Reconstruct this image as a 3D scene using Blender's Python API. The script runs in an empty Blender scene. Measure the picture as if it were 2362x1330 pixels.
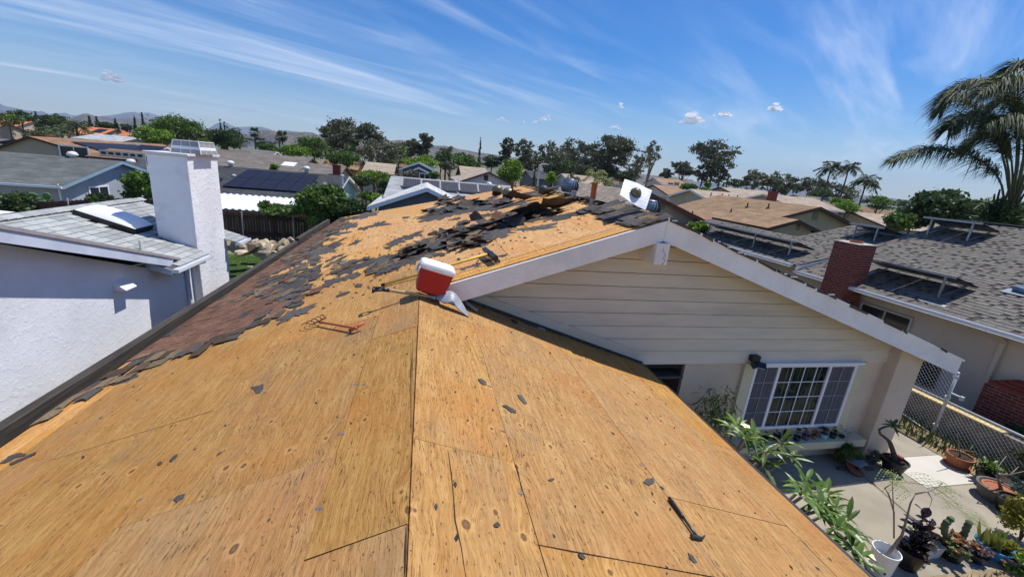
import bpy, math, random
import numpy as np
from mathutils import Vector, Matrix
random.seed(7)
rng = np.random.default_rng(7)
SC = bpy.context.scene
COL = SC.collection
R = math.radians

# ------------------------------------------------------------------ camera
CAMH = 4.83                       # eye height above the patio
FPX, YAW, PITCH, ROLL = 960.0, R(12.77), R(15.96), R(5.35)
FW = np.array([math.sin(YAW) * math.cos(PITCH), math.cos(YAW) * math.cos(PITCH), -math.sin(PITCH)])
_rt = np.array([math.cos(YAW), -math.sin(YAW), 0.0])
_up = np.cross(_rt, FW)
RT = math.cos(ROLL) * _rt + math.sin(ROLL) * _up
UP = -math.sin(ROLL) * _rt + math.cos(ROLL) * _up
CAM0 = np.array([0.0, 0.0, CAMH])
cd = bpy.data.cameras.new('camera')
cam = bpy.data.objects.new('camera', cd)
COL.objects.link(cam)
cd.sensor_fit = 'HORIZONTAL'
cd.sensor_width = 36.0
cd.lens = 36.0 * FPX / 2362.0
cd.clip_start = 0.05
cd.clip_end = 40000.0
cam.matrix_world = Matrix(((RT[0], UP[0], -FW[0], 0), (RT[1], UP[1], -FW[1], 0), (RT[2], UP[2], -FW[2], CAMH), (0, 0, 0, 1)))
SC.camera = cam

# ------------------------------------------------------------------ light
SUN_EL, SUN_AZ = 64.0, 18.0       # elevation; azimuth from +X towards +Y
SUN_E = 4.2
SKY_S = 0.097
EXPO = 0.40
HAZE = 0.00011
sd = bpy.data.lights.new('sun', 'SUN')
sun = bpy.data.objects.new('sun', sd)
COL.objects.link(sun)
sd.energy = SUN_E
sd.angle = R(0.53)
sd.color = (1.0, 0.955, 0.89)
_e, _a = R(SUN_EL), R(SUN_AZ)
SUNV = Vector((math.cos(_e) * math.cos(_a), math.cos(_e) * math.sin(_a), math.sin(_e)))
sun.rotation_euler = SUNV.to_track_quat('Z', 'Y').to_euler()

W = bpy.data.worlds.new('World')
SC.world = W
W.use_nodes = True
nt = W.node_tree
nt.nodes.clear()
N, LK = nt.nodes, nt.links
def nd(t, **k):
    n = N.new(t)
    for a, b in k.items():
        setattr(n, a, b)
    return n
def math_node(op, a, b=None, clamp=False):
    m = nd('ShaderNodeMath', operation=op, use_clamp=clamp)
    for i, x in enumerate((a, b)):
        if x is None: continue
        if isinstance(x, (int, float)): m.inputs[i].default_value = x
        else: LK.new(x, m.inputs[i])
    return m.outputs[0]
sky = nd('ShaderNodeTexSky', sky_type='NISHITA')
sky.sun_disc = False
sky.sun_elevation = _e
sky.sun_rotation = R(90.0 - SUN_AZ)
sky.altitude = 150.0
sky.air_density = 1.0
sky.dust_density = 0.25
sky.ozone_density = 2.6
# cirrus: a flat layer high overhead, streaks running one way
tc = nd('ShaderNodeTexCoord')
sep = nd('ShaderNodeSeparateXYZ')
LK.new(tc.outputs['Generated'], sep.inputs[0])
zc = math_node('ADD', math_node('MAXIMUM', sep.outputs[2], 0.0), 0.045)
px = math_node('DIVIDE', sep.outputs[0], zc)
py = math_node('DIVIDE', sep.outputs[1], zc)
comb = nd('ShaderNodeCombineXYZ')
LK.new(px, comb.inputs[0]); LK.new(py, comb.inputs[1])
def streaks(rot, sx, sy, scale, detail, dist, lo, hi, off=(0, 0, 0), rough=0.55):
    mp = nd('ShaderNodeMapping', vector_type='POINT')
    mp0 = nd('ShaderNodeMapping', vector_type='POINT')
    mp0.inputs['Rotation'].default_value = (0, 0, rot)
    LK.new(comb.outputs[0], mp0.inputs[0])
    mp.inputs['Scale'].default_value = (sx, sy, 1)
    mp.inputs['Location'].default_value = off
    LK.new(mp0.outputs[0], mp.inputs[0])
    ns = nd('ShaderNodeTexNoise')
    ns.inputs['Scale'].default_value = scale
    ns.inputs['Detail'].default_value = detail
    ns.inputs['Roughness'].default_value = rough
    ns.inputs['Distortion'].default_value = dist
    LK.new(mp.outputs[0], ns.inputs[0])
    mr = nd('ShaderNodeMapRange', interpolation_type='SMOOTHSTEP')
    mr.inputs['From Min'].default_value = lo
    mr.inputs['From Max'].default_value = hi
    LK.new(ns.outputs[0], mr.inputs[0])
    return mr.outputs[0]
AZS = R(50.0)                      # streak heading, from +Y towards +X
s1 = streaks(AZS, 1.0, 0.16, 1.2, 8, 0.7, 0.45, 0.78, (3.1, 0.4, 0), 0.58)
s2 = streaks(AZS + R(9), 1.0, 0.16, 3.2, 7, 1.0, 0.42, 0.8, (1.7, 2.2, 3), 0.6)
s3 = streaks(AZS - R(6), 0.5, 0.25, 0.55, 3, 0.3, 0.36, 0.62, (0.6, 1.9, 7))
cl = math_node('MULTIPLY', math_node('ADD', math_node('MULTIPLY', s1, 0.85), math_node('MULTIPLY', s2, 0.26)), s3, True)
veil = streaks(AZS, 1.0, 0.3, 0.6, 4, 0.3, 0.35, 0.8, (9, 1, 2))
cl = math_node('ADD', math_node('MULTIPLY', cl, 0.80), math_node('MULTIPLY', veil, 0.07), True)
mx = nd('ShaderNodeMix', data_type='RGBA')
LK.new(cl, mx.inputs['Factor'])
hs = nd('ShaderNodeHueSaturation')
hs.inputs['Hue'].default_value = 0.512
hs.inputs['Saturation'].default_value = 1.62
hs.inputs['Value'].default_value = 1.0
LK.new(sky.outputs[0], hs.inputs['Color'])
LK.new(hs.outputs[0], mx.inputs['A'])
mx.inputs['B'].default_value = (8.2, 8.9, 10.2, 1)
bg = nd('ShaderNodeBackground')
bg.inputs['Strength'].default_value = SKY_S
LK.new(mx.outputs['Result'], bg.inputs['Color'])
wo = nd('ShaderNodeOutputWorld')
LK.new(bg.outputs[0], wo.inputs[0])

SC.view_settings.view_transform = 'Standard'
SC.view_settings.look = 'None'
SC.view_settings.exposure = EXPO
SC.view_settings.gamma = 1.0
SC.view_settings.use_curve_mapping = False
SC.render.engine = 'CYCLES'
SC.cycles.max_bounces = 6
SC.cycles.diffuse_bounces = 3
SC.cycles.glossy_bounces = 3
SC.cycles.transmission_bounces = 4
SC.cycles.transparent_max_bounces = 8
SC.cycles.volume_bounces = 0
SC.cycles.sample_clamp_indirect = 4.0
SC.cycles.use_denoising = True

# ------------------------------------------------------------------ geometry of the place
def ray(u, v):
    return FW + RT * (u - 1181.0) / FPX + UP * (665.0 - v) / FPX
def onY(u, v, Y): d = ray(u, v); return CAM0 + d * (Y / d[1])
def onX(u, v, X): d = ray(u, v); return CAM0 + d * (X / d[0])
def onZ(u, v, z): d = ray(u, v); return CAM0 + d * ((z - CAMH) / d[2])
def onD(u, v, D): d = ray(u, v); return CAM0 + d * (D / math.hypot(d[0], d[1]))
def onP(u, v, p, n):
    d = ray(u, v); n = np.array(n, float)
    return CAM0 + d * (np.dot(np.array(p, float) - CAM0, n) / np.dot(d, n))
HC, XC, SL = 3.23, -0.027, 0.345   # ridge height of the near roof, its x, roof pitch
RX = 3.24                          # main ridge x
ZR = HC + SL * (RX - XC)
SM = 0.33
YG = 5.2                           # face of the gable's rake boards
YW = 5.55                          # face of the gable wall
def zl(x): return HC + SL * (x - XC)
def zr(x): return HC - SL * (x - XC)
def zm(x): return ZR - SM * (x - RX)
NL = np.array([-SL, 0, 1]) / math.hypot(SL, 1)
NR = np.array([SL, 0, 1]) / math.hypot(SL, 1)
def onL(u, v, h=0.0): return onP(u, v, np.array([XC, 0, HC]) + NL * h, NL)
def onR(u, v, h=0.0): return onP(u, v, np.array([XC, 0, HC]) + NR * h, NR)
def proj(p):
    q = np.array(p, float) - CAM0; z = q @ FW
    return 1181 + FPX * (q @ RT) / z, 665 - FPX * (q @ UP) / z

# ------------------------------------------------------------------ mesh builder
ORG = {}
def nrm(v):
    v = np.array(v, float); return v / (np.linalg.norm(v) + 1e-12)
def frame(d, up=(0, 0, 1)):
    d = nrm(d); up = np.array(up, float)
    if abs(d @ nrm(up)) > 0.97: up = np.array([1.0, 0, 0])
    a = nrm(np.cross(up, d)); b = np.cross(d, a)
    return a, b
class MB:
    def __init__(s): s.v = []; s.f = []; s.c = []
    def add(s, vs, fs, col=None):
        o = len(s.v); s.v.extend([tuple(map(float, p)) for p in vs])
        for f in fs:
            s.f.append(tuple(i + o for i in f)); s.c.append(col or (1, 1, 1))
        return s
    def box(s, lo, hi, col=None, M=None):
        x0, y0, z0 = lo; x1, y1, z1 = hi
        vs = [(x0, y0, z0), (x1, y0, z0), (x1, y1, z0), (x0, y1, z0), (x0, y0, z1), (x1, y0, z1), (x1, y1, z1), (x0, y1, z1)]
        if M is not None: vs = [tuple(M @ Vector(p)) for p in vs]
        return s.add(vs, [(0, 3, 2, 1), (4, 5, 6, 7), (0, 1, 5, 4), (1, 2, 6, 5), (2, 3, 7, 6), (3, 0, 4, 7)], col)
    def obox(s, c, ax, ay, az, col=None):
        """box from centre and three half-axis vectors"""
        c, ax, ay, az = [np.array(q, float) for q in (c, ax, ay, az)]
        vs = [c + i * ax + j * ay + k * az for k in (-1, 1) for i, j in ((-1, -1), (1, -1), (1, 1), (-1, 1))]
        return s.add(vs, [(0, 3, 2, 1), (4, 5, 6, 7), (0, 1, 5, 4), (1, 2, 6, 5), (2, 3, 7, 6), (3, 0, 4, 7)], col)
    def bar(s, a, b, w, h, up=(0, 0, 1), col=None):
        a, b = np.array(a, float), np.array(b, float)
        p, q = frame(b - a, up)
        return s.obox((a + b) / 2, (b - a) / 2, p * w / 2, q * h / 2, col)
    def prism(s, poly, d, col=None):
        """polygon of 3-D points pushed along d (poly counter-clockwise seen against d)"""
        n = len(poly); d = np.array(d, float)
        a = [np.array(p, float) for p in poly]; b = [p + d for p in a]
        fs = [tuple(range(n))[::-1], tuple(range(n, 2 * n))]
        fs += [(i, (i + 1) % n, n + (i + 1) % n, n + i) for i in range(n)]
        return s.add(a + b, fs, col)
    def quad(s, a, b, c, d, col=None): return s.add([a, b, c, d], [(0, 1, 2, 3)], col)
    def tube(s, pts, r, n=8, cap=True, col=None):
        pts = [np.array(p, float) for p in pts]; m = len(pts)
        rs = r if hasattr(r, '__len__') else [r] * m
        vs = []; a = None
        for i, p in enumerate(pts):
            d = pts[min(i + 1, m - 1)] - pts[max(i - 1, 0)]
            if a is None: a, b = frame(d)
            else:
                d = nrm(d); a = nrm(a - d * (a @ d)); b = np.cross(d, a)
            for k in range(n):
                t = 2 * math.pi * k / n
                vs.append(p + rs[i] * (math.cos(t) * a + math.sin(t) * b))
        fs = [(i * n + k, i * n + (k + 1) % n, (i + 1) * n + (k + 1) % n, (i + 1) * n + k) for i in range(m - 1) for k in range(n)]
        if cap: fs += [tuple(range(n))[::-1], tuple(range((m - 1) * n, m * n))]
        return s.add(vs, fs, col)
    def lathe(s, c, prof, n=20, axis=(0, 0, 1), col=None, squash=1.0):
        """prof: (radius, height) pairs"""
        c = np.array(c, float); ax = nrm(axis); a, b = frame(ax, (0, 1, 0))
        vs = []
        for r, h in prof:
            for k in range(n):
                t = 2 * math.pi * k / n
                vs.append(c + ax * h + r * (math.cos(t) * a + squash * math.sin(t) * b))
        m = len(prof)
        fs = [(i * n + k, i * n + (k + 1) % n, (i + 1) * n + (k + 1) % n, (i + 1) * n + k) for i in range(m - 1) for k in range(n)]
        if prof[0][0] > 1e-6: fs.append(tuple(range(n))[::-1])
        if prof[-1][0] > 1e-6: fs.append(tuple(range((m - 1) * n, m * n)))
        return s.add(vs, fs, col)
    def build(s, name, mat, parent=None, smooth=False, bevel=0.0, mesh_name=None):
        o0 = ORG.get(parent.name, np.zeros(3)) if parent is not None else np.zeros(3)
        if parent is None and s.v:
            a = np.array(s.v); o0 = np.array([a[:, 0].mean(), a[:, 1].mean(), a[:, 2].min()])
        me = bpy.data.meshes.new(mesh_name or name)
        me.from_pydata([(p[0] - o0[0], p[1] - o0[1], p[2] - o0[2]) for p in s.v], [], s.f)
        if any(c != (1, 1, 1) for c in s.c):
            at = me.attributes.new('col', 'FLOAT_COLOR', 'FACE')
            at.data.foreach_set('color', np.array([(c[0], c[1], c[2], 1.0) for c in s.c], np.float32).ravel())
        if smooth: me.polygons.foreach_set('use_smooth', [True] * len(me.polygons))
        me.materials.append(mat)
        me.update()
        o = bpy.data.objects.new(name, me)
        COL.objects.link(o)
        if parent is not None:
            o.parent = parent; ORG[o.name] = o0
        else:
            o.location = o0; ORG[o.name] = o0
        if bevel > 0:
            b = o.modifiers.new('edge', 'BEVEL'); b.width = bevel; b.segments = 2; b.limit_method = 'ANGLE'
        return o
def tag(o, label, cat, group=None, kind=None):
    o['label'] = label; o['category'] = cat
    if group: o['group'] = group
    if kind: o['kind'] = kind
    return o
def kind(o, k): o['kind'] = k; return o
def thing(name, label, cat, loc, group=None, kind=None):
    o = bpy.data.objects.new(name, None)
    o.empty_display_size = 0.1
    COL.objects.link(o); o.location = tuple(map(float, loc))
    ORG[o.name] = np.array(loc, float)
    return tag(o, label, cat, group, kind)
def dup(o, loc=None, rz=None, label=None, sc=None, parent=None):
    c = o.copy(); COL.objects.link(c)
    if parent is not None: c.parent = parent
    if loc is not None: c.location = tuple(map(float, loc)); ORG[c.name] = np.array(loc, float)
    if rz is not None: c.rotation_euler = (0, 0, rz)
    if sc is not None: c.scale = (sc, sc, sc) if not hasattr(sc, '__len__') else sc
    if label: c['label'] = label
    for ch in list(o.children): dup(ch, parent=c)
    return c
def clip(poly, a, b, c):
    """keep the part of a 2-D polygon where a*x+b*y<=c"""
    out = []
    for i in range(len(poly)):
        p, q = poly[i], poly[(i + 1) % len(poly)]
        dp, dq = a * p[0] + b * p[1] - c, a * q[0] + b * q[1] - c
        if dp <= 0: out.append(p)
        if (dp < 0) != (dq < 0) and dp != dq:
            t = dp / (dp - dq)
            if 0 < t < 1: out.append((p[0] + t * (q[0] - p[0]), p[1] + t * (q[1] - p[1])))
    return out
def jit(a): return random.uniform(-a, a)
# ------------------------------------------------------------------ materials
def newmat(name):
    m = bpy.data.materials.new(name); m.use_nodes = True
    t = m.node_tree; t.nodes.clear()
    out = t.nodes.new('ShaderNodeOutputMaterial')
    b = t.nodes.new('ShaderNodeBsdfPrincipled')
    t.links.new(b.outputs[0], out.inputs[0])
    return m, t, b
class G:
    """small node helper"""
    def __init__(s, t): s.t = t
    def n(s, ty, ins=None, **k):
        x = s.t.nodes.new(ty)
        for a, b in k.items(): setattr(x, a, b)
        for key, val in (ins or {}).items():
            if isinstance(val, (int, float, tuple)): x.inputs[key].default_value = val
            else: s.t.links.new(val, x.inputs[key])
        return x
    def math(s, op, a, b=0.0, clamp=False):
        return s.n('ShaderNodeMath', {0: a, 1: b}, operation=op, use_clamp=clamp).outputs[0]
    def noise(s, vec, scale, detail=4, rough=.55, dist=0):
        return s.n('ShaderNodeTexNoise', {'Vector': vec, 'Scale': scale, 'Detail': detail, 'Roughness': rough, 'Distortion': dist}).outputs[0]
    def ramp(s, v, lo, hi, a=0.0, b=1.0):
        return s.n('ShaderNodeMapRange', {0: v, 1: lo, 2: hi, 3: a, 4: b}, interpolation_type='SMOOTHSTEP').outputs[0]
    def mix(s, f, a, b, blend='MIX'):
        x = s.n('ShaderNodeMix', data_type='RGBA', blend_type=blend)
        for key, val in (('Factor', f), ('A', a), ('B', b)):
            if isinstance(val, (int, float)): x.inputs[key].default_value = val
            elif isinstance(val, tuple): x.inputs[key].default_value = val if len(val) == 4 else val + (1,)
            else: s.t.links.new(val, x.inputs[key])
        return x.outputs['Result']
    def mapping(s, vec, scale=(1, 1, 1), rot=(0, 0, 0), loc=(0, 0, 0)):
        return s.n('ShaderNodeMapping', {'Vector': vec, 'Scale': scale, 'Rotation': rot, 'Location': loc}).outputs[0]
    def bump(s, h, strength=.3, dist=.01, nrm=None):
        x = s.n('ShaderNodeBump', {'Height': h, 'Strength': strength, 'Distance': dist})
        if nrm is not None: s.t.links.new(nrm, x.inputs['Normal'])
        return x.outputs[0]
def M(name, base, rough=.8, var=.12, scale=4.0, fine=0.0, fscale=60.0, bump=0.0, bscale=40.0, metallic=0.0, spec=.3, attr=False, objvar=0.0, stain=0.0, stretch=(1, 1, 1), transl=0.0):
    m, t, b = newmat(name); g = G(t)
    co = g.n('ShaderNodeTexCoord').outputs['Object']
    if stretch != (1, 1, 1): co = g.mapping(co, stretch)
    f = g.ramp(g.noise(co, scale, 5), .3, .7, 1 - var, 1 + var)
    if fine: f = g.math('MULTIPLY', f, g.ramp(g.noise(co, fscale, 3), .3, .7, 1 - fine, 1 + fine))
    if stain: f = g.math('MULTIPLY', f, g.ramp(g.noise(co, scale * .35, 6, .65), .5, .75, 1.0, 1 - stain))
    if objvar:
        r = g.n('ShaderNodeObjectInfo').outputs['Random']
        f = g.math('MULTIPLY', f, g.ramp(r, 0, 1, 1 - objvar, 1 + objvar))
    c = g.mix(1.0, tuple(base) + (1,), f, 'MULTIPLY')
    if attr:
        c = g.mix(1.0, c, g.n('ShaderNodeAttribute', attribute_name='col').outputs['Color'], 'MULTIPLY')
    t.links.new(c, b.inputs['Base Color'])
    b.inputs['Roughness'].default_value = rough
    b.inputs['Metallic'].default_value = metallic
    b.inputs['Specular IOR Level'].default_value = spec
    if bump:
        t.links.new(g.bump(g.noise(co, bscale, 5, .6), bump, .02), b.inputs['Normal'])
    if transl > 0:
        tr = g.n('ShaderNodeBsdfTranslucent', {'Color': c})
        ms = g.n('ShaderNodeMixShader', {0: transl})
        t.links.new(b.outputs[0], ms.inputs[1]); t.links.new(tr.outputs[0], ms.inputs[2])
        out = [n for n in t.nodes if n.type == 'OUTPUT_MATERIAL'][0]
        t.links.new(ms.outputs[0], out.inputs[0])
    return m

KNOTS = ((.25, 1.63, .030), (.55, 1.62, .022), (.63, 2.17, .018), (.52, 2.53, .014), (.77, 2.68, .014), (.97, 2.5, .020), (1.37, 2.54, .013), (1.30, 2.19, .018), (1.67, 2.15, .015), (1.61, 3.75, .014), (1.05, 3.69, .012), (1.24, 3.03, .016), (1.33, 2.7, .014), (-.03, 1.66, .024), (-.85, 1.79, .028), (-1.19, 2.53, .022), (-1.07, 2.49, .022), (-.80, 2.5, .016), (-1.94, 2.88, .022), (-.58, 2.5, .015), (-1.06, 2.96, .017), (-2.18, 2.98, .018), (-2.29, 2.91, .020), (-.79, 3.24, .014), (-2.24, 3.44, .015), (-.07, 1.79, .012), (-1.6, 3.9, .014), (-2.6, 2.7, .018), (1.0, 1.5, .018), (2.4, 2.9, .016))
def plywood_mat(name, along=1, tone=(1, 1, 1), dirt=1.0):
    """weathered sheathing: grain runs along y, football knots, checks, nail holes, grey and orange patches"""
    m, t, b = newmat(name); g = G(t)
    co0 = g.n('ShaderNodeTexCoord').outputs['Object']
    rnd = g.n('ShaderNodeObjectInfo').outputs['Random']
    off = g.n('ShaderNodeCombineXYZ', {0: g.math('MULTIPLY', rnd, 37.0), 1: g.math('MULTIPLY', rnd, 91.0), 2: 0.0}).outputs[0]
    co = g.n('ShaderNodeVectorMath', {0: co0, 1: off}, operation='ADD').outputs[0]
    sp = g.n('ShaderNodeSeparateXYZ', {0: co})
    flat = g.n('ShaderNodeCombineXYZ', {0: sp.outputs[0], 1: sp.outputs[1], 2: 0.0}).outputs[0]
    # knots: nearest cell centre in stretched space
    kc = g.mapping(flat, (2.3, 1.5, 1))
    vo = g.n('ShaderNodeTexVoronoi', {'Vector': kc, 'Scale': 1.15, 'Randomness': 1.0}, voronoi_dimensions='2D')
    d = vo.outputs['Distance']
    pick = g.n('ShaderNodeSeparateColor', {0: vo.outputs['Color']})
    kr = g.ramp(pick.outputs[0], 0.5, 1.0, 0.006, 0.038)
    kn = g.math('ADD', g.noise(flat, 22, 3), -.5)
    dk = g.math('SUBTRACT', g.math('ADD', d, g.math('MULTIPLY', kn, .03)), kr)
    core = g.ramp(dk, -.012, .012, 1, 0)
    core = g.math('MULTIPLY', core, g.ramp(pick.outputs[0], .54, .56))
    ring = g.math('MULTIPLY', g.ramp(dk, 0.0, .07, 1, 0), g.ramp(pick.outputs[0], .54, .56))
    # the knots one can pick out in the photograph, at their places on the roof
    s0 = g.n('ShaderNodeSeparateXYZ', {0: co0})
    f0 = g.n('ShaderNodeCombineXYZ', {0: s0.outputs[0], 1: g.math('MULTIPLY', s0.outputs[1], .72), 2: 0.0}).outputs[0]
    kd = None
    for kx, ky, r in KNOTS:
        r *= .74
        dd = g.n('ShaderNodeVectorMath', {0: f0, 1: (kx, (ky - 5.0) * .72, 0.0)}, operation='DISTANCE').outputs['Value']
        dd = g.math('SUBTRACT', dd, r)
        kd = dd if kd is None else g.math('MINIMUM', kd, dd)
    kj = g.math('ADD', kd, g.math('MULTIPLY', kn, .012))
    core = g.math('MAXIMUM', core, g.ramp(kj, -.004, .005, 1, 0))
    ring = g.math('MAXIMUM', g.math('MULTIPLY', ring, .7), g.ramp(kj, 0, .035, 1, 0))
    heart = g.ramp(kj, -.018, -.008, 1, 0)
    # grain: fine, mostly straight, bent a little round the knots
    warp = g.math('MULTIPLY', g.ramp(kd, 0, .12, 1, 0), .035)
    wv = g.n('ShaderNodeCombineXYZ', {0: g.math('ADD', warp, g.math('MULTIPLY', g.noise(g.mapping(flat, (2.2, .7, 1)), 2.0, 4), .11)), 1: 0.0, 2: 0.0}).outputs[0]
    gco = g.n('ShaderNodeVectorMath', {0: flat, 1: wv}, operation='ADD').outputs[0]
    g1 = g.noise(g.mapping(gco, (48, 2.6, 1)), 1.0, 6, .66)
    g2 = g.noise(g.mapping(gco, (150, 9, 1)), 1.0, 4, .62)
    g4 = g.noise(g.mapping(gco, (90, 40, 1)), 1.0, 4, .65)
    big = g.noise(flat, .9, 5, .62)
    big2 = g.noise(g.mapping(flat, (1.9, .7, 1)), 1.4, 5, .65, .6)
    c = g.mix(g.ramp(g1, .38, .66), (.275, .142, .046), (.385, .225, .088))
    c = g.mix(g.ramp(g2, .50, .72, 0, .5), c, (.17, .078, .026))
    c = g.mix(g.ramp(g4, .55, .75, 0, .38), c, (.46, .30, .14))
    c = g.mix(g.ramp(big, .45, .70, 0, .55), c, (.33, .135, .036))          # orange patches
    c = g.mix(g.ramp(big2, .48, .76, 0, .55 * dirt), c, (.215, .145, .085))   # grey weathering
    lime = g.noise(g.mapping(flat, (3.1, 1.1, 1), (0, 0, 0), (4, 7, 0)), 1.2, 4, .6)
    c = g.mix(g.ramp(lime, .52, .74, 0, .4), c, (.43, .285, .115))          # cleaner yellow patches
    st = g.noise(g.mapping(flat, (10, 1.1, 1)), 1.0, 6, .72)
    c = g.mix(g.ramp(st, .58, .78, 0, .7 * dirt), c, (.095, .05, .024))     # dark streaks
    cm = g.ramp(g.noise(g.mapping(flat, (2.4, 1.2, 1), (0, 0, 0), (11, 3, 0)), 1.5, 4, .6), .40, .62)
    chk = g.math('MULTIPLY', g.ramp(g.noise(g.mapping(gco, (120, 8, 1)), 1.0, 3, .6), .575, .64), cm)
    chk2 = g.ramp(g.noise(g.mapping(gco, (200, 16, 1), (0, 0, 0), (5, 5, 0)), 1.0, 2, .5), .62, .68)
    c = g.mix(g.math('MULTIPLY', g.math('MAXIMUM', chk, g.math('MULTIPLY', chk2, .7)), .78), c, (.035, .022, .014))
    c = g.mix(g.math('MULTIPLY', ring, .5), c, (.46, .27, .11))
    c = g.mix(g.math('MULTIPLY', core, .82), c, (.075, .036, .017))
    c = g.mix(g.math('MULTIPLY', heart, .6), c, (.20, .105, .045))
    # nail holes and little chips
    v2 = g.n('ShaderNodeTexVoronoi', {'Vector': flat, 'Scale': 7.5}, voronoi_dimensions='2D')
    p2 = g.n('ShaderNodeSeparateColor', {0: v2.outputs['Color']})
    hole = g.math('MULTIPLY', g.ramp(v2.outputs['Distance'], .022, .04, 1, 0), g.ramp(p2.outputs[0], .55, .58))
    c = g.mix(g.math('MULTIPLY', hole, .85), c, (.045, .03, .02))
    v3 = g.n('ShaderNodeTexVoronoi', {'Vector': g.mapping(flat, (17, 8, 1)), 'Scale': 1.0}, voronoi_dimensions='2D')
    p3 = g.n('ShaderNodeSeparateColor', {0: v3.outputs['Color']})
    sp3 = g.math('MULTIPLY', g.ramp(v3.outputs['Distance'], .05, .10, 1, 0), g.ramp(p3.outputs[0], .72, .75))
    c = g.mix(g.math('MULTIPLY', sp3, .8), c, (.07, .045, .03))
    hue = g.n('ShaderNodeHueSaturation', {'Color': c, 'Hue': g.ramp(rnd, 0, 1, .4988, .5012), 'Saturation': g.ramp(rnd, 0, 1, .95, 1.05), 'Value': g.ramp(g.math('FRACT', g.math('MULTIPLY', rnd, 7.3)), 0, 1, .96, 1.05)}).outputs[0]
    c = g.mix(1.0, hue, tuple(tone) + (1,), 'MULTIPLY')
    t.links.new(c, b.inputs['Base Color'])
    b.inputs['Roughness'].default_value = .74
    b.inputs['Specular IOR Level'].default_value = .18
    h = g.math('ADD', g.math('MULTIPLY', g4, .5), g.math('MULTIPLY', g2, .6))
    h = g.math('SUBTRACT', h, g.math('MULTIPLY', g.math('MAXIMUM', g.math('MAXIMUM', chk, chk2), hole), .9))
    h = g.math('SUBTRACT', h, g.math('MULTIPLY', core, .4))
    t.links.new(g.bump(h, .5, .008), b.inputs['Normal'])
    return m

def stucco_mat(name, base, lace=.9, scale=3.0, stain=.10, stain_col=None):
    m, t, b = newmat(name); g = G(t)
    co = g.n('ShaderNodeTexCoord').outputs['Object']
    a = g.noise(co, 3.2 * scale, 5, .6, .35)
    lacev = g.math('ADD', g.ramp(a, .52, .60), g.ramp(g.noise(co, 7.5 * scale, 3, .6, .3), .55, .66, 0, .5))
    fine = g.noise(co, 55, 3, .6)
    h = g.math('ADD', g.math('MULTIPLY', lacev, 1.0), g.math('MULTIPLY', fine, .25))
    f = g.ramp(g.noise(co, .9, 5, .6), .35, .7, 1 + stain * .3, 1 - stain)
    c = g.mix(1.0, tuple(base) + (1,), f, 'MULTIPLY')
    if stain_col:
        c = g.mix(g.ramp(g.noise(co, 1.3, 4, .55), .56, .74, 0, .55), c, stain_col)
    t.links.new(c, b.inputs['Base Color'])
    b.inputs['Roughness'].default_value = .9
    b.inputs['Specular IOR Level'].default_value = .15
    t.links.new(g.bump(h, lace * .55, .012), b.inputs['Normal'])
    return m

def weathered_wood(name, base, dark, stretch=(30, 1.5, 30)):
    m, t, b = newmat(name); g = G(t)
    co = g.n('ShaderNodeTexCoord').outputs['Object']
    n1 = g.noise(g.mapping(co, stretch), 1.0, 6, .65)
    n2 = g.noise(co, 2.0, 5, .6)
    c = g.mix(g.ramp(n1, .35, .65), base, dark)
    c = g.mix(g.ramp(n2, .5, .8, 0, .5), c, tuple(x * .6 for x in base[:3]))
    r = g.n('ShaderNodeObjectInfo').outputs['Random']
    c = g.mix(1.0, c, g.ramp(r, 0, 1, .75, 1.25), 'MULTIPLY')
    t.links.new(c, b.inputs['Base Color'])
    b.inputs['Roughness'].default_value = .85
    t.links.new(g.bump(n1, .5, .006), b.inputs['Normal'])
    return m

def glass_mat(name, tint=(.02, .025, .03), see=0.0, rough=.03):
    m, t, b = newmat(name); g = G(t)
    b.inputs['Base Color'].default_value = tuple(tint) + (1,)
    b.inputs['Roughness'].default_value = rough
    b.inputs['Specular IOR Level'].default_value = .6
    if see > 0:
        tr = g.n('ShaderNodeBsdfTransparent', {'Color': (.75, .82, .8, 1)})
        ms = g.n('ShaderNodeMixShader', {0: see})
        t.links.new(b.outputs[0], ms.inputs[1]); t.links.new(tr.outputs[0], ms.inputs[2])
        out = [n for n in t.nodes if n.type == 'OUTPUT_MATERIAL'][0]
        t.links.new(ms.outputs[0], out.inputs[0])
    return m

def shingle_mat(name, base, var=.18, gran=.35, attr=True, stain=.15):
    m, t, b = newmat(name); g = G(t)
    co = g.n('ShaderNodeTexCoord').outputs['Object']
    f = g.ramp(g.noise(co, 1.1, 5, .6), .3, .7, 1 - stain, 1 + stain)
    f = g.math('MULTIPLY', f, g.ramp(g.noise(co, 260, 2, .6), .3, .7, 1 - gran, 1 + gran))
    f = g.math('MULTIPLY', f, g.ramp(g.noise(co, 24, 3, .6), .3, .7, 1 - var, 1 + var))
    r = g.n('ShaderNodeObjectInfo').outputs['Random']
    c = g.mix(1.0, tuple(base) + (1,), f, 'MULTIPLY')
    if attr: c = g.mix(1.0, c, g.n('ShaderNodeAttribute', attribute_name='col').outputs['Color'], 'MULTIPLY')
    else: c = g.mix(1.0, c, g.ramp(r, 0, 1, .82, 1.18), 'MULTIPLY')
    t.links.new(c, b.inputs['Base Color'])
    b.inputs['Roughness'].default_value = .92
    b.inputs['Specular IOR Level'].default_value = .2
    t.links.new(g.bump(g.noise(co, 180, 3, .6), .35, .004), b.inputs['Normal'])
    return m

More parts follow.
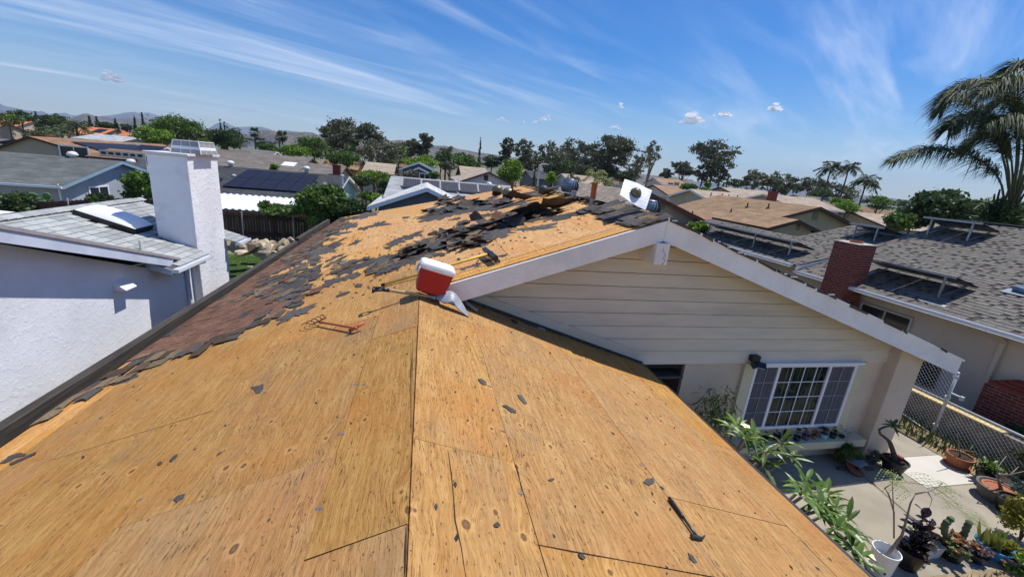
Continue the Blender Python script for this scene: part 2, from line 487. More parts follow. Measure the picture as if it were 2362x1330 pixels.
PLY = plywood_mat('plywood', tone=(1.24, 1.23, 1.14))
PLY_MID = plywood_mat('plywood_mid_sheen', tone=(1.50, 1.48, 1.40), dirt=.5)  # step between near and far sheets, part of the sun sheen in its tone
PLY_LEAN = plywood_mat('plywood_far_sheen', tone=(1.90, 1.92, 1.92), dirt=.4)  # same plywood, tone lightened to paint in the sun sheen up the slope
LUMBER = plywood_mat('lumber', tone=(1.9, 1.8, 1.5), dirt=.45)
UNDER = M('under_roof_dark', (.03, .025, .02), .95)
FELT = shingle_mat('torn_felt', (.082, .074, .068), .25, .25, attr=False)
SHG_TAN = shingle_mat('torn_shingle_tan', (.165, .125, .075), .25, .4, attr=False)
SHG_RED = shingle_mat('old_red_shingle', (.15, .080, .052), .2, .4, attr=False)
SHG_RED2 = shingle_mat('old_red_shingle_mass', (.15, .080, .052), .2, .4)
SHG_BRN = shingle_mat('brown_shingle', (.085, .060, .042), .25, .4, attr=False)
GUTTER = weathered_wood('gutter_wood', (.058, .048, .037, 1), (.022, .019, .016, 1))
WHITE_TRIM = M('white_trim', (.84, .82, .80), .55, .06, 2, fine=.04, stain=.16, bump=.08)
SIDING = M('beige_siding', (.66, .58, .46), .7, .06, 1.4, fine=.04, objvar=.045, stain=.14, bump=.05, bscale=8, stretch=(1, 1, 6))
TRIM_BEIGE = M('beige_trim', (.60, .545, .37), .65, .05, 2)
STUCCO_TAN = stucco_mat('tan_stucco', (.66, .535, .405), .45, 7, .12)
STUCCO_WHITE = stucco_mat('white_stucco', (.80, .82, .86), .46, 3.0, .10)
STUCCO_CHIM = stucco_mat('chimney_stucco', (.84, .84, .86), .75, 2.6, .10, (.60, .55, .50, 1))
STUCCO_NBR = stucco_mat('right_house_stucco', (.64, .56, .46), .4, 7, .12)
VINYL = M('white_vinyl', (.78, .79, .82), .35, .02, spec=.5)
GLASS = glass_mat('window_glass', (.018, .022, .024), .62, .02)
GLASS_D = glass_mat('dark_glass', (.02, .024, .03), 0.0, .06)
SCREEN = M('insect_screen', (.10, .10, .115), .7, .1)
CURTAIN = M('sage_curtain', (.15, .20, .165), .9, .2, 3, stretch=(14, 14, .5))
DARK = M('dark_interior', (.016, .014, .013), .95)
CONC = M('patio_concrete', (.315, .28, .215), .85, .15, 1.2, fine=.06, fscale=90, bump=.1, bscale=60, stain=.22, objvar=.03)
CONC_NEW = M('new_concrete', (.56, .53, .46), .8, .04, 1.5, fine=.03, stain=.06, bump=.06)
BLACKP = M('black_plastic', (.012, .012, .013), .42, .05, spec=.5)
WHITEP = M('white_plastic', (.80, .80, .80), .35, .03, spec=.5)
REDP = M('red_plastic', (.42, .009, .014), .38, .04, spec=.45)
YELLOW = M('yellow_handle', (.78, .50, .07), .45, .05)
ORANGE = M('orange_tool_paint', (.52, .115, .035), .5, .15, 14, stain=.4)
WOODH = M('wooden_handle', (.62, .42, .20), .55, .12, 6, stretch=(1, 1, 1))
STEEL = M('worn_steel', (.40, .41, .43), .38, .15, 12, metallic=.75, spec=.5)
STEEL_G = M('galvanised_steel', (.58, .60, .62), .42, .10, 9, metallic=.25, spec=.5)
ALU_GREY = M('grey_shovel_alloy', (.36, .38, .42), .5, .12, 10, metallic=.3)
DKSTEEL = M('dark_steel', (.075, .08, .088), .4, .15, 12, metallic=.6)
BLUEB = M('blue_bristle', (.015, .05, .13), .8, .3, 40)
TERRA = M('terracotta', (.34, .125, .06), .8, .12, 6, fine=.06)
GREYPOT = M('grey_clay_pot', (.13, .12, .11), .8, .15, 6)
BLUEPOT = M('blue_glaze', (.03, .24, .45), .3, .06, 6, spec=.5)
NAVYPOT = M('navy_glaze', (.012, .02, .055), .35, .1, spec=.5)
AQUAPOT = M('aqua_glaze', (.18, .42, .46), .35, .06, spec=.5)
PURPLEPOT = M('purple_plastic', (.10, .075, .13), .5, .08)
SOIL = M('potting_soil', (.045, .03, .02), .95, .3, 20, bump=.5)
BRICK = M('red_brick', (.20, .042, .03), .85, .14, 14, fine=.10, objvar=.22, bump=.25, bscale=50)
MORTAR = M('mortar', (.34, .25, .20), .95, .12, 10, bump=.2)
BARK = M('bark', (.10, .075, .055), .9, .25, 9, bump=.6, bscale=24, stretch=(1, 1, .3))
BARKG = M('grey_bark', (.23, .19, .15), .85, .25, 9, bump=.4, bscale=24)
PALMBARK = M('palm_bark', (.085, .07, .055), .9, .25, 6, bump=.6, bscale=10, stretch=(1, 1, 3))
PANEL = M('solar_cell', (.012, .011, .020), .45, .06, 2, spec=.22)
PANEL_POOL = M('ribbed_collector', (.03, .032, .045), .5, .1)
METALDK = M('bronze_vent', (.18, .16, .10), .42, .2, 8, metallic=.5)
BLUEVENT = M('turbine_grey', (.21, .25, .31), .38, .1, metallic=.55)
CLAYPIPE = M('primer_orange_pipe', (.42, .12, .035), .7, .15, 10)
GREYPIPE = M('grey_pipe', (.36, .35, .34), .7, .1)
FENCE = weathered_wood('dark_fence_wood', (.075, .052, .04, 1), (.035, .024, .02, 1), (25, 25, 1.2))
ROCK = M('boulder', (.36, .29, .20), .9, .4, 2.2, fine=.2, fscale=30, bump=.9, bscale=9, objvar=.5, stain=.35)
DIRT = M('dry_soil', (.27, .205, .12), .95, .3, 2, fine=.2, bump=.4)
def leafmat(name, base, transl=.28, rough=.5, spec=.35):
    return M(name, base, rough, .22, 2.2, attr=True, transl=transl, spec=spec)
LEAF = leafmat('leaf_green', (.095, .165, .030))
LEAF_LIME = leafmat('leaf_lime', (.16, .27, .028))
LEAF_DK = leafmat('leaf_dark', (.058, .098, .028))
LEAF_EUC = leafmat('leaf_eucalyptus', (.098, .108, .056), .25)
LEAF_EUC2 = leafmat('leaf_eucalyptus_olive', (.15, .152, .088), .25)
LEAF_PALM = leafmat('leaf_palm', (.075, .098, .040), .2, .62, .2)
LEAF_YEL = leafmat('leaf_yellow', (.28, .27, .035))
LEAF_PLUM = leafmat('leaf_plumeria', (.085, .155, .020), .25, .38, .4)
LEAF_BURG = leafmat('leaf_burgundy', (.030, .009, .010), .08, .25, .5)
LEAF_SUCC = leafmat('leaf_succulent', (.16, .21, .055), .1)
LEAF_RUST = leafmat('leaf_rust', (.26, .115, .04), .1)
LEAF_PINK = leafmat('leaf_pink', (.23, .13, .125), .1)
LEAF_BLUE = leafmat('leaf_bluegreen', (.10, .15, .12), .1)
GRASS = leafmat('grass_blade', (.085, .115, .026), .25)
PETAL = M('white_petal', (.80, .76, .55), .6, .05)
# ------------------------------------------------------------------ the house we stand on
house = thing('house', 'near house stripped to bare plywood roof with beige gable and white rake boards', 'house', (0.0, 5.0, 0.0))
def slab(poly, zf, n, lift, th, mb=None, col=None):
    mb = mb or MB()
    a = [np.array([x, y, zf(x)]) + np.array(n) * lift for x, y in poly]
    return mb.prism(a, np.array(n) * th, col)
HIPY = 13.6
def hip(poly): return clip(poly, 1, 1, HIPY + RX) if False else clip(poly, 1.0, 1.0, RX + HIPY) if False else clip(poly, 1.0, 1.0, 1e9)
def hipclip(poly):                 # left plane stops at the hip running from the ridge end down to the far left corner
    return clip(poly, 1.0, 1.0, RX + HIPY)
XE, XER = -3.75, 3.52              # eaves
NM = np.array([SM, 0, 1]) / math.hypot(SM, 1)
mb = MB()
slab(hipclip([(XE, -7), (XC, -7), (XC, YG), (RX, YG), (RX, 30), (XE, 30)]), zl, NL, -.06, .045, mb)
slab([(XC, -7), (XER, -7), (XER, YW - .02), (XC, YW - .02)], zr, NR, -.06, .045, mb)
mb.build('roof_base', UNDER, house)
# plywood sheets: real boards with open joints
def sheets(x0, x1, y0, y1, brk, zf, n, mat, clipf=None, step=2.44, lift=-.012, ymin=None):
    y = brk
    while y > y0: y -= step
    while y < y1:
        a, b = max(y, y0), min(y + step, y1)
        if b - a > .05:
            g = random.uniform(.001, .0035)
            xa, xb = min(x0, x1) + g, max(x0, x1) - random.uniform(.001, .0035)
            poly = [(xa + jit(.003), a + g), (xb + jit(.003), a + g + jit(.004)), (xb + jit(.003), b - g), (xa + jit(.003), b - g + jit(.004))]
            if clipf: poly = clipf(poly)
            if len(poly) > 2:
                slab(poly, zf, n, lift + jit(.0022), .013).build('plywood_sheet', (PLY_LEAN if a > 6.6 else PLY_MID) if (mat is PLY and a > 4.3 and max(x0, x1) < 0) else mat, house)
        y += step
sheets(-.03, -.475, -7, 30, 1.575, zl, NL, PLY, hipclip)
sheets(-.475, -1.67, -7, 30, 2.27, zl, NL, PLY, hipclip)
sheets(-1.67, -2.87, -7, 30, 3.48, zl, NL, PLY, hipclip)
sheets(-2.87, -3.32, -7, 30, 1.1, zl, NL, PLY, hipclip)
for xa, xb, bk in ((-3.32, -3.47, .6), (-3.47, -3.61, 2.9), (-3.61, -3.745, 1.5)):
    sheets(xa, xb, -7, 30, bk, zl, NL, LUMBER, hipclip, step=3.6)
sheets(-.02, .625, -7, YW - .03, 2.205, zr, NR, PLY)
sheets(.625, 1.84, -7, YW - .03, 1.59, zr, NR, PLY)
sheets(1.84, 3.06, -7, YW - .03, 2.25, zr, NR, PLY)
sheets(3.06, XER, -7, YW - .03, 3.4, zr, NR, PLY)
yb = 5.60
sheets(-.03, 1.19, yb, 30, 6.6, zl, NL, PLY_LEAN, hipclip)
sheets(1.19, 2.41, yb, 30, 7.3, zl, NL, PLY_LEAN, hipclip)
sheets(2.41, RX, yb, 30, 6.1, zl, NL, PLY_LEAN, hipclip)
for ya, yb2 in ((5.21, 5.335), (5.345, 5.47), (5.48, 5.592)):              # starter boards along the rake
    x = .20
    while x < RX - .05:
        x2 = min(RX - .01, x + random.uniform(1.1, 1.9))
        slab([(x + .004, ya), (x2, ya), (x2, yb2), (x + .004, yb2)], zl, NL, -.012 + jit(.002), .016).build('plank', LUMBER, house)
        x = x2
# far hip end and the slope beyond the ridge
m = MB()
hipn = nrm((0, SL, 1))
def zh(x, y): return ZR - SL * (y - HIPY)
pts = [(RX, HIPY), (XE, HIPY + RX - XE), (RX + (RX - XE), HIPY + RX - XE)]
m.prism([(x, y, zh(x, y) - .03) for x, y in (pts[0], pts[2], pts[1])], (0, 0, .03)).build('hip_roof', FELT, house)
XR2 = 9.72
# right-hand slope: felt below, shingle courses on top
slab([(RX, YG + .02), (XR2, YG + .02), (XR2, HIPY + (XR2 - RX)), (RX, HIPY)], zm, NM, -.05, .045).build('roof_slope', FELT, house)
m = MB()
for i in range(46):
    x = RX + .06 + i * .14
    y = YG + .01
    while y < 7.6:
        w = .3 + jit(.05)
        if random.random() < .9:
            g = random.uniform(.6, 1.5); tan = random.random() < .4
            c = (g * 1.8, g * 1.35, g) if tan else (g * .7, g * .7, g * .75)
            p = np.array([x, y, zm(x)]) + NM * (.004 + jit(.003))
            ux = np.array([.19, 0, -SM * .19])
            a = [p, p + ux + NM * (-.002), p + ux + np.array([0, w - .01, 0]), p + np.array([0, w - .01, 0])]
            m.prism([q for q in a], NM * .006, c)
        y += w
for k_, pts in enumerate((((1033, 1035), (1041, 1090), (1046, 1140), (1050, 1200), (1064, 1260), (1075, 1330)), ((1190, 1068), (1196, 1090), (1200, 1112), (1204, 1136)), ((1150, 800), (1158, 815), (1170, 822)), ((952, 780), (952, 830), (950, 880), (949, 1000)), ((938, 1210), (936, 1270), (934, 1330)), ((1235, 1254), (1330, 1272), (1420, 1288)))):
    a_ = [onR(u, v, .0035) for u, v in pts]; q_ = MB()
    for i_ in range(len(a_) - 1):
        w0, w1 = (.0008 if i_ == 0 else .0022 + .0012 * (i_ % 2)), (.0008 if i_ == len(a_) - 2 else .0022 + .0012 * ((i_ + 1) % 2)); sd0 = nrm(np.cross(NR, a_[i_ + 1] - a_[i_]))
        q_.add([a_[i_] - sd0 * w0, a_[i_ + 1] - sd0 * w1, a_[i_ + 1] + sd0 * w1, a_[i_] + sd0 * w0], [(0, 1, 2, 3)])
    q_.build('split', UNDER, house)
kind(m.build('shingle_course', SHG_RED2 if False else shingle_mat('charcoal_course', (.05, .046, .042)), house), 'stuff')
# eave drip edge, right
m = MB()
m.box((XER + .001, -7, zr(XER) - .06), (XER + .03, YW - .02, zr(XER) + .004))
m.build('drip_edge', BLACKP, house)
m = MB()
m.box((XER - .05, -7, zr(XER) - .21), (XER - .004, YW - .4, zr(XER) - .03)); m.build('eave_board', WHITE_TRIM, house)
# left gutter: wooden trough, outer board broken off near us
def gboard(y0, y1, x0, x1, z0, z1):
    m = MB(); n = max(1, int((y1 - y0) / 1.5))
    m.box((x0, y0, z0), (x1, y1, z1)); return m.build('gutter_board', GUTTER, house, bevel=.006)
ze = zl(XE)
gboard(2.72, 14.3, -4.02, -3.90, ze - .18, ze + .05)
gboard(14.36, 19.0, -4.02, -3.90, ze - .14, ze + .13)
m = MB(); m.box((-3.90, -7, ze - .18), (-3.765, 19.9, ze - .13)); m.build('gutter_floor', UNDER, house)  # near-black colour stands for the shade inside the trough
gboard(-7, 2.68, -4.0, -3.90, ze - .19, ze - .05)
gboard(-7, 19.9, -3.765, -3.745, ze - .17, ze - .016)
# rake boards
def rake(xa, za, xb, zb, h, y0, y1):
    m = MB(); m.prism([(xa, y0, za), (xa, y0, za - h), (xb, y0, zb - h), (xb, y0, zb)][::-1], (0, y1 - y0, 0))
    return m.build('rake_board', WHITE_TRIM, house, bevel=.004)
zt = lambda x: zl(x) - .013
rake(.335, zt(.335), RX, zt(RX), .285, YG - .04, YG)
rake(RX + .003, zm(RX) - .012, 9.72, zm(9.72) - .012, .285, YG - .04, YG)
m = MB()                                        # metal edge and torn felt along the right rake
m.prism([(RX, YG - .065, zm(RX) + .035), (RX, YG - .065, zm(RX) - .02), (9.74, YG - .065, zm(9.74) - .02), (9.74, YG - .065, zm(9.74) + .02)][::-1], (0, .022, 0))
m.build('rake_edge', WHITE_TRIM, house)
x = RX + .02
while x < 9.65:
    w = random.uniform(.05, .5)
    p = .97 if x < 6.3 else .55
    if random.random() < p:
        dz0, dz1 = random.uniform(.012, .028), random.uniform(.0, .014)
        m = MB(); m.prism([(x, YG - .068, zm(x) + .04 - dz1 * .3), (x, YG - .068, zm(x) - .004 - jit(.012)), (x + w, YG - .068, zm(x + w) - .004 - jit(.012)), (x + w, YG - .068, zm(x + w) + .04 - dz1)][::-1], (0, .09, 0)); m.build('felt_strip', FELT, house)
    x += w + random.uniform(.0, .05 if x < 6.3 else .22)
m = MB(); x = RX + .05                           # pale chips where the felt is torn
while x < 6.6:
    w = random.uniform(.03, .14)
    if random.random() < .4:
        zz = zm(x) + random.uniform(.005, .03)
        m.box((x, YG - .074, zz - .012), (x + w, YG - .069, zz + random.uniform(0, .012)))
    x += random.uniform(.06, .3)
m.build('metal_edge_chip', VINYL, house)
# ridge beam under the rake boards
m = MB(); zb = ZR - .32
m.prism([(RX - .115, YG - .09, zb), (RX - .115, YG - .09, zb - .30), (RX + .085, YG - .09, zb - .30), (RX + .085, YG - .09, zb)][::-1], (0, YW - YG + .16, 0))
m.build('ridge_beam', WHITE_TRIM, house, bevel=.006)
m = MB(); random.seed(3)                          # checks in the end grain
x, z = RX - .06, zb - .28
for k in range(6):
    pts = [(RX + .02 + jit(.06), YG - .0915, zb - .06 - .04 * k)]
    for j in range(4): pts.append((min(RX + .08, max(RX - .1, pts[-1][0] + jit(.025))), YG - .0915, max(zb - .295, pts[-1][2] - random.uniform(.01, .03))))
    m.tube(pts, .0016, 3)
m.build('end_crack', DARK, house)
# gable wall: lap siding
zs = [2.02 + .2113 * i for i in range(12)]
m = MB()
m.box((4.34, YW + .03, 0), (9.2, YW + .2, 2.05)); m.build('wall', STUCCO_TAN, house)
m = MB()
m.box((-3.0, -6.5, 0), (2.9, YW, 1.95)); m.box((-3.0, YW, 0), (2.9, 19, 1.9)); m.box((2.91, 7.2, 0), (9.0, 16, 2.1))
m.build('rear_wall', STUCCO_TAN, house)
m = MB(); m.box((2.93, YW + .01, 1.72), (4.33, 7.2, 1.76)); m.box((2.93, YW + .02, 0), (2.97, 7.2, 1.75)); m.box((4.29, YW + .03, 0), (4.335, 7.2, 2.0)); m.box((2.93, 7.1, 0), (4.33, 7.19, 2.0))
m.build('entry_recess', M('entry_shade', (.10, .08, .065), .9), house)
m = MB(); m.prism([(-.2, YW + .05, 1.9), (9.4, YW + .05, 1.9), (9.4, YW + .05, zm(9.4) - .08), (RX, YW + .05, ZR - .08), (-.2, YW + .05, zl(-.2) - .08)], (0, .08, 0)); m.build('gable_sheathing', UNDER, house)
def xl_(z): return max((z - HC) / SL + XC if z > HC else -9, (HC - z) / SL + XC if z <= HC else -9) - .05
def xr_(z): return min(9.35, RX + (ZR - z) / SM) - .02
for i in range(11):
    z0, z1 = zs[i], zs[i] + .2113
    a, b = xl_(z0 + .03), xr_(z0)
    if i == 0: a = 2.9
    c, d_ = max(xl_(z1), a), xr_(z1)
    if d_ - a < .1: break
    if c >= d_: c = d_ = (a + b) / 2
    m = MB()
    y0, y1 = YW - .012, YW + .010
    if i == 0: z0 -= .03
    pr = [np.array(q) for q in ((a, y0, z0 + .007), (b, y0, z0 + .007), (d_, y1, z1 - .007), (c, y1, z1 - .007))]
    m.prism(pr, (0, .02, 0))
    m.build('siding_board', SIDING, house)
# skirt board where the near roof meets the wall
m = MB(); xa, xb_ = .25, 3.42
m.prism([(xa, YW - .022, zr(xa) + .045), (xb_, YW - .022, zr(xb_) + .03), (xb_, YW - .022, zr(xb_) + .20), (xa, YW - .022, zr(xa) + .165)], (0, .02, 0)); m.build('skirt_board', SIDING, house)
m = MB(); m.prism([(xa, YW - .045, zr(xa) + .008), (xb_ + .08, YW - .045, zr(xb_ + .08) + .008), (xb_ + .08, YW - .045, zr(xb_ + .08) + .045), (xa, YW - .045, zr(xa) + .045)], (0, .02, 0)); m.build('flashing', DKSTEEL, house)
# pillar at the right end
m = MB(); m.box((8.55, 5.36, 0), (9.14, YW + .2, 2.35)); m.build('pillar', STUCCO_TAN, house, bevel=.015)
m = MB(); m.box((4.34, YW + .0, 0), (8.55, YW + .035, .16)); m.build('base_plinth', STUCCO_TAN, house)
# window
WX0, WX1, WZ0, WZ1 = 5.66, 7.88, .67, 1.98
mx1, mx2 = 6.18, 7.28
yf = YW - .035
def rect_frame(m, x0, x1, z0, z1, w, y0, y1):
    m.box((x0, y0, z0), (x0 + w, y1, z1)); m.box((x1 - w, y0, z0), (x1, y1, z1))
    m.box((x0 + w, y0 + .001, z1 - w), (x1 - w, y1, z1)); m.box((x0 + w, y0 + .001, z0), (x1 - w, y1, z0 + w))
m = MB(); m.box((WX0, YW + .02, WZ0), (WX1, YW + .024, WZ1)); win = m.build('window', DARK, house)
m = MB(); rect_frame(m, WX0, WX1, WZ0, WZ1, .055, yf, YW + .04)
for q in (mx1, mx2): m.box((q - .028, yf + .002, WZ0 + .055), (q + .028, YW + .04, WZ1 - .055))
m.build('frame', VINYL, win, bevel=.004)
m = MB(); m.box((WX0 - .02, yf - .06, WZ1 + .001), (WX1 + .06, YW + .02, WZ1 + .05)); m.build('head_trim', VINYL, win, bevel=.004)
def lights(x0, x1, nx, name):
    for i in range(1, nx):
        m = MB(); x = x0 + (x1 - x0) * i / nx; m.box((x - .006, yf + .012, WZ0 + .055), (x + .008, yf + .022, WZ1 - .055)); m.build('muntin', VINYL if name == 'pane' else M('muntin_grey', (.27, .27, .30), .6), win)
    for i in range(1, 4):
        m = MB(); z = WZ0 + .055 + (WZ1 - WZ0 - .11) * i / 4; m.box((x0, yf + .0135, z - .006), (x1, yf + .0235, z + .006)); m.build('muntin', VINYL if name == 'pane' else bpy.data.materials['muntin_grey'], win)
for x0, x1, nx, nm in ((WX0 + .055, mx1 - .028, 2, 'side'), (mx1 + .028, mx2 - .028, 4, 'pane'), (mx2 + .028, WX1 - .055, 2, 'side')):
    lights(x0, x1, nx, nm)
    m = MB(); m.box((x0, yf + .03, WZ0 + .055), (x1, yf + .034, WZ1 - .055))
    m.build('pane', GLASS, win)
    if nm == 'side':
        m = MB(); m.box((x0, yf + .024, WZ0 + .055), (x1, yf + .027, WZ1 - .055)); m.build('screen', M('fly_screen', (.10, .097, .112), .75, .25, 2, stretch=(16, 1, .4)), win)
m = MB()                                           # curtain folds behind the middle light
x = mx1 + .02; pts = []
while x < mx2 - .02:
    pts.append((x, YW + .004 + .006 * math.sin(x * 44) + .004 * math.sin(x * 97) )); x += .012
for (xa, ya), (xb2, yb3) in zip(pts, pts[1:]):
    if xa > mx2 - .16: continue
    m.quad((xa, ya, WZ0 + .06), (xb2, yb3, WZ0 + .06), (xb2, yb3, WZ1 - .06), (xa, ya, WZ1 - .06))
m.build('curtain', CURTAIN, win, smooth=True)
m = MB(); m.box((WX0 - .20, YW - .03, WZ0 - .10), (WX0 - .004, YW + .04, WZ1 + .03)); m.build('window_trim', TRIM_BEIGE, house)
m = MB(); m.box((WX1 + .004, YW - .03, WZ0 - .10), (WX1 + .20, YW + .04, WZ1 + .03)); m.build('window_trim', TRIM_BEIGE, house)
m = MB(); m.box((WX0 - .1, YW - .235, .44), (8.42, YW + .04, .48)); m.box((WX0 - .1, YW - .235, .33), (8.42, YW - .20, .44)); m.build('window_shelf', TRIM_BEIGE, house, bevel=.005)
# flood light over the window
fl = thing('flood_light', 'black twin flood light on the siding at the top left window corner', 'flood light', (5.58, YW - .04, 2.03))
m = MB(); m.box((5.50, YW - .10, 2.06), (5.66, YW - .004, 2.17)); m.build('housing', BLACKP, fl, bevel=.008)
for sx in (-1, 1):
    c = np.array([5.58 + sx * .07, YW - .15, 2.03]); a = nrm((1, -sx * .5, -.1)); d = nrm((sx * .5, .8, -.9)); b = np.cross(d, a)
    m = MB(); m.obox(c, a * .075, b * .05, d * .018); hd = m.build('lamp_head', BLACKP, fl)
    m = MB(); m.obox(c - d * .0 + np.array([0, -.012, -.02]), a * .06, b * .036, d * .004); m.build('lens', M('lamp_lens', (.6, .6, .58), .3), hd)
    m = MB(); m.tube([(5.58, YW - .06, 2.08), c], .014, 6); m.build('arm', BLACKP, fl)

# ------------------------------------------------------------------ vents and pipes on the roof
def dome_vent(p, r, n, parent=None, mat=METALDK, skirt=True):
    n = nrm(n); m = MB()
    prof = [(r * 1.02, .0), (r * 1.02, r * .12), (r, r * .3)] + [(r * math.cos(t), r * .3 + r * .85 * math.sin(t)) for t in np.linspace(.15, 1.45, 7)] + [(0, r * 1.16)]
    m.lathe(np.array(p) + n * r * .75, prof, 20, (0, 0, 1)); v = m.build('dome_vent', mat, parent, smooth=True)
    m = MB(); m.lathe(np.array(p), [(r * .92, 0), (r * .85, r * .75)], 16, (0, 0, 1)); m.build('collar', DARK, v)
    if skirt:
        m = MB(); q = np.array(p) - np.array([0, 0, .01])
        m.obox(q + np.array([0, 0, 0]), np.array([r * 1.6, 0, SL * r * 1.6]), np.array([0, r * 1.7, 0]), NL * .004); m.build('base_flange', FELT, v)
    return v
for u, v in ((1146, 451), (1171, 460)):
    dome_vent(onL(u, v), .17, (0, 0, 1), house)
m = MB(); p = onL(1180, 446); m.tube([p - np.array([0, 0, .1]), p + np.array([0, 0, .34])], .045, 10); m.build('vent_pipe', M('rust_pipe', (.16, .06, .03), .8), house)
p = onL(1322, 461); m = MB(); m.tube([p - np.array([0, 0, .1]), p + np.array([0, 0, .19])], .058, 12); m.build('vent_pipe', GREYPIPE, house, smooth=False)
p = onL(1365, 474); m = MB(); m.tube([p - np.array([0, 0, .1]), p + np.array([0, 0, .13])], .05, 12)
pp = m.build('vent_pipe', GREYPIPE, house)
m = MB(); m.lathe(p, [(.053, .13), (.053, .38), (.06, .385), (.06, .42), (.045, .42)], 14); m.build('painted_length', CLAYPIPE, pp)
def turbine(c, r, parent):
    c = np.array(c, float); m = MB(); n = 18
    m.lathe(c, [(r * .55, -.22), (r * .55, .0)], 16); t = m.build('turbine_vent', BLUEVENT, parent)
    for k in range(n):
        a0 = 2 * math.pi * k / n; m = MB(); vs = []
        for j in range(7):
            s = j / 6; ph = -.9 + 1.8 * s; rr = r * math.cos(ph * .85)
            zz = c[2] + r * .72 + r * .80 * math.sin(ph) ; tw = a0 + s * .45
            for w_ in (0, .42):
                vs.append((c[0] + rr * math.cos(tw + w_) * (1 - .12 * (w_ > 0)), c[1] + rr * math.sin(tw + w_) * (1 - .12 * (w_ > 0)), zz))
        m.add(vs, [(2 * j, 2 * j + 1, 2 * j + 3, 2 * j + 2) for j in range(6)]); m.build('blade', BLUEVENT, t, smooth=True)
    m = MB(); m.lathe(c, [(r * .62, r * 1.38), (r * .5, r * 1.5), (0, r * 1.58)], 16); m.build('cap', BLUEVENT, t, smooth=True)
    return t
turbine((RX + .42, 10.55, zm(RX + .42) + .14), .235, house)
turbine((RX + .36, 6.30, zm(RX + .36) + .05), .17, house)
# square white flashing with its dome vent, propped on the turbine
fs = onY(1466, 446, 5.95)
sq = thing('roof_jack', 'square white metal flashing with a bronze dome in the middle, propped on the ridge', 'roof vent', fs)
nf = nrm((.02, -.74, .67)); a, b = frame(nf, (0, 0, 1))
t_ = R(-28); a, b = a * math.cos(t_) + b * math.sin(t_), -a * math.sin(t_) + b * math.cos(t_)
m = MB(); nseg = 6
grid = []
for i in range(nseg + 1):
    for j in range(nseg + 1):
        s, w_ = i / nseg * 2 - 1, j / nseg * 2 - 1
        grid.append(fs + a * s * .225 + b * w_ * .205 + nf * (.012 * math.sin(3 * s + w_ * 2) + .02 * (s * w_)))
m.add(grid, [(i * (nseg + 1) + j, (i + 1) * (nseg + 1) + j, (i + 1) * (nseg + 1) + j + 1, i * (nseg + 1) + j + 1) for i in range(nseg) for j in range(nseg)])
fp = m.build('flashing_sheet', M('white_sheet_metal', (.78, .79, .81), .45, .05, 9, stain=.12), sq)
md = fp.modifiers.new('t', 'SOLIDIFY'); md.thickness = .003
m = MB(); m.lathe(fs + nf * .012, [(.078, 0), (.078, .02)] + [(.074 * math.cos(t), .02 + .06 * math.sin(t)) for t in np.linspace(0, 1.5, 7)] + [(0, .082)], 20, nf); m.build('dome', METALDK, sq, smooth=True)
m = MB(); m.lathe(fs + nf * .010, [(.088, 0), (.088, .005), (.079, .012)], 24, nf); m.build('rim', DKSTEEL, sq)
# ------------------------------------------------------------------ what is left of the old roofing
random.seed(11)
def xb(y):
    P = [(4.3, -3.75), (4.8, -3.5), (5.05, -3.2), (5.15, -2.5), (5.3, -2.05), (5.8, -1.72), (6.5, -1.75), (7.2, -2.15), (8.2, -2.6), (9.5, -2.85), (12, -2.9), (15, -2.8), (18, -2.9), (21, -3.3)]
    for (a, p), (b, q) in zip(P, P[1:]):
        if a <= y <= b: return p + (q - p) * (y - a) / (b - a)
    return -9
MATS3 = (FELT, SHG_TAN, SHG_BRN, SHG_RED)
shm = {}
def flake(x, y, w, l, tilt, lift, rot=0.0, th=.005, rag=.02):
    """one shingle tab lying on the left slope: l along y, w up the slope"""
    c, s_ = math.cos(rot), math.sin(rot)
    base = [(0, 0), (w, 0), (w, l), (0, l)]
    if rag:
        base = [(0 + jit(rag * .3), jit(rag)), (w * .5, jit(rag)), (w + jit(rag), jit(rag)), (w + jit(rag), l * .5), (w + jit(rag), l + jit(rag)), (jit(rag * .3), l + jit(rag))]
    poly = []
    for a, b in base:
        xx, yy = x + a * c - b * s_, y + a * s_ + b * c
        poly.append(np.array([xx, yy, zl(xx)]) + NL * (lift - tilt * a))
    return poly
keep = []
x = -3.72
row = 0
while x < -1.5:
    y = 4.2 + jit(.3)
    while y < 20.5:
        l = random.uniform(.14, .34)
        lim = xb(y) + .16 * math.sin(y * 3.1) + .10 * math.sin(y * 7.7 + 1) + jit(.10)
        if x + .1 < lim and x + y < RX + HIPY - .4:
            dd = lim - x
            edge = dd < (.75 if y < 7 else .45) + .25 * math.sin(y * 1.7)
            low = y < 5.55 + .25 * math.sin(x * 3)
            if edge or low:
                k = random.choices((0, 1, 2, 3), (2, 4, 3, .6))[0] if low else random.choices((0, 1, 2, 3), (3, 3, 3, 1))[0]
                if random.random() < .88: keep.append((y, x, l, k, .012 + random.random() * .016, jit(.10)))
            else:
                keep.append((y, x, l, 3 if random.random() < .975 else 0, .008 + random.random() * .006, jit(.03)))
        y += l + .010
    x += .135; row += 1
keep.sort()
mass = MB()
for i, (y, x, l, k, lift, rot) in enumerate(keep):
    poly = flake(x - .03, y, .185 if k == 3 else random.uniform(.10, .185), l, .045 if k == 3 else .02, lift, rot, rag=.004 if k == 3 else .03)
    if i < 285:
        MB().prism(poly, NL * .005).build('shingle', MATS3[k], house)
    else:
        g = random.uniform(.8, 1.15)
        colr = {3: (g, g, g), 0: (.28 * g, .62 * g, 1.0 * g), 1: (.85 * g, 1.4 * g, 1.3 * g), 2: (.55 * g, .9 * g, g)}[k]
        mass.prism(poly, NL * .005, colr)
kind(mass.build('shingle', SHG_RED2, house), 'stuff')

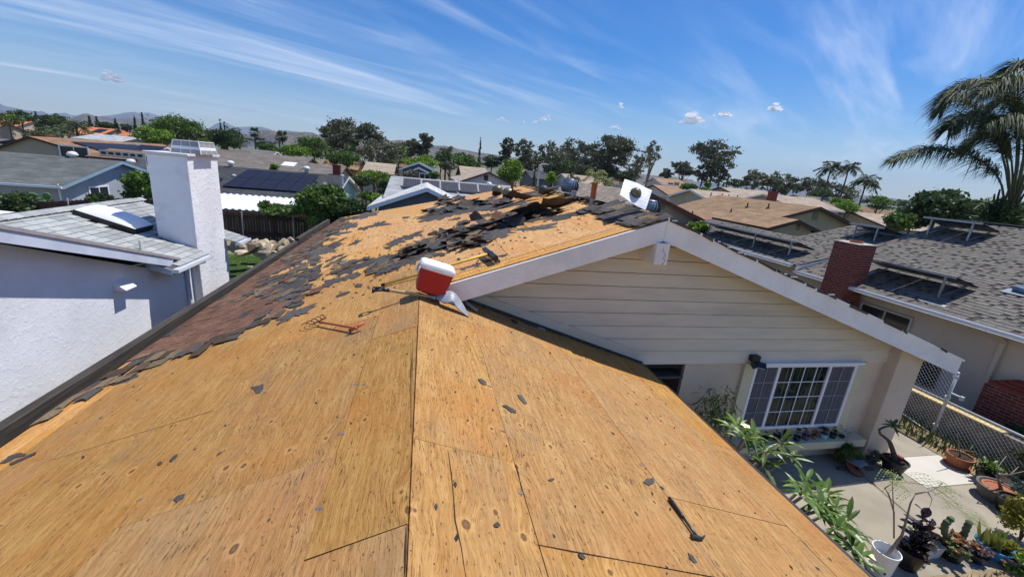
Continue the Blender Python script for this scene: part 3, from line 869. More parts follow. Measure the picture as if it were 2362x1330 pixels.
def ragged(cu, cv, lu, lv, ang, f=onL, n=16, rag=.30, h=.003):
    """ragged patch given by its look in the picture, laid on the roof plane"""
    out = []; a = R(ang)
    ph = [random.uniform(0, 6.3) for _ in range(3)]
    for k in range(n):
        t = 2 * math.pi * k / n
        r = 1 + rag * (.5 * math.sin(3 * t + ph[0]) + .35 * math.sin(5 * t + ph[1]) + .3 * math.sin(11 * t + ph[2]) + .75 * random.uniform(-1, 1))
        x, y = lu * r * math.cos(t) * (1 - .12 * abs(math.sin(t))), lv * r * math.sin(t)
        out.append(f(cu + x * math.cos(a) + y * math.sin(a), cv + x * math.sin(a) - y * math.cos(a), h))
    return out
def flat_piece(poly, n, th, mat, name='felt_patch', parent=house):
    return MB().prism(poly, n * th).build(name, mat, parent)
def Z6(x, y, lu, lv, ang): return (650 + x * .2557, 420 + y * .2557, lu * .2557, lv * .2557, ang)
patches = [  # seen in the picture: centre, half length, half width, angle
 Z6(110, 1185, 165, 38, -22), Z6(60, 1095, 115, 32, -8), Z6(200, 860, 140, 38, -22), Z6(70, 905, 150, 55, -22), Z6(60, 1010, 120, 42, -15),
 Z6(580, 795, 150, 26, -20), Z6(780, 735, 150, 30, -17), Z6(880, 690, 100, 18, -15), Z6(450, 905, 115, 26, -22), Z6(610, 850, 120, 24, -15),
 Z6(960, 790, 60, 24, -28), Z6(1050, 735, 150, 44, -18), Z6(1180, 700, 100, 36, -14), Z6(870, 835, 40, 9, -15),
 Z6(400, 600, 160, 34, -16), Z6(280, 655, 150, 40, -20), Z6(450, 575, 90, 20, -12), Z6(660, 545, 60, 14, -24), Z6(870, 385, 95, 20, -12), Z6(740, 415, 60, 13, -12),
 Z6(430, 470, 190, 22, -7), Z6(600, 395, 90, 30, -18), Z6(760, 300, 130, 22, -14), Z6(1120, 320, 34, 8, -8), Z6(1030, 545, 80, 22, -12), Z6(960, 590, 34, 12, -12),
 Z6(1280, 640, 150, 32, -12), Z6(1400, 560, 260, 58, -10), Z6(1700, 500, 260, 62, -9), Z6(1950, 440, 180, 46, -9), Z6(2150, 330, 230, 50, -9), Z6(1420, 655, 60, 14, -10),
 Z6(1500, 290, 230, 30, -10), Z6(1380, 320, 130, 20, -12), Z6(1700, 215, 230, 36, -12), Z6(1900, 235, 120, 18, -10), Z6(1740, 755, 60, 16, -14), Z6(1640, 785, 28, 8, -10), Z6(1860, 705, 55, 14, -12), Z6(2000, 660, 40, 7, -10),
 Z6(180, 760, 110, 24, -24), Z6(150, 700, 150, 30, -20), Z6(60, 760, 90, 24, -22), Z6(1060, 690, 120, 22, -16), Z6(330, 540, 100, 22, -16),
 (1290, 500, 60, 6, -8), (1240, 525, 45, 5, -8), (1190, 470, 40, 4, -14), (1260, 470, 22, 3, -12), (1350, 457, 18, 4, -10), (1405, 472, 40, 9, -8), (1130, 495, 26, 3, -10), (1245, 440, 50, 3, -14), (1220, 452, 34, 3, -12), (1430, 478, 30, 5, -10),
 (1190, 440, 12, 2, -10), (1310, 470, 16, 2.5, -12), (1050, 505, 12, 2, -12), (905, 560, 16, 3, -20), (835, 600, 20, 3, -22), (1440, 500, 18, 5, -12),
 (1100, 482, 60, 4, -12), (1030, 490, 60, 6, -10), (945, 545, 34, 5, -16),
]
for p in patches:
    flat_piece(ragged(*p, rag=.45, n=34, h=.0035 + random.random() * .004), NL, .004, FELT)
for p in [(60 / 1.9275 + 0, 640 + 800 / 1.9275, 34, 5, -22), (295, 872, 30, 6, -24), (300, 820 - 0, 0, 0, 0)]:
    if p[2]: flat_piece(ragged(*p, rag=.4, n=14), NL, .004, FELT)
# broken tabs still nailed down, tan and black, along the torn bands
for cu, cv, su, sv, n in ((690, 640, 60, 18, 26), (800, 615, 55, 14, 22), (905, 600, 50, 14, 24), (735, 570, 40, 12, 16), (720, 610, 60, 20, 20), (665, 680, 35, 22, 22), (975, 585, 45, 10, 22), (1040, 560, 45, 12, 20), (860, 632, 40, 8, 10), (1005, 492, 50, 6, 10)):
    for _ in range(n):
        u, v = cu + random.gauss(0, su * .6), cv + random.gauss(0, sv * .5) - .18 * 0
        v -= (u - cu) * .28
        c = onL(u, v)
        k = random.choices((0, 1, 2), (5, 3, 2))[0]
        poly = flake(c[0], c[1], random.uniform(.07, .17), random.uniform(.14, .42), jit(.06), .010 + random.random() * .012, jit(.35), rag=.035)
        MB().prism(poly, NL * .004).build('torn_tab', MATS3[k], house)
# stacked shingles left along the ridge near the peak
for i in range(54):
    x = RX - random.uniform(.02, .5) * (1 if i % 3 else .6); y = random.uniform(5.25, 7.2) if i % 2 else random.uniform(5.25, 6.3)
    poly = flake(x - .1, y - .15, .2, .32, jit(.10), .01 + .004 * (i % 8), jit(.2), rag=.02)
    MB().prism(poly, NL * .006).build('torn_tab', MATS3[random.choices((0, 2, 1), (5, 3, 2))[0]], house)
m = MB()
for i in range(70):
    y = 7.2 + (HIPY - 7.2) * i / 70
    if random.random() < (.8 if y < 9.5 else .35):
        x0 = RX + jit(.05)
        m.obox((x0, y, ZR + .012 + jit(.012)), (.12, jit(.03), -.03), (0, .07, jit(.01)), (0, 0, .003), (.8 + jit(.3),) * 3)
kind(m.build('ridge_cap_scrap', shingle_mat('ridge_scrap', (.045, .036, .032)), house), 'stuff')
# tiny chips, nobody could count them
m = MB()
for i in range(1500):
    if i < 500:
        x, y = random.uniform(-3.3, -.1), random.uniform(1.2, 6); f, n_ = zl, NL
        if random.random() > .10: continue
    elif i < 1250: x, y = random.uniform(-2.6, 3.1), random.uniform(5.7, 13); f, n_ = zl, NL
    else:
        x, y = random.uniform(.05, 3.3), random.uniform(1.2, 5.3); f, n_ = zr, NR
        if random.random() > .35: continue
    s = random.uniform(.004, .011) * (1 if y < 5.7 else 2.6); l = s * random.uniform(1, 3.2)
    c = np.array([x, y, f(x)]) + n_ * .004
    t = R(90) + jit(.7); a = np.array([math.cos(t), math.sin(t), 0]); b = np.array([-math.sin(t), math.cos(t), 0])
    g = random.uniform(.6, 1.6)
    m.prism([c + a * l, c + b * s * random.uniform(.6, 1.2), c - a * l * random.uniform(.6, 1), c - b * s], n_ * .002, (g, g, g))
kind(m.build('felt_chip', shingle_mat('felt_chips', (.045, .04, .038)), house), 'stuff')
# galvanised clips at the panel joints
for u, v in ((1130, 890), (1160, 993), (1200, 1136), (820, 886), (787, 1000), (736, 1172), (612, 903 - 0), (440, 1010), (325, 1150), (1353, 895), (1405, 970), (1480, 1072), (1110, 823), (840, 885)):
    f, n_ = (onR, NR) if u > 960 else (onL, NL)
    c = f(u, v, .003); a = np.array([.014, 0, SL * .014 * (-1 if u > 960 else 1)]); t = jit(.5)
    MB().obox(c, a, np.array([jit(.006), .008, 0]), n_ * .0012).build('panel_clip', STEEL, house)

# ------------------------------------------------------------------ loose pieces
def sheet(c, w, l, rx, ry, rz, curl, mat, nx=4, ny=5, rag=.04, fold=0.0):
    """bent piece of shingle sheet"""
    Mx = Matrix.Rotation(rz, 3, 'Z') @ Matrix.Rotation(ry, 3, 'Y') @ Matrix.Rotation(rx, 3, 'X')
    vs = []; ph = random.uniform(0, 6)
    for i in range(nx + 1):
        for j in range(ny + 1):
            s, t = i / nx * 2 - 1, j / ny * 2 - 1
            x, y = s * w / 2, t * l / 2
            if abs(s) == 1: x += jit(rag)
            if abs(t) == 1: y += jit(rag)
            z = curl * (t * t - .4) + .025 * math.sin(2.2 * s + ph) * l + fold * max(0, s) ** 2
            vs.append(np.array(Mx @ Vector((x, y, z))) + c)
    N_ = len(vs); th = np.array(Mx @ Vector((0, 0, .006)))
    fs = []
    q = ny + 1
    for i in range(nx):
        for j in range(ny): fs.append((i * q + j, (i + 1) * q + j, (i + 1) * q + j + 1, i * q + j + 1))
    b = MB(); b.add(vs, [f_[::-1] for f_ in fs]); b.add([p + th for p in vs], fs)
    ed = [(i * q, (i + 1) * q) for i in range(nx)] + [((i + 1) * q + ny, i * q + ny) for i in range(nx)] + [(j + 1, j) for j in range(ny)] + [(nx * q + j, nx * q + j + 1) for j in range(ny)]
    for a_, b_ in ed: b.f.append((a_, b_, b_ + N_, a_ + N_)); b.c.append((1, 1, 1))
    return b
THETA = -math.atan(SL)             # lying on the left slope
heap = [((930, 590), (1000, 560), 14, 1.0), ((985, 572), (1085, 540), 26, 1.3), ((1040, 566), (1120, 556), 12, .9), ((1090, 535), (1190, 510), 20, 1.3), ((1170, 505), (1290, 484), 13, .8), ((1000, 545), (1075, 520), 8, .9)]
SEG = ('at the lower left tail of', 'in the near left bulge of', 'on the near right flank of', 'in the middle of', 'at the upper end of', 'on the far left flank of')
CLN = {}
def cname(mt): return {'torn_felt': 'black', 'torn_shingle_tan': 'tan', 'brown_shingle': 'brown', 'old_red_shingle': 'red brown'}[mt.name]
for hi, ((u0, v0), (u1, v1), n, hgt) in enumerate(heap):
    for i in range(n):
        t = (i + random.random()) / n
        c = onL(u0 + (u1 - u0) * t + jit(10), v0 + (v1 - v0) * t + jit(9)) + NL * random.uniform(.02, .06 * hgt)
        w, l = random.uniform(.16, .34), random.uniform(.22, .46)
        b = sheet(c, w, l, jit(.16), THETA + jit(.13), jit(1.2), jit(.06), FELT)
        mt = random.choices(MATS3, (7, 2.6, 1, .6))[0]; o = b.build('torn_shingle', mt)
        tag(o, '%s torn shingle %s the long roof pile' % (cname(mt), SEG[hi]), 'shingle scrap', 'torn shingles heaped across the roof')
heap2 = [((985, 490), (1080, 482), 14), ((1010, 472), (1060, 460), 12), ((1050, 480), (1110, 466), 12), ((1110, 476), (1180, 466), 6)]
SEG2 = ('along the near edge of', 'at the upper left of', 'at the upper right of', 'in the right tail of')
for hi, ((u0, v0), (u1, v1), n) in enumerate(heap2):
    for i in range(n):
        t = (i + random.random()) / n
        c = onL(u0 + (u1 - u0) * t + jit(6), v0 + (v1 - v0) * t + jit(5)) + NL * random.uniform(.01, .06)
        b = sheet(c, random.uniform(.16, .34), random.uniform(.3, .8), jit(.22), THETA + jit(.22), jit(1.2), jit(.07), FELT)
        mt = random.choices(MATS3, (8, 1.2, 1, 1))[0]
        tag(b.build('torn_shingle', mt), '%s torn shingle %s the farther pile near the vents' % (cname(mt), SEG2[hi]), 'shingle scrap', 'torn shingles in the farther pile')
# shapes that stand out in the heap
c = onL(1101, 512) + NL * .02
v0, v1 = onL(1086, 509), onL(1121, 508)
top = onY(1096, 485, v0[1] - .02)
m = MB(); m.prism([v0, v1, top + np.array([.02, 0, 0]), top], (.02, .025, 0)); m.prism([v0, top, v0 + np.array([-.02, .3, .08])], (.008, .0, .008))
tag(m.build('torn_shingle', FELT), 'black felt scrap standing up like a pointed tent in the shingle pile', 'shingle scrap', 'torn shingles heaped across the roof')
c = onL(1160, 512) + NL * .10
tag(sheet(c, .6, .8, .15, THETA + .05, -.5, .05, SHG_TAN, 6, 7).build('torn_shingle', SHG_TAN), 'largest tan shingle sheet, curled up in the middle of the pile', 'shingle scrap', 'torn shingles heaped across the roof')
c = onL(1218, 503) + NL * .17
tag(sheet(c, .55, .95, -.15, THETA - .08, -.75, -.14, FELT, 6, 8).build('torn_shingle', FELT), 'black shingle sheet arched over a dark hollow at the top of the pile', 'shingle scrap', 'torn shingles heaped across the roof')
c = onL(1195, 517) + NL * .09
tag(sheet(c, .35, .5, .6, THETA, -.6, -.06, FELT, 5, 6).build('torn_shingle', FELT), 'black shingle sheet leaning steeply beside the hollow in the pile', 'shingle scrap', 'torn shingles heaped across the roof')
c = onL(1290, 478) + NL * .08
tag(sheet(c, .3, 1.1, 0, THETA - .5, -1.0, .02, SHG_BRN, 4, 8).build('torn_shingle', SHG_BRN), 'brown folded shingle strip trailing from the pile towards the orange pipe', 'shingle scrap', 'torn shingles heaped across the roof')
for (u, v, w, l, rz, lab) in ((1215, 459, .22, 1.3, -.9, 'long brown shingle strip curling up against the dark vent cap'), (1272, 447, .28, .5, -.7, 'black shingle flap standing open beside the dark vent cap'), (1165, 470, .3, .4, .3, 'grey felt scrap leaning against the nearer dome vent'), (1025, 462, .4, .6, .2, 'rolled black felt at the tip of the farther pile')):
    c = onL(u, v) + NL * .06
    tag(sheet(c, w, l, jit(.1), THETA - .12, rz, .06, FELT, 5, 7).build('torn_shingle', SHG_BRN if 'brown' in lab else FELT), lab, 'shingle scrap', 'torn shingles in the farther pile')
m = MB(); p = onL(1253, 449); m.lathe(p + NL * .02, [(.12, 0), (.13, .10), (.11, .17), (.06, .21), (0, .22)], 16); m.build('dome_vent', M('dark_vent', (.07, .065, .055), .5), house, smooth=True)
# loose scraps on the near plywood, each with its own outline
def scrap(pts, f, n, lab, mat=FELT, th=.004, h=.004, name='shingle_scrap'):
    poly = [f(u, v, h + jit(.002)) for u, v in pts][::-1]
    return tag(flat_piece(poly, n, th, mat, name, None), lab, 'shingle scrap', 'loose scraps on the bare plywood')
S = scrap
S([(578, 893), (593, 890), (608, 885), (607, 897), (600, 905), (592, 908), (587, 899)], onL, NL, 'fan shaped black scrap alone on the near left slope')
S([(400, 1152), (410, 1143), (427, 1138), (424, 1147), (409, 1158)], onL, NL, 'narrow black scrap lying lowest on the near left slope')
S([(392, 1060), (400, 1052), (411, 1046), (406, 1057), (396, 1065)], onL, NL, 'upper of two small black scraps left of the double knots')
S([(363, 1068), (372, 1063), (375, 1067), (368, 1072)], onL, NL, 'smaller lower one of two black scraps left of the double knots')
S([(22, 1068), (50, 1056), (84, 1041), (82, 1047), (55, 1060), (27, 1072)], onL, NL, 'long thin black strip beside the broken gutter end')
S([(817, 658), (826, 654), (836, 655), (834, 661), (822, 663)], onL, NL, 'six sided black scrap up from the orange tool')
S([(775, 682), (790, 675), (806, 671), (808, 674), (795, 680), (778, 685)], onL, NL, 'slim black scrap above the orange tool tines')
S([(1102, 874), (1111, 873), (1120, 880), (1122, 888), (1113, 886), (1107, 881)], onR, NR, 'jagged black scrap nearest the ridge on the near right slope')
S([(1193, 910), (1203, 911), (1210, 921), (1216, 931), (1208, 930), (1198, 920)], onR, NR, 'folded black scrap, upper of the pair on the right slope')
S([(1158, 935), (1168, 934), (1178, 940), (1190, 947), (1190, 952), (1178, 950), (1166, 941)], onR, NR, 'bow tie shaped black scrap, lower of the pair on the right slope')
S([(1483, 1112), (1490, 1104), (1506, 1102), (1510, 1112), (1497, 1119)], onR, NR, 'square black scrap up from the hammer handle')
S([(1264, 1106), (1276, 1102), (1279, 1105), (1270, 1110)], onR, NR, 'little black scrap halfway between the hammer and the ridge')
S([(1138, 1209), (1147, 1203), (1154, 1211), (1148, 1216), (1140, 1214)], onR, NR, 'triangular black scrap right of the biggest knot')
S([(1586, 1274), (1596, 1280), (1608, 1296), (1600, 1298), (1590, 1287)], onR, NR, 'black scrap just below the hammer head')
S([(1332, 1277), (1342, 1277), (1351, 1285), (1345, 1290), (1337, 1285)], onR, NR, 'black scrap beside the bottom joint of the right slope')
S([(1185, 722), (1200, 724), (1240, 744), (1252, 756), (1228, 752), (1205, 742)], onR, NR, 'large black scrap in the shade under the gable wall')
S([(1176, 735), (1190, 739), (1196, 747), (1184, 744)], onR, NR, 'thin curled scrap next to the large one under the gable wall', SHG_BRN)
S([(1238, 748), (1262, 756), (1256, 761), (1243, 757)], onR, NR, 'grey metal offcut under the gable wall', STEEL_G)
for pts, lab in (([(1068, 690), (1080, 697), (1104, 715), (1099, 718), (1078, 704)], 'bright bent metal strip beside the shovel blade'), ([(1061, 690), (1072, 694), (1080, 712), (1074, 710)], 'dark flashing offcut tucked behind the shovel blade')):
    o = scrap(pts, onR, NR, lab, STEEL_G if 'bright' in lab else DKSTEEL, .003, .02, 'metal_offcut'); o['category'] = 'metal offcut'
# ------------------------------------------------------------------ cooler and tools
def rbox(m, w, d, h, taper, r, z0=0, n=5, M4=None, col=None, rings=None):
    """rounded-corner tapered box: rings of (z, scale)"""
    rings = rings or [(z0, 1), (z0 + h, taper)]
    vs = []; per = []
    for cx, cy, a0 in ((1, 1, 0), (-1, 1, 90), (-1, -1, 180), (1, -1, 270)):
        for k in range(n):
            t = R(a0 + 90 * k / (n - 1)); per.append((cx * (w / 2 - r) + r * math.cos(t), cy * (d / 2 - r) + r * math.sin(t)))
    for z, s in rings:
        for x, y in per: vs.append(M4 @ Vector((x * s, y * s, z)))
    q = len(per); fs = [(i * q + k, i * q + (k + 1) % q, (i + 1) * q + (k + 1) % q, (i + 1) * q + k) for i in range(len(rings) - 1) for k in range(q)]
    fs += [tuple(range(q))[::-1], tuple(range((len(rings) - 1) * q, len(rings) * q))]
    return m.add(vs, fs, col)
yc = 5.06
pa, pb = onY(953, 668, yc - .14), onY(1028, 690, yc - .14)
cw = np.linalg.norm(pb - pa) * 1.03
ang = math.atan2(pa[2] - pb[2], pb[0] - pa[0])
cc = (pa + pb) / 2; cc = np.array([cc[0], yc, cc[2]])
zmin = max(zr(cc[0] + cw * .45 * 0) , 0)
cool = thing('cooler', 'red cooler with white lid standing on the ridge against the gable', 'cooler', cc)
M4 = Matrix.Translation(Vector(cc)) @ Matrix.Rotation(ang, 4, 'Y') @ Matrix.Rotation(R(3), 4, 'Z')
ch = np.linalg.norm(onY(958, 640, yc - .14) - onY(951, 668, yc - .14))
H1 = .295
m = MB(); rbox(m, cw * .94, .27, H1, 1.0, .05, M4=M4, rings=[(0, .84), (.012, .90), (.05, .945), (H1 - .02, 1.05), (H1, 1.05)]); m.build('body', REDP, cool, smooth=False, bevel=.004)
m = MB(); rbox(m, cw * 1.0, .295, .1, 1, .06, M4=M4, rings=[(H1 - .004, 1.03), (H1 + .006, 1.05), (H1 + .038, 1.045), (H1 + .060, 1.0), (H1 + .073, .93), (H1 + .077, .8)])
lid = m.build('lid', WHITEP, cool, bevel=.003)
m = MB()
for sx in (-.25, .27):
    p = [M4 @ Vector((sx * cw - .05, -.155 - .004, H1 + .002)), M4 @ Vector((sx * cw + .05, -.155 - .004, H1 + .002)), M4 @ Vector((sx * cw + .05, -.155 - .004, H1 + .026)), M4 @ Vector((sx * cw - .05, -.155 - .004, H1 + .026))]
    m.prism([np.array(q) for q in p], np.array((M4.to_3x3() @ Vector((0, .008, 0)))))
m.build('lid_catch', WHITEP, lid)
m = MB()
for sy in (-1, 1):
    p0 = M4 @ Vector((-cw * .505, sy * .115, H1 + .01)); p1 = M4 @ Vector((-cw * .525, sy * .11, H1 - .07))
    m.tube([p0, p1], .011, 8)
m.tube([M4 @ Vector((-cw * .525, -.11, H1 - .07)), M4 @ Vector((-cw * .535, 0, H1 - .085)), M4 @ Vector((-cw * .525, .11, H1 - .07))], .012, 8)
m.build('handle', WHITEP, cool, smooth=True)
# shovel: grip hangs over the left slope, handle rests on the ridge, blade tip on the right slope
sh = thing('shovel', 'grey alloy scoop shovel with wooden shaft and black D grip lying across the ridge', 'shovel', (XC, 4.98, HC))
C0 = np.array([-.03, 4.985, HC + .018])
Gp = onY(888, 668, 4.965); tipG = onY(862, 667, 4.96)
dirh = nrm(C0 - Gp)
S0 = C0 + dirh * .17; S1 = onY(1004, 687, 4.94)
m = MB(); m.tube([Gp, C0 + np.array([0, 0, .004]), S0], .0195, 10); m.build('shaft', WOODH, sh, smooth=True)
m = MB(); a, b = frame(dirh)
for i in range(10):
    t = .25 + i * .055; p = Gp + (C0 - Gp) * t
    m.lathe(p, [(.0198, -.004), (.0200, .0), (.0198, .004 + .006 * random.random())], 8, dirh)
m.build('print_band', M('faded_print', (.36, .16, .10), .6, .5, 60), sh)
m = MB(); m.tube([S0 - dirh * .03, S0, S1], [.022, .024, .022], 10); m.build('socket', ALU_GREY, sh, smooth=True)
m = MB()                                          # D grip
e1 = nrm(np.cross(dirh, (0, 0, 1))); g0 = Gp; g1 = tipG
m.tube([g0 + dirh * .05, g0, g0 - dirh * .03], [.021, .024, .026], 10)
for sgn in (-1, 1):
    m.tube([g0 - dirh * .02, g0 - dirh * .055 + e1 * sgn * .045, g1 + e1 * sgn * .055], [.02, .017, .016], 8)
m.tube([g1 - e1 * .062, g1 + e1 * .062], .019, 10)
m.build('grip', BLACKP, sh, smooth=True)
def curve(P, n):
    out = []
    for i in range(n + 1):
        t = i / n * (len(P) - 1); k = min(int(t), len(P) - 2); f = t - k
        p0, p1, p2, p3 = P[max(k - 1, 0)], P[k], P[k + 1], P[min(k + 2, len(P) - 1)]
        out.append(.5 * (2 * p1 + (p2 - p0) * f + (2 * p0 - 5 * p1 + 4 * p2 - p3) * f * f + (3 * p1 - p0 - 3 * p2 + p3) * f ** 3))
    return out
far_ = curve([onY(1005, 684, 4.95), onY(1026, 672, 5.00), onY(1047, 674, 5.00), onY(1066, 698, 4.97), onR(1083, 729, .006)], 16)   # blade lying on its worn edge
near = curve([onY(1006, 689, 4.93), onY(1026, 700, 4.83), onY(1044, 696, 4.84), onY(1055, 711, 4.83), onR(1081, 731, .006)], 16)
vs = []; nv = 10
for i in range(17):
    for j in range(nv + 1):
        t = j / nv; s_ = math.sin(math.pi * i / 16)
        bul = .030 * math.sin(math.pi * t) * s_ + .007 * s_ * (math.cos(t * 26) if t > .45 else 0)
        vs.append(far_[i] * t + near[i] * (1 - t) + np.array([-.02, -.25, 1.0]) * bul)
q = nv + 1
m = MB(); m.add(vs, [(i * q + j, (i + 1) * q + j, (i + 1) * q + j + 1, i * q + j + 1) for i in range(16) for j in range(nv)])
bl = m.build('blade', ALU_GREY, sh, smooth=True); md = bl.modifiers.new('t', 'SOLIDIFY'); md.thickness = .006
# push broom with yellow handle
b0, b1 = onL(886, 656, .03), onL(1128, 585, .10)
br = thing('push_broom', 'push broom with yellow handle and blue bristled black head lying behind the cooler', 'broom', onL(1000, 620))
m = MB(); m.tube([b0, b1], .019, 10); m.build('handle', YELLOW, br, smooth=True)
d = nrm(b1 - b0)
m = MB(); m.tube([b0 - d * .04, b0 + d * .01], .024, 10); m.build('end_cap', BLACKP, br)
h0, h1 = onL(1117, 574, .09), onL(1144, 595, .09)
hd = nrm(h1 - h0); hn = nrm(np.cross(hd, d)); hn = hn if hn[2] > 0 else -hn
m = MB(); m.obox((h0 + h1) / 2, (h1 - h0) / 2, d * .032, hn * .028); hb = m.build('head', BLACKP, br, bevel=.006)
m = MB(); m.tube([b1 - d * .02, b1 + d * .06], .024, 10); m.build('socket', BLACKP, hb)
m = MB()
for i in range(26):
    for j in range(4):
        p = h0 + (h1 - h0) * (i + .5) / 26 + d * (-.024 + j * .016) - hn * .02
        e = p - hn * random.uniform(.05, .075) + d * .03 + hd * jit(.012)
        for k in range(3):
            m.tube([p + hd * jit(.006), e + hd * jit(.012) + d * jit(.014)], [.0022, .0012], 3, cap=False)
kind(m.build('bristle', BLUEB, br), 'stuff')
# orange ripping fork
f0, f1 = onL(736, 742, .045), onL(822, 757, .05)
fk = thing('shingle_fork', 'orange T handled ripping fork with curved rusty tines lying on the left slope', 'garden fork', onL(780, 755))
fd = nrm(f1 - f0)
m = MB(); m.tube([f0, f0 + (f1 - f0) * .85, f1], [.013, .014, .019], 8); m.build('shaft', ORANGE, fk, smooth=True)
t0, t1 = onL(806, 763, .04), onL(839, 744, .075)
m = MB(); m.tube([t0, t1], .0185, 10); m.build('cross_handle', ORANGE, fk, smooth=True)
m = MB(); m.tube([t0 - nrm(t1 - t0) * .002, t0 + nrm(t1 - t0) * .012], .0195, 10); m.build('end_ring', BLACKP, fk)
sd_ = nrm(np.cross(NL, fd))
m = MB(); m.tube([f0 - sd_ * .09 + NL * .01, f0 + sd_ * .09 + NL * .01], .009, 6); m.build('cross_bar', M('rust', (.11, .035, .018), .8, .3, 30), fk)
for k in range(5):
    s = -.09 + .045 * k; p = f0 + sd_ * s + NL * .01
    s2 = 1 + .25 * abs(k - 2) / 2; pts = [p, p - fd * .05 + NL * .02 + sd_ * s * .1, p - fd * .12 + NL * .022 + sd_ * s * .3, p - fd * .19 + NL * .0 + sd_ * s * .35, p - fd * .235 - NL * .038 + sd_ * s * .3]
    m = MB(); m.tube(pts, [.006, .0055, .005, .0045, .002], 6); m.build('tine', bpy.data.materials['rust'], fk, smooth=True)
# claw hammer
h0, h1 = onR(1543, 1147, .02), onR(1609, 1238, .022)
hm = thing('hammer', 'steel claw hammer with black handle on the near right slope', 'hammer', onR(1580, 1200))
hd = nrm(h1 - h0); hs = nrm(np.cross(NR, hd))
m = MB(); m.tube([h0, h0 + (h1 - h0) * .1, h0 + (h1 - h0) * .45, h0 + (h1 - h0) * .55], [.012, .0155, .0135, .011], 10); m.build('grip', BLACKP, hm, smooth=True)
m = MB(); m.tube([h0 + (h1 - h0) * .5, h1], [.0095, .0105], 8); m.build('shaft', DKSTEEL, hm, smooth=True)
m = MB()
m.tube([h1 - hs * .052, h1 - hs * .034, h1 - hs * .03, h1 - hs * .012, h1 + hs * .014], [.0145, .0145, .0105, .0115, .013], 12)
m.build('head', DKSTEEL, hm, smooth=False)
for sg in (-1, 1):
    m = MB(); m.tube([h1 + hs * .010 + NR * sg * .004, h1 + hs * .04 + NR * sg * .007 - hd * .002, h1 + hs * .066 + NR * sg * .009 - hd * .014, h1 + hs * .078 + NR * sg * .010 - hd * .028], [.0095, .008, .006, .002], 7); m.build('claw', DKSTEEL, hm, smooth=True)
# ------------------------------------------------------------------ white house on the left
random.seed(21)
XWL, XFL, XGL = -5.80, -5.47, -5.34
def zml(x): return 2.153 - .33 * (x + 5.6)
wp0 = onX(0, 517, XFL); wp1 = onX(405, 592, XFL)
WS = (wp0[2] - wp1[2]) / (wp1[1] - wp0[1])
def zw(y): return wp0[2] - WS * (y - wp0[1])
NML = nrm((.33, 0, 1)); NWG = nrm((0, WS, 1))
wh = thing('white_house', 'white stucco house with pale grey shingles and a wide stucco chimney next door', 'house', (-8, 10, -.5))
RXL = -8.15; YN, YF = 10.12, 14.15
m = MB(); m.prism([(XWL, 2.2, -.6), (XWL, 11.79, -.6), (XWL, 11.79, 1.95), (XWL, YN - .1, 2.1), (XWL, 3.0, zw(3.0) - .12), (XWL, 2.2, zw(3.0) - .4)], (-.25, 0, 0))
m.build('wall', STUCCO_WHITE, wh)
m = MB(); m.box((XWL - .25, 11.8, -.6), (XWL, 13.9, 1.98)); m.box((-10.6, 13.65, -.6), (XWL - .26, 13.9, 1.9)); m.build('wall', STUCCO_WHITE, wh)
CHX0 = onY(336, 352, 11.8)[0]
m = MB(); zt_ = onX(431, 362, -5.6)[2]
m.box((CHX0, 11.8, -.6), (-5.6, 13.36, zt_)); chm = m.build('chimney', STUCCO_CHIM, wh, bevel=.02)
m = MB(); m.box((CHX0 - .05, 11.75, zt_ + .002), (-5.55, 13.41, zt_ + .07)); m.build('chimney_cap', M('cap_mortar', (.66, .66, .69), .8, .1, 5, stain=.2), chm, bevel=.015)
c1, c2, c3, c4 = onY(400, 352, 12.25)[0], onY(470, 357, 12.25)[0], onY(402, 322, 12.25), 0
hx0, hx1 = c1, c2
sa = MB(); zc_ = zt_ + .072; hh = .30
def sa_ring(z, s): return [(hx0 + s, 12.12 + s, z), (hx1 - s, 12.12 + s, z), (hx1 - s, 13.0 - s, z), (hx0 + s, 13.0 - s, z)]
r0, r1, r2, r3 = sa_ring(zc_, 0), sa_ring(zc_ + .10, .015), sa_ring(zc_ + .17, .03), sa_ring(zc_ + hh, .055)
SM_ = M('spark_mesh', (.33, .32, .31), .6, .3, 60, metallic=.3)
for a, b, mt, nm in ((r0, r1, SM_, 'mesh_band'), (r1, r2, VINYL, 'metal_band'), (r2, r3, SM_, 'mesh_band')):
    q = MB(); q.add(a + b, [(i, (i + 1) % 4, 4 + (i + 1) % 4, 4 + i) for i in range(4)])
    if nm == 'mesh_band': q.add([tuple(np.array(p)) for p in b], [(0, 1, 2, 3)])
    if a is r0: arrest = q.build('spark_arrester', mt, chm)
    else: q.build(nm, mt, chm)
q = MB(); q.add(r3, [(0, 1, 2, 3)]);
for k in range(4):
    q.bar(r0[k], r3[k], .018, .018); q.bar(r3[k], r3[(k + 1) % 4], .03, .02)
    for t in (.33, .66):
        q.bar(np.array(r0[k]) * (1 - t) + np.array(r0[(k + 1) % 4]) * t, np.array(r3[k]) * (1 - t) + np.array(r3[(k + 1) % 4]) * t, .01, .01)
q.build('arrester_frame', VINYL, chm)
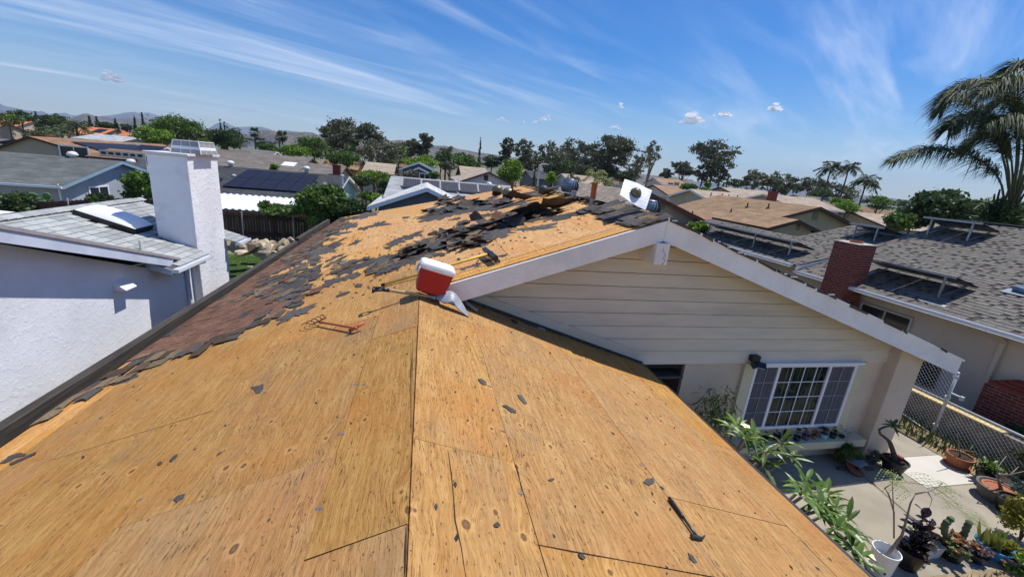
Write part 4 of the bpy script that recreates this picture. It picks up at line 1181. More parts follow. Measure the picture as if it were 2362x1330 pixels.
# roof: deck, then shingles one by one
m = MB()
_z = lambda x: zml(x) - .03
m.prism([(RXL, 3, _z(RXL)), (-7.2, 3, _z(-7.2)), (-5.80, YN, _z(-5.8)), (XGL, YN, _z(XGL)), (XGL, 11.79, _z(XGL)), (RXL, 11.79, _z(RXL))], (0, 0, .022))
m.prism([(RXL, 11.79, _z(RXL)), (CHX0 + .02, 11.79, _z(CHX0 + .02)), (CHX0 + .02, 13.38, _z(CHX0 + .02)), (RXL, 13.38, _z(RXL))], (0, 0, .022))
m.prism([(RXL, 13.38, _z(RXL)), (XGL, 13.38, _z(XGL)), (XGL, YF, _z(XGL)), (RXL, YF, _z(RXL))], (0, 0, .022))
m.prism([(RXL, 3, zml(RXL) - .03), (RXL, YF, zml(RXL) - .03), (-10.9, YF, zml(RXL) - .93), (-10.9, 3, zml(RXL) - .93)], (0, 0, .022))
SHG_PALE = shingle_mat('pale_grey_shingle', (.335, .35, .345), .10, .14, attr=False, stain=.08)
SHG_PALE2 = shingle_mat('pale_grey_shingle_mass', (.335, .35, .345), .10, .14, attr=True, stain=.08)
m.build('roof_deck', shingle_mat('shingle_shade', (.085, .085, .085), attr=False), wh)
m = MB()                                                        # wing roof whose rake faces us
m.prism([(XFL, 3.0, zw(3.0)), (XFL, 10.75, zw(10.75)), (-9.6, 10.75, zw(10.75)), (-9.6, 3.0, zw(3.0))], (0, 0, -.04))
m.prism([(XFL, 3.0, zw(3.0)), (-9.6, 3.0, zw(3.0)), (-9.6, -3, zw(3.0) - 2), (XFL, -3, zw(3.0) - 2)], (0, 0, -.04)); m.build('wing_roof', SHG_PALE, wh)
count = 0; mass = MB(); x = XGL + .02; row = 0
while x > RXL:
    y = 3.2 - (row % 2) * .16 + jit(.05)
    while y < YF - .02:
        l = random.uniform(.26, .40); l = min(l, YF - y)
        ok = zml(x) > zw(y + l / 2) + .0 or (y > YN - .0)
        if x > -5.85 and y < YN: ok = False
        inchim = (11.76 < y + l / 2 < 13.40) and (x > CHX0 - .02)
        insky = (11.40 < y + l / 2 < 12.2) and (-7.93 < x < -6.6)
        if ok and not inchim and not insky and l > .04:
            g = random.uniform(.86, 1.1); lift = jit(.002)
            p = np.array([x, y, zml(x)]) + NML * (.012 + lift)
            up = np.array([-.19, 0, .33 * .19])
            poly = [p, p + np.array([0, l - .012, 0]), p + up + np.array([0, l - .012, 0]) - NML * .014, p + up - NML * .014]
            if count < 290:
                MB().prism(poly, NML * .008).build('shingle', SHG_PALE, wh); count += 1
            else: mass.prism(poly, NML * .008, (g, g, g))
        y += l
    x -= .172; row += 1
if mass.v: kind(mass.build('shingle', SHG_PALE2, wh), 'stuff')
y = 8.6
while y < YF:
    p = np.array([RXL, y, zml(RXL) + .035])
    mm_ = MB(); mm_.prism([p + np.array([.17, 0, -.055]), p + np.array([.17, .21, -.042]), p + np.array([0, .21, .013]), p], NML * .010)
    mm_.prism([p, p + np.array([0, .21, .013]), p + np.array([-.17, .21, -.042]), p + np.array([-.17, 0, -.055])], (0, 0, .010))
    mm_.build('ridge_tile', SHG_PALE, wh); y += .198
SLATE = M('blue_grey_trim', (.54, .59, .70), .6, .08, 3, stain=.1)
BROWNT = M('weathered_barge', (.34, .31, .31), .8, .12, 8)
m = MB(); m.prism([(XFL + .012, 3, zw(3) - .01), (XFL + .012, 10.62, zw(10.62) - .01), (XFL + .012, 10.62, zw(10.62) - .065), (XFL + .012, 3, zw(3) - .065)][::-1], (.022, 0, 0)); m.build('barge_board', BROWNT, wh)
m = MB(); m.prism([(XFL - .035, 3, zw(3) - .068), (XFL - .035, 10.45, zw(10.45) - .068), (XFL - .035, 10.30, zw(10.3) - .25), (XFL - .035, 3, zw(3) - .25)][::-1], (.05, 0, 0)); m.build('rake_board', SLATE, wh)
m = MB(); m.box((XFL - .40, 3, 0), (XFL - .38, 3.01, .01)); 
m = MB(); m.prism([(-5.84, YN - .02, zml(-5.84) - .02), (XGL, YN - .02, zml(XGL) - .02), (XGL, YN - .02, zml(XGL) - .15), (-5.84, YN - .02, zml(-5.84) - .17)][::-1], (0, .03, 0)); m.build('end_board', SLATE, wh)
GUTM = M('white_gutter', (.74, .76, .80), .4, .05, spec=.5)
def gutter(y0, y1, x, z, parent, sx=1, mat=GUTM, w=.10, h=.09):
    m = MB()
    m.box((min(x, x + sx * .006), y0, z - h), (max(x, x + sx * .006), y1, z)); xo = x + sx * w
    m.box((min(xo, xo + sx * .012), y0, z - h * .9), (max(xo, xo + sx * .012), y1, z - .005)); m.box((min(x, xo), y0, z - h - .004), (max(x, xo), y1, z - h + .004))
    for yy in (y0, y1 - .006): m.box((min(x, xo) + .007, yy, z - h + .005), (max(x, xo) - .001, yy + .006, z - .01))
    return m.build('gutter', mat, parent)
gutter(YN + .0, 11.78, XGL + .005, zml(XGL) - .01, wh)
gutter(13.38, YF + .02, XGL + .005, zml(XGL) - .01, wh)
m = MB(); m.box((XGL - .02, YN, zml(XGL) - .16), (XGL, 11.78, zml(XGL) - .03)); m.box((XGL - .02, 13.38, zml(XGL) - .16), (XGL, YF, zml(XGL) - .03)); m.build('eave_board', SLATE, wh)
m = MB(); yd = onX(432, 650, XWL + .03)[1]
m.bar((XWL + .05, yd, -.5), (XWL + .05, yd, 1.75), .075, .06, (1, 0, 0)); m.bar((XWL + .05, yd, 1.73), (XGL + .04, yd - .05, 1.93), .06, .06); m.build('downspout', SLATE, wh)
m = MB(); vy0, vy1 = onX(261, 668, XWL)[1], onX(286, 650, XWL)[1]; vz = onX(262, 670, XWL)[2]; vt = onX(262, 648, XWL)[2]
m.prism([(XWL, vy0, vz), (XWL, vy0, vt), (XWL + .21, vy0, vz + .015), (XWL + .21, vy0, vz)], (0, max(.17, vy1 - vy0), 0)); m.build('dryer_vent', WHITE_TRIM, wh)
m = MB(); p = onP(326, 577, (-5.6, 0, 2.153), NML); m.tube([p - np.array([0, 0, .05]), p + np.array([0, 0, .23])], .03, 8); m.build('vent_pipe', M('pale_pipe', (.55, .58, .52), .6), wh)
def skylight(x0, x1, y0, y1, zf, sgn, parent):
    n = nrm((.33 * sgn, 0, 1)); m = MB()
    P = lambda x, y, h: np.array([x, y, zf(x)]) + n * h
    m.prism([P(x0, y0, 0), P(x1, y0, 0), P(x1, y1, 0), P(x0, y1, 0)], n * .13); s = m.build('skylight', BLACKP, parent)
    m = MB(); q = 10; vs = []
    for i in range(q + 1):
        for j in range(q + 1):
            a, b = i / q * 2 - 1, j / q * 2 - 1
            h = .133 + .17 * (1 - a ** 4) ** .7 * (1 - b ** 4) ** .8
            vs.append(P(x0 + (x1 - x0) * (a * .49 + .5), y0 + (y1 - y0) * (b * .48 + .5), h))
    m.add(vs, [(i * (q + 1) + j, (i + 1) * (q + 1) + j, (i + 1) * (q + 1) + j + 1, i * (q + 1) + j + 1) for i in range(q) for j in range(q)])
    m.build('dome', M('acrylic_dome', (.86, .87, .89), .4, .02, spec=.25), s, smooth=True)
skylight(-7.9, -6.73, 11.43, 12.15, zml, 1, wh)
def zml2(x): return zml(RXL) + .33 * (x - RXL)
skylight(-9.9, -8.62, 9.9, 11.1, zml2, -1, wh)
# back yard: boulders, fence
rockp = [(545, 575, .42), (572, 574, .5), (598, 573, .45), (618, 577, .38), (640, 572, .42), (530, 570, .3), (560, 562, .26), (588, 560, .3), (608, 562, .32), (628, 560, .26), (652, 560, .3), (668, 556, .25), (555, 585, .3), (608, 586, .34), (630, 585, .3), (540, 560, .22), (660, 575, .3)]
rowof = lambda v: 'back' if v < 566 else ('middle' if v < 580 else 'front')
ORD = ('first', 'second', 'third', 'fourth', 'fifth', 'sixth', 'seventh', 'eighth', 'ninth')
for i, (u, v, r) in enumerate(rockp):
    nth = ORD[sorted(q[0] for q in rockp if rowof(q[1]) == rowof(v)).index(u)]
    c = onD(u, v, 22.3 - (v - 560) * .08)
    bmv = MB(); nn = 9; vs = []
    for a in range(nn):
        ph = -math.pi / 2 + math.pi * a / (nn - 1)
        for b in range(12):
            t = 2 * math.pi * b / 12
            vs.append(np.array([math.cos(ph) * math.cos(t), math.cos(ph) * math.sin(t), math.sin(ph)]))
    V = np.array(vs)
    for _ in range(14):
        d = nrm(rng.normal(size=3)); dd = V @ d; lim = random.uniform(.38, .80); V = V - np.outer(np.maximum(dd - lim, 0), d)
    V = V * np.array([r * random.uniform(.9, 1.3), r * random.uniform(.8, 1.1), r * random.uniform(.7, .95)]) + c
    bmv.add(list(V), [(a * 12 + b, a * 12 + (b + 1) % 12, (a + 1) * 12 + (b + 1) % 12, (a + 1) * 12 + b) for a in range(nn - 1) for b in range(12)])
    tag(bmv.build('boulder', ROCK), 'tan boulder, %s from the left in the %s row of the lawn border' % (nth, rowof(v)), 'boulder', 'boulders along the lawn')
YFN = 26.0
def fence_run(x0, x1, y0, y1, zb, ztop, lab, posts, wig=.03):
    f = thing('wooden_fence', lab, 'fence', ((x0 + x1) / 2, (y0 + y1) / 2, zb))
    L = math.hypot(x1 - x0, y1 - y0); n = int(L / .145); d = np.array([x1 - x0, y1 - y0, 0]) / L; nrm_ = np.array([d[1], -d[0], 0])
    for i in range(n):
        p = np.array([x0, y0, 0]) + d * (i + .5) * L / n; t = i / n
        zt = ztop[0] + (ztop[1] - ztop[0]) * t + jit(wig); w = .068
        q = p + nrm_ * jit(.006)
        pr = [q - d * w + (0, 0, zb), q + d * w + (0, 0, zb), q + d * w + (0, 0, zt - .05), q + d * w * .6 + (0, 0, zt), q - d * w * .6 + (0, 0, zt), q - d * w + (0, 0, zt - .05)]
        MB().prism(pr, -nrm_ * .018).build('board', FENCE, f)
    for h in (.25, .9):
        m = MB(); a = np.array([x0, y0, zb + h * (ztop[0] - zb)]) + nrm_ * .03; b = np.array([x1, y1, zb + h * (ztop[1] - zb)]) + nrm_ * .03
        m.bar(a, b, .04, .09); m.build('rail', M('rail_red', (.08, .035, .028), .9), f)
    for t in posts:
        p = np.array([x0, y0, 0]) + d * L * t + nrm_ * .06
        m = MB(); m.tube([p + (0, 0, zb), p + (0, 0, ztop[0] + (ztop[1] - ztop[0]) * t + .06)], .032, 8); m.lathe(p + (0, 0, ztop[0] + (ztop[1] - ztop[0]) * t + .06), [(.038, 0), (.03, .03), (0, .04)], 8); m.build('post', STEEL_G, f)
xa = onY(515, 490, YFN)[0]; xb_ = onY(735, 505, YFN)[0]
fence_run(xa - .9, xb_ + .3, YFN, YFN, onY(690, 552, YFN)[2] - .15, (onY(515, 488, YFN)[2], onY(735, 503, YFN)[2]), 'dark board fence with steel posts behind the boulders and lawn', (.13, .30, .73))
x0_, x1_ = onY(-20, 472, 27)[0], onY(345, 462, 23)[0]
fence_run(x0_, x1_, 27, 23.0, -.4, (onY(20, 470, 27)[2], onY(340, 455, 23)[2]), 'dark scalloped board fence behind the white house ridge', (.52, .97))

# ------------------------------------------------------------------ house on the right
XR0 = 12.6
def zc(x): return CAMH - 2.45 + .333 * (x - XR0)
def za(x): return zc(XR0) + .20 + .25 * (x - XR0)
NA = nrm((-.25, 0, 1))
NC = nrm((-.333, 0, 1))
rh = thing('tan_house', 'tan stucco house with brown grey shingles, tilted solar racks and a brick chimney', 'house', (15, 9, 0))
m = MB(); m.box((13.2, 2, 0), (13.45, 20, 2.42)); m.build('wall', STUCCO_NBR, rh)
m = MB(); m.prism([(13.46, 11.6, 2.3), (18.9, 11.6, 2.3), (18.9, 11.6, zc(18.9) - .15), (13.46, 11.6, zc(13.46) - .15)], (0, -.1, 0)); m.build('gable_wall', STUCCO_NBR, rh)
m = MB()
m.prism([(XR0, 0, zc(XR0) - .03), (19, 0, zc(19) - .03), (19, 11.72, zc(19) - .03), (XR0, 11.72, zc(XR0) - .03)], (0, 0, .02))
m.prism([(19, 0, zc(19) - .03), (26, 0, zc(19) - 2.4), (26, 11.72, zc(19) - 2.4), (19, 11.72, zc(19) - .03)], (0, 0, .02))
m.prism([(XR0 - .1, 11.66, za(XR0 - .1) - .03), (17.6, 11.66, za(17.6) - .03), (17.6, 14.4, za(17.6) - .03), (15.05, 14.5, za(15.05) - .03), (15.05, 20, za(15.05) - .03), (XR0 - .1, 20, za(XR0 - .1) - .03)], (0, 0, .02))
m.prism([(15.05, 14.5, za(15.05) - .03), (20, 14.5, za(15.05) - 1.6), (20, 20, za(15.05) - 1.6), (15.05, 20, za(15.05) - .03)], (0, 0, .02))
m.prism([(17.6, 11.7, za(17.6) - .03), (24, 11.7, za(17.6) - 2.1), (24, 14.4, za(17.6) - 2.1), (17.6, 14.4, za(17.6) - .03)], (0, 0, .02))
m.build('roof_deck', shingle_mat('brown_grey_deck', (.08, .072, .066), attr=False), rh)
SHG_NBR = shingle_mat('brown_grey_shingle', (.168, .156, .136), .07, .12, stain=.10)
def field(name, x0, x1, y0f, y1f, zf, parent, mat, dx=.143, dl=.26, n=NC, sgn=1, vmin=.90, vmax=1.07, th=.012):
    """courses of tabs, real steps; eave at x0, ridge at x1"""
    mm_ = MB(); k = 0; x = x0
    while (x < x1) if sgn > 0 else (x > x1):
        y0, y1 = y0f(x), y1f(x); y = y0 - (k % 2) * dl / 2 + jit(.1)
        while y < y1:
            a, b = max(y, y0), min(y + dl * random.choice((.5, .75, 1, 1)), y1)
            if b - a > .03:
                g = random.uniform(vmin, vmax); p = np.array([x, a, zf(x)]) + np.array(n) * (th + jit(.003))
                u_ = np.array([sgn * dx * 1.15, 0, abs(zf(x + .1) - zf(x)) * 10 * dx * 1.15])
                l = np.array([0, b - a - .008, 0]); d_ = np.array(n) * th
                t = (g, g * random.uniform(.97, 1.02), g * random.uniform(.94, 1.04))
                mm_.add([p, p + l, p + l + u_ - d_, p + u_ - d_, p - d_, p + l - d_], [(0, 3, 2, 1) if sgn > 0 else (0, 1, 2, 3), (0, 1, 5, 4)], t)
            y += dl
        x += sgn * dx; k += 1
    return kind(mm_.build(name, mat, parent), 'stuff')
field('shingle', XR0, 19, lambda x: 1.5, lambda x: 11.73, zc, rh, SHG_NBR)
field('shingle', XR0 - .1, 17.6, lambda x: 11.66, lambda x: 20 if x < 15.05 else 14.42, za, rh, SHG_NBR, n=NA)
m = MB(); m.prism([(XR0 - .1, 11.66, za(XR0 - .1) - .01), (15, 11.66, za(15) - .01), (15, 11.66, za(15) - .17), (XR0 - .1, 11.66, za(XR0 - .1) - .17)][::-1], (0, .03, 0)); m.build('rake_board', WHITE_TRIM, rh)
m = MB(); y = 0
while y < 11.7:
    m.obox((19, y, zc(19) + .015), (.15, 0, 0), (0, .11, 0), (0, 0, .01), (random.uniform(.7, 1.1),) * 3); y += .2
m.build('ridge_cap', SHG_NBR, rh)
gutter(1.5, 11.72, XR0 - .008, zc(XR0) + .0, rh, -1, M('white_gutter_bright', (.74, .74, .74), .35, .04, spec=.5), .11, .10)
gutter(11.8, 20, XR0 - .11, za(XR0 - .1) + .0, rh, -1, bpy.data.materials['white_gutter_bright'], .11, .10)
m = MB(); m.box((XR0 + .02, 1.5, zc(XR0) - .06), (13.2, 11.7, zc(XR0) - .04)); m.build('soffit', STUCCO_NBR, rh)
dsp = onX(2312, 800, 13.15)
m = MB(); m.bar((XR0 - .05, dsp[1] + .0, zc(XR0) - .1), (13.12, dsp[1], zc(XR0) - .35), .07, .06); m.bar((13.14, dsp[1], zc(XR0) - .32), (13.14, dsp[1], .1), .085, .07, (1, 0, 0)); m.build('downspout', STUCCO_NBR, rh)
w0, w1 = onX(1992, 703, 13.2), onX(2103, 738, 13.2)
w2 = onX(2085, 762, 13.2)
ya, yb_ = w1[1], w0[1]; z1 = w1[2] + .02; z0 = z1 - .42
m = MB(); m.box((13.17, ya, z0), (13.198, yb_, z1)); hw = m.build('window', GLASS_D, rh)
m = MB()
for a, b, c, d in ((ya - .05, yb_ + .05, z1, z1 + .06), (ya - .05, yb_ + .05, z0 - .06, z0), (ya - .06, ya, z0, z1), (yb_, yb_ + .06, z0, z1), ((ya + yb_) / 2 - .02, (ya + yb_) / 2 + .02, z0, z1)): m.box((13.14, a, c), (13.197, b, d))
m.build('frame', M('pale_frame', (.55, .50, .42), .6), hw)
gd = onX(2140, 850, 13.2)
m = MB(); m.box((13.15, onX(2168, 860, 13.2)[1], .3), (13.19, onX(2120, 850, 13.2)[1] + .35, onX(2150, 829, 13.2)[2] + .1)); m.build('screen_door', DARK, rh)
# brick chimney, brick by brick
def brick_stack(x0, x1, y0, y1, z0, z1, parent, name, zb, faces=('x', 'y')):
    m = MB(); m.box((x0 + .006, y0 + .006, zb), (x1 - .006, y1 - .006, z1)); st = m.build(name, MORTAR, parent)
    hh = .0735; nz = int((z1 - z0) / hh)
    for k in range(nz):
        z = z1 - (k + 1) * hh
        for f, a0, a1 in (('x', y0, y1), ('y', x0, x1)):
            if f not in faces: continue
            n = max(2, round((a1 - a0) / .205)); bl = (a1 - a0) / n; o = (k % 2) * .5
            a = a0 - o * bl
            while a < a1 - .01:
                s, e = max(a, a0) + .008, min(a + bl, a1) - .008
                if e - s > .02:
                    d = jit(.003); q = MB()
                    if f == 'x': q.box((x0 + d, s, z + .008), (x0 + .09, e, z + hh - .007))
                    else: q.box((s, y0 + d - .001, z + .008), (e, y0 + .09, z + hh - .007))
                    q.build('brick', BRICK, st)
                a += bl
    return st
ct = onX(1981, 566, 12.35); cy0 = ct[1]; cy1 = onX(1925, 555, 12.35)[1]; cx1 = onY(2024, 568, cy0)[0]
st = brick_stack(12.35, cx1, cy0, cy1, 1.7, ct[2], rh, 'brick_chimney', 0)
m = MB(); m.box((12.34, cy0 - .01, ct[2] + .001), (cx1 + .01, cy1 + .01, ct[2] + .03)); m.build('mortar_cap', M('chalky_mortar', (.50, .46, .38), .95, .25, 12, bump=.6), st)
m = MB(); m.lathe(((12.35 + cx1) / 2 + .02, (cy0 + cy1) / 2, ct[2] + .03), [(.17, 0), (.17, .06), (.14, .06), (.14, .0)], 16); m.build('flue', TERRA, st)
p0 = onX(2300, 875, 12.9)
bs = brick_stack(12.75, 13.19, 2.6, p0[1] + .1, .2, p0[2] - .12, rh, 'brick_chimney', 0, ('x',))
for i, (dy, dz) in enumerate(((0.0, 0), (.13, .075), (.26, .15))):
    m = MB(); m.box((12.78 + .04 * i, 2.6, p0[2] - .115 + dz), (13.19, p0[1] + .06 - dy, p0[2] - .045 + dz)); m.build('brick_shoulder', BRICK, bs)
# tilted solar racks
def rack(y0, y1, x0, x1, zf, lab, h=.50, drop=.10):
    t = thing('solar_rack', lab, 'solar panel', (x0, (y0 + y1) / 2, zf(x0)), 'tilted solar racks on the tan house roof')
    A = lambda x, y, k: np.array([x, y, zf(x) + k])
    zt0 = zf(x0) + h; zt1 = max(zf(x1) + .07, zt0 - drop)
    n = max(1, round((y1 - y0) / 1.05))
    for i in range(n):
        a, b = y0 + (y1 - y0) * i / n + .008, y0 + (y1 - y0) * (i + 1) / n - .008
        m = MB(); m.prism([(x0 - .05, a, zt0), (x1, a, zt1), (x1, b, zt1), (x0 - .05, b, zt0)], (0, 0, .035)); pn = m.build('panel', PANEL, t)
        m = MB(); m.prism([(x0, a + .02, zt0 - .004), (x1 - .05, a + .02, zt1 - .004), (x1 - .05, b - .02, zt1 - .004), (x0, b - .02, zt0 - .004)], (0, 0, .002)); m.build('back_sheet', M('back_sheet', (.16, .165, .18), .6), pn)
    m = MB(); m.bar((x0 - .055, y0, zt0 + .01), (x0 - .055, y1, zt0 + .01), .03, .06); m.build('rail', STEEL, t)
    ks = [y0 + .25, y1 - .25] if y1 - y0 < 3 else [y0 + .25, y0 + (y1 - y0) * .38, y1 - .4]
    for y in ks:
        m = MB(); m.bar(A(x0, y, .01), (x0, y, zt0), .045, .045, (1, 0, 0)); m.build('leg', STEEL, t)
        m = MB(); m.bar(A(x0, y, .03), A(x1, y, .05), .04, .04); m.build('foot_rail', STEEL, t)
    m = MB()
    for k in range(3):
        p = [(x0 + .3 + .2 * k, y0 + (y1 - y0) * (.2 + .25 * k) + i * .12, zt0 - .05 - .06 * math.sin(i * 1.0 + k)) for i in range(6)]
        m.tube(p, .006, 4)
    m.build('cable', BLACKP, t)
rack(7.75, 10.25, 13.27, 14.10, zc, 'solar rack on the right roof just behind the brick chimney', .58, .27)
rack(12.35, 17.6, 13.02, 13.82, za, 'longest solar rack, beyond the white rake peak near the red roof', .55, .25)
rack(9.95, 11.6, 17.2, 18.05, zc, 'topmost solar rack near the ridge below the big palm', .58, .27)
rack(12.0, 13.3, 16.2, 17.1, za, 'small solar rack behind and left of the topmost one', .50, .20)
m = MB(); p = onP(2350, 676, (XR0, 0, zc(XR0)), NC); m.tube([p + (0, -.3, .06), p + (.05, .12, .10)], .09, 10); m.obox(p + (-.05, 0, .012), (.13, 0, .043), (0, .25, 0), (0, 0, .004)); m.build('roof_vent', BLUEVENT, rh)
m = MB(); p = onP(2150, 700, (XR0, 0, zc(XR0)), NC); m.obox(p + NC * .02, (.05, 0, .017), (0, .3, 0), NC * .004); m.build('flashing_plate', STEEL, rh)
# chain link fence and low block wall
XFN = 11.2
cf = thing('chain_link_fence', 'galvanised chain link fence with a tall gate post beside the patio', 'fence', (XFN, 5.0, 0))
m = MB(); m.tube([(XFN, 6.62, .85), (XFN, 2.0, .85)], .025, 8); m.build('top_rail', STEEL_G, cf, smooth=True)
m = MB(); m.tube([(XFN, 6.58, 1.53), (XFN, 5.98, 1.53)], .02, 8); m.build('gate_rail', STEEL_G, cf, smooth=True)
m = MB(); m.tube([(XFN, 6.58, .12), (XFN, 5.95, .02)], .016, 8); m.build('bottom_rail', STEEL_G, cf, smooth=True)
for y, h in ((5.93, 1.52), (3.9, .9)):
    m = MB(); m.tube([(XFN, y, 0), (XFN, y, h)], .03, 10); m.lathe((XFN, y, h), [(.036, -.02), (.036, .01), (.02, .03), (0, .035)], 10); ps = m.build('post', STEEL_G, cf, smooth=True)
    for z in (h - .1, h * .62, .25):
        m = MB(); m.tube([(XFN - .01, y - .045, z), (XFN - .01, y + .045, z)], .035, 8); m.build('clamp', STEEL_G, ps)
m = MB(); m.box((XFN - .02, 5.70, 1.05), (XFN + .02, 5.93, 1.075)); m.box((XFN - .03, 5.68, 1.0), (XFN + .03, 5.74, 1.09)); m.build('latch', STEEL_G, cf)
m = MB()
def mesh_area(y0, y1, z0, z1):
    st = .085; k = -(z1 - z0)
    while k < (y1 - y0):
        for s in (1, -1):
            a, b = k, k + (z1 - z0)
            ta, tb = max(0, a), min(y1 - y0, b)
            if tb - ta > .02:
                za_, zb_ = z0 + (ta - a), z0 + (tb - a)
                if s < 0: ya, yb2 = y1 - ta, y1 - tb
                else: ya, yb2 = y0 + ta, y0 + tb
                m.tube([(XFN + .003 * s, ya, za_), (XFN + .003 * s, yb2, zb_)], .0022, 3, cap=False)
        k += st
mesh_area(2.0, 5.93, .04, .86); mesh_area(5.93, 6.6, .1, 1.53)
kind(m.build('wire_mesh', STEEL_G, cf), 'stuff')
lw = thing('block_wall', 'low grey block retaining wall with a yellow timber cap behind the chain link', 'wall', (11.6, 5, 0))
m = MB(); m.box((11.55, 1.5, 0), (11.75, 9, .60)); m.build('wall', M('rough_block', (.25, .21, .165), .95, .25, 4, bump=.5), lw)
m = MB(); m.box((11.5, 5.1, .605), (11.78, 6.9, .64)); m.build('timber_cap', M('yellow_timber', (.60, .47, .22), .8, .15, 10), lw)
# ------------------------------------------------------------------ ground, patio, lawn
random.seed(31)
xs = np.concatenate([np.linspace(-400, -60, 18), np.linspace(-50, 60, 56), np.linspace(75, 500, 18)])
ys = np.concatenate([np.linspace(-60, -6, 8), np.linspace(-4, 60, 50), np.linspace(70, 420, 24)])
def gz(x, y):
    a = min(1, max(0, (-3.5 - x) / 1.5)); b = min(1, max(0, (y - 9) / 6.0))
    z = -.55 * max(a, b if x < 9 else b * .3) - .006
    if x > 14: z = -.05
    if 20 < y < 30 and x < -3: z += .25 * (1 - abs(y - 25) / 5)
    if y > 60: z -= min(2.0, (y - 60) * .02)
    return z
m = MB(); m.add([(x, y, gz(x, y)) for y in ys for x in xs], [(j * len(xs) + i, j * len(xs) + i + 1, (j + 1) * len(xs) + i + 1, (j + 1) * len(xs) + i) for j in range(len(ys) - 1) for i in range(len(xs) - 1)])
kind(m.build('ground', M('ground_soil', (.17, .145, .085), .95, .35, .12, fine=.25, fscale=6, bump=.3, bscale=5), None, smooth=True), 'structure')
m = MB(); far = [(-9000, -60), (9000, -60), (12000, 9500), (-12000, 9500)]
m.add([(x, y, -3.2) for x, y in far], [(0, 1, 2, 3)]); kind(m.build('plain', M('valley_ground', (.12, .125, .07), .95, .4, .01, fine=.3, fscale=.2)), 'structure')
pat = bpy.data.objects.new('patio', None); COL.objects.link(pat); pat['kind'] = 'structure'; pat['label'] = 'grey concrete patio of jointed slabs in front of the gable'; pat.location = (7, 4, 0); ORG['patio'] = np.array([7, 4, 0.0])
YE = lambda x: 3.09 - (x - 7.26) * .03
def sl(p, mat=CONC, top=.0): MB().prism([(x, y, -.09) for x, y in p], (0, 0, .09 + top)).build('slab', mat, pat)
g = .006
sl([(2.9, 3.25), (5.0 - g, 3.2), (5.0 - g, 5.54), (2.9, 5.54)]); sl([(2.9, 5.55), (4.3, 5.55), (4.3, 7.1), (2.9, 7.1)])
sl([(5.0 + g, 3.19), (6.6 - g, YE(6.6)), (6.6 - g, 5.54), (5.0 + g, 5.54)])
sl([(6.6 + g, YE(6.6)), (7.72 - g, YE(7.7)), (8.14 - g, 5.54), (6.6 + g, 5.54)])
sl([(7.72 + g, YE(7.8)), (9.0 - g, YE(9.0)), (9.0 - g, 5.34), (8.14 + g + .02, 5.34)]); sl([(9.16, 5.36), (9.4, 5.36), (9.4, 9), (9.16, 9)])
sl([(9.0 + g, YE(9.0)), (10.35, YE(10.35)), (10.35, 4.54 - g), (9.0 + g, 4.54 - g)])
sl([(9.0 + g, 4.55), (10.40, 4.55), (10.48, 5.32), (9.0 + g, 5.32)], CONC_NEW, .004); sl([(9.41, 5.335), (10.48, 5.335), (10.6, 9), (9.41, 9)], CONC)
for y in (2.7,):
    sl([(2.9, -6), (5.2, -6), (5.2, 3.18), (2.9, 3.23)], M('rough_path', (.36, .32, .26), .9, .2, 3, bump=.3))
m = MB(); m.add([(10.4, 2.5, .012), (11.55, 2.5, .02), (11.55, 9, .02), (10.6, 9, .012), (10.47, 5.3, .012)], [(0, 1, 2, 3, 4)]); m.add([(5.2, -4, .006), (11.55, -4, .006), (11.55, 2.5, .01), (10.4, 2.5, .01), (10.4, 3.0, .01), (5.2, 3.15, .006)], [(0, 1, 2, 3, 4, 5)])
kind(m.build('flower_bed', DIRT), 'structure')
def blades(name, pts, h0, h1, w, mat, lab, cat='grass', lean=.5):
    n = len(pts); P = np.array(pts); h = rng.uniform(h0, h1, n); t = rng.uniform(0, 6.283, n)
    d = np.stack([np.cos(t), np.sin(t), np.zeros(n)], 1); s = np.stack([-np.sin(t), np.cos(t), np.zeros(n)], 1)
    tipv = P + d * (h * lean * rng.uniform(.1, 1, n))[:, None] + np.array([0, 0, 1]) * h[:, None]
    V = np.stack([P - s * w, P + s * w, tipv], 1).reshape(-1, 3)
    o = leafmesh(name, V, 3, mat, rng.uniform(.55, 1.5, n))
    tag(o, lab, cat, kind='stuff'); return o
def leafmesh(name, V, k, mat, shade, parent=None, tint=None):
    """V: n*k vertices, faces of k; shade: brightness per face"""
    n = len(V) // k
    o0 = ORG.get(parent.name) if parent is not None else np.zeros(3)
    me = bpy.data.meshes.new(name); me.vertices.add(len(V)); me.vertices.foreach_set('co', (np.asarray(V) - o0).astype(np.float32).ravel())
    me.loops.add(n * k); me.loops.foreach_set('vertex_index', np.arange(n * k, dtype=np.int32))
    me.polygons.add(n); me.polygons.foreach_set('loop_start', np.arange(0, n * k, k, dtype=np.int32))
    try: me.polygons.foreach_set('loop_total', np.full(n, k, np.int32))
    except Exception: pass
    me.update(calc_edges=True)
    at = me.attributes.new('col', 'FLOAT_COLOR', 'FACE'); c = np.ones((n, 4), np.float32)
    sh_ = np.asarray(shade, np.float32)
    if sh_.ndim == 1: c[:, :3] = sh_[:, None]
    else: c[:, :3] = sh_
    at.data.foreach_set('color', c.ravel()); me.materials.append(mat)
    o = bpy.data.objects.new(name, me); COL.objects.link(o)
    if parent is not None: o.parent = parent; ORG[o.name] = o0
    return o
LAWN = M('lawn_base', (.052, .095, .014), .95, .12, 1.4, fine=.2, fscale=25, bump=.5, bscale=70)
lx0, lx1, ly0, ly1 = -13, -3.4, 10, 22.4
m = MB(); m.add([(x, y, gz(x, y) + .02) for y in np.linspace(ly0, ly1, 14) for x in np.linspace(lx0, lx1, 12)], [(j * 12 + i, j * 12 + i + 1, (j + 1) * 12 + i + 1, (j + 1) * 12 + i) for j in range(13) for i in range(11)])
kind(m.build('lawn', LAWN), 'structure')
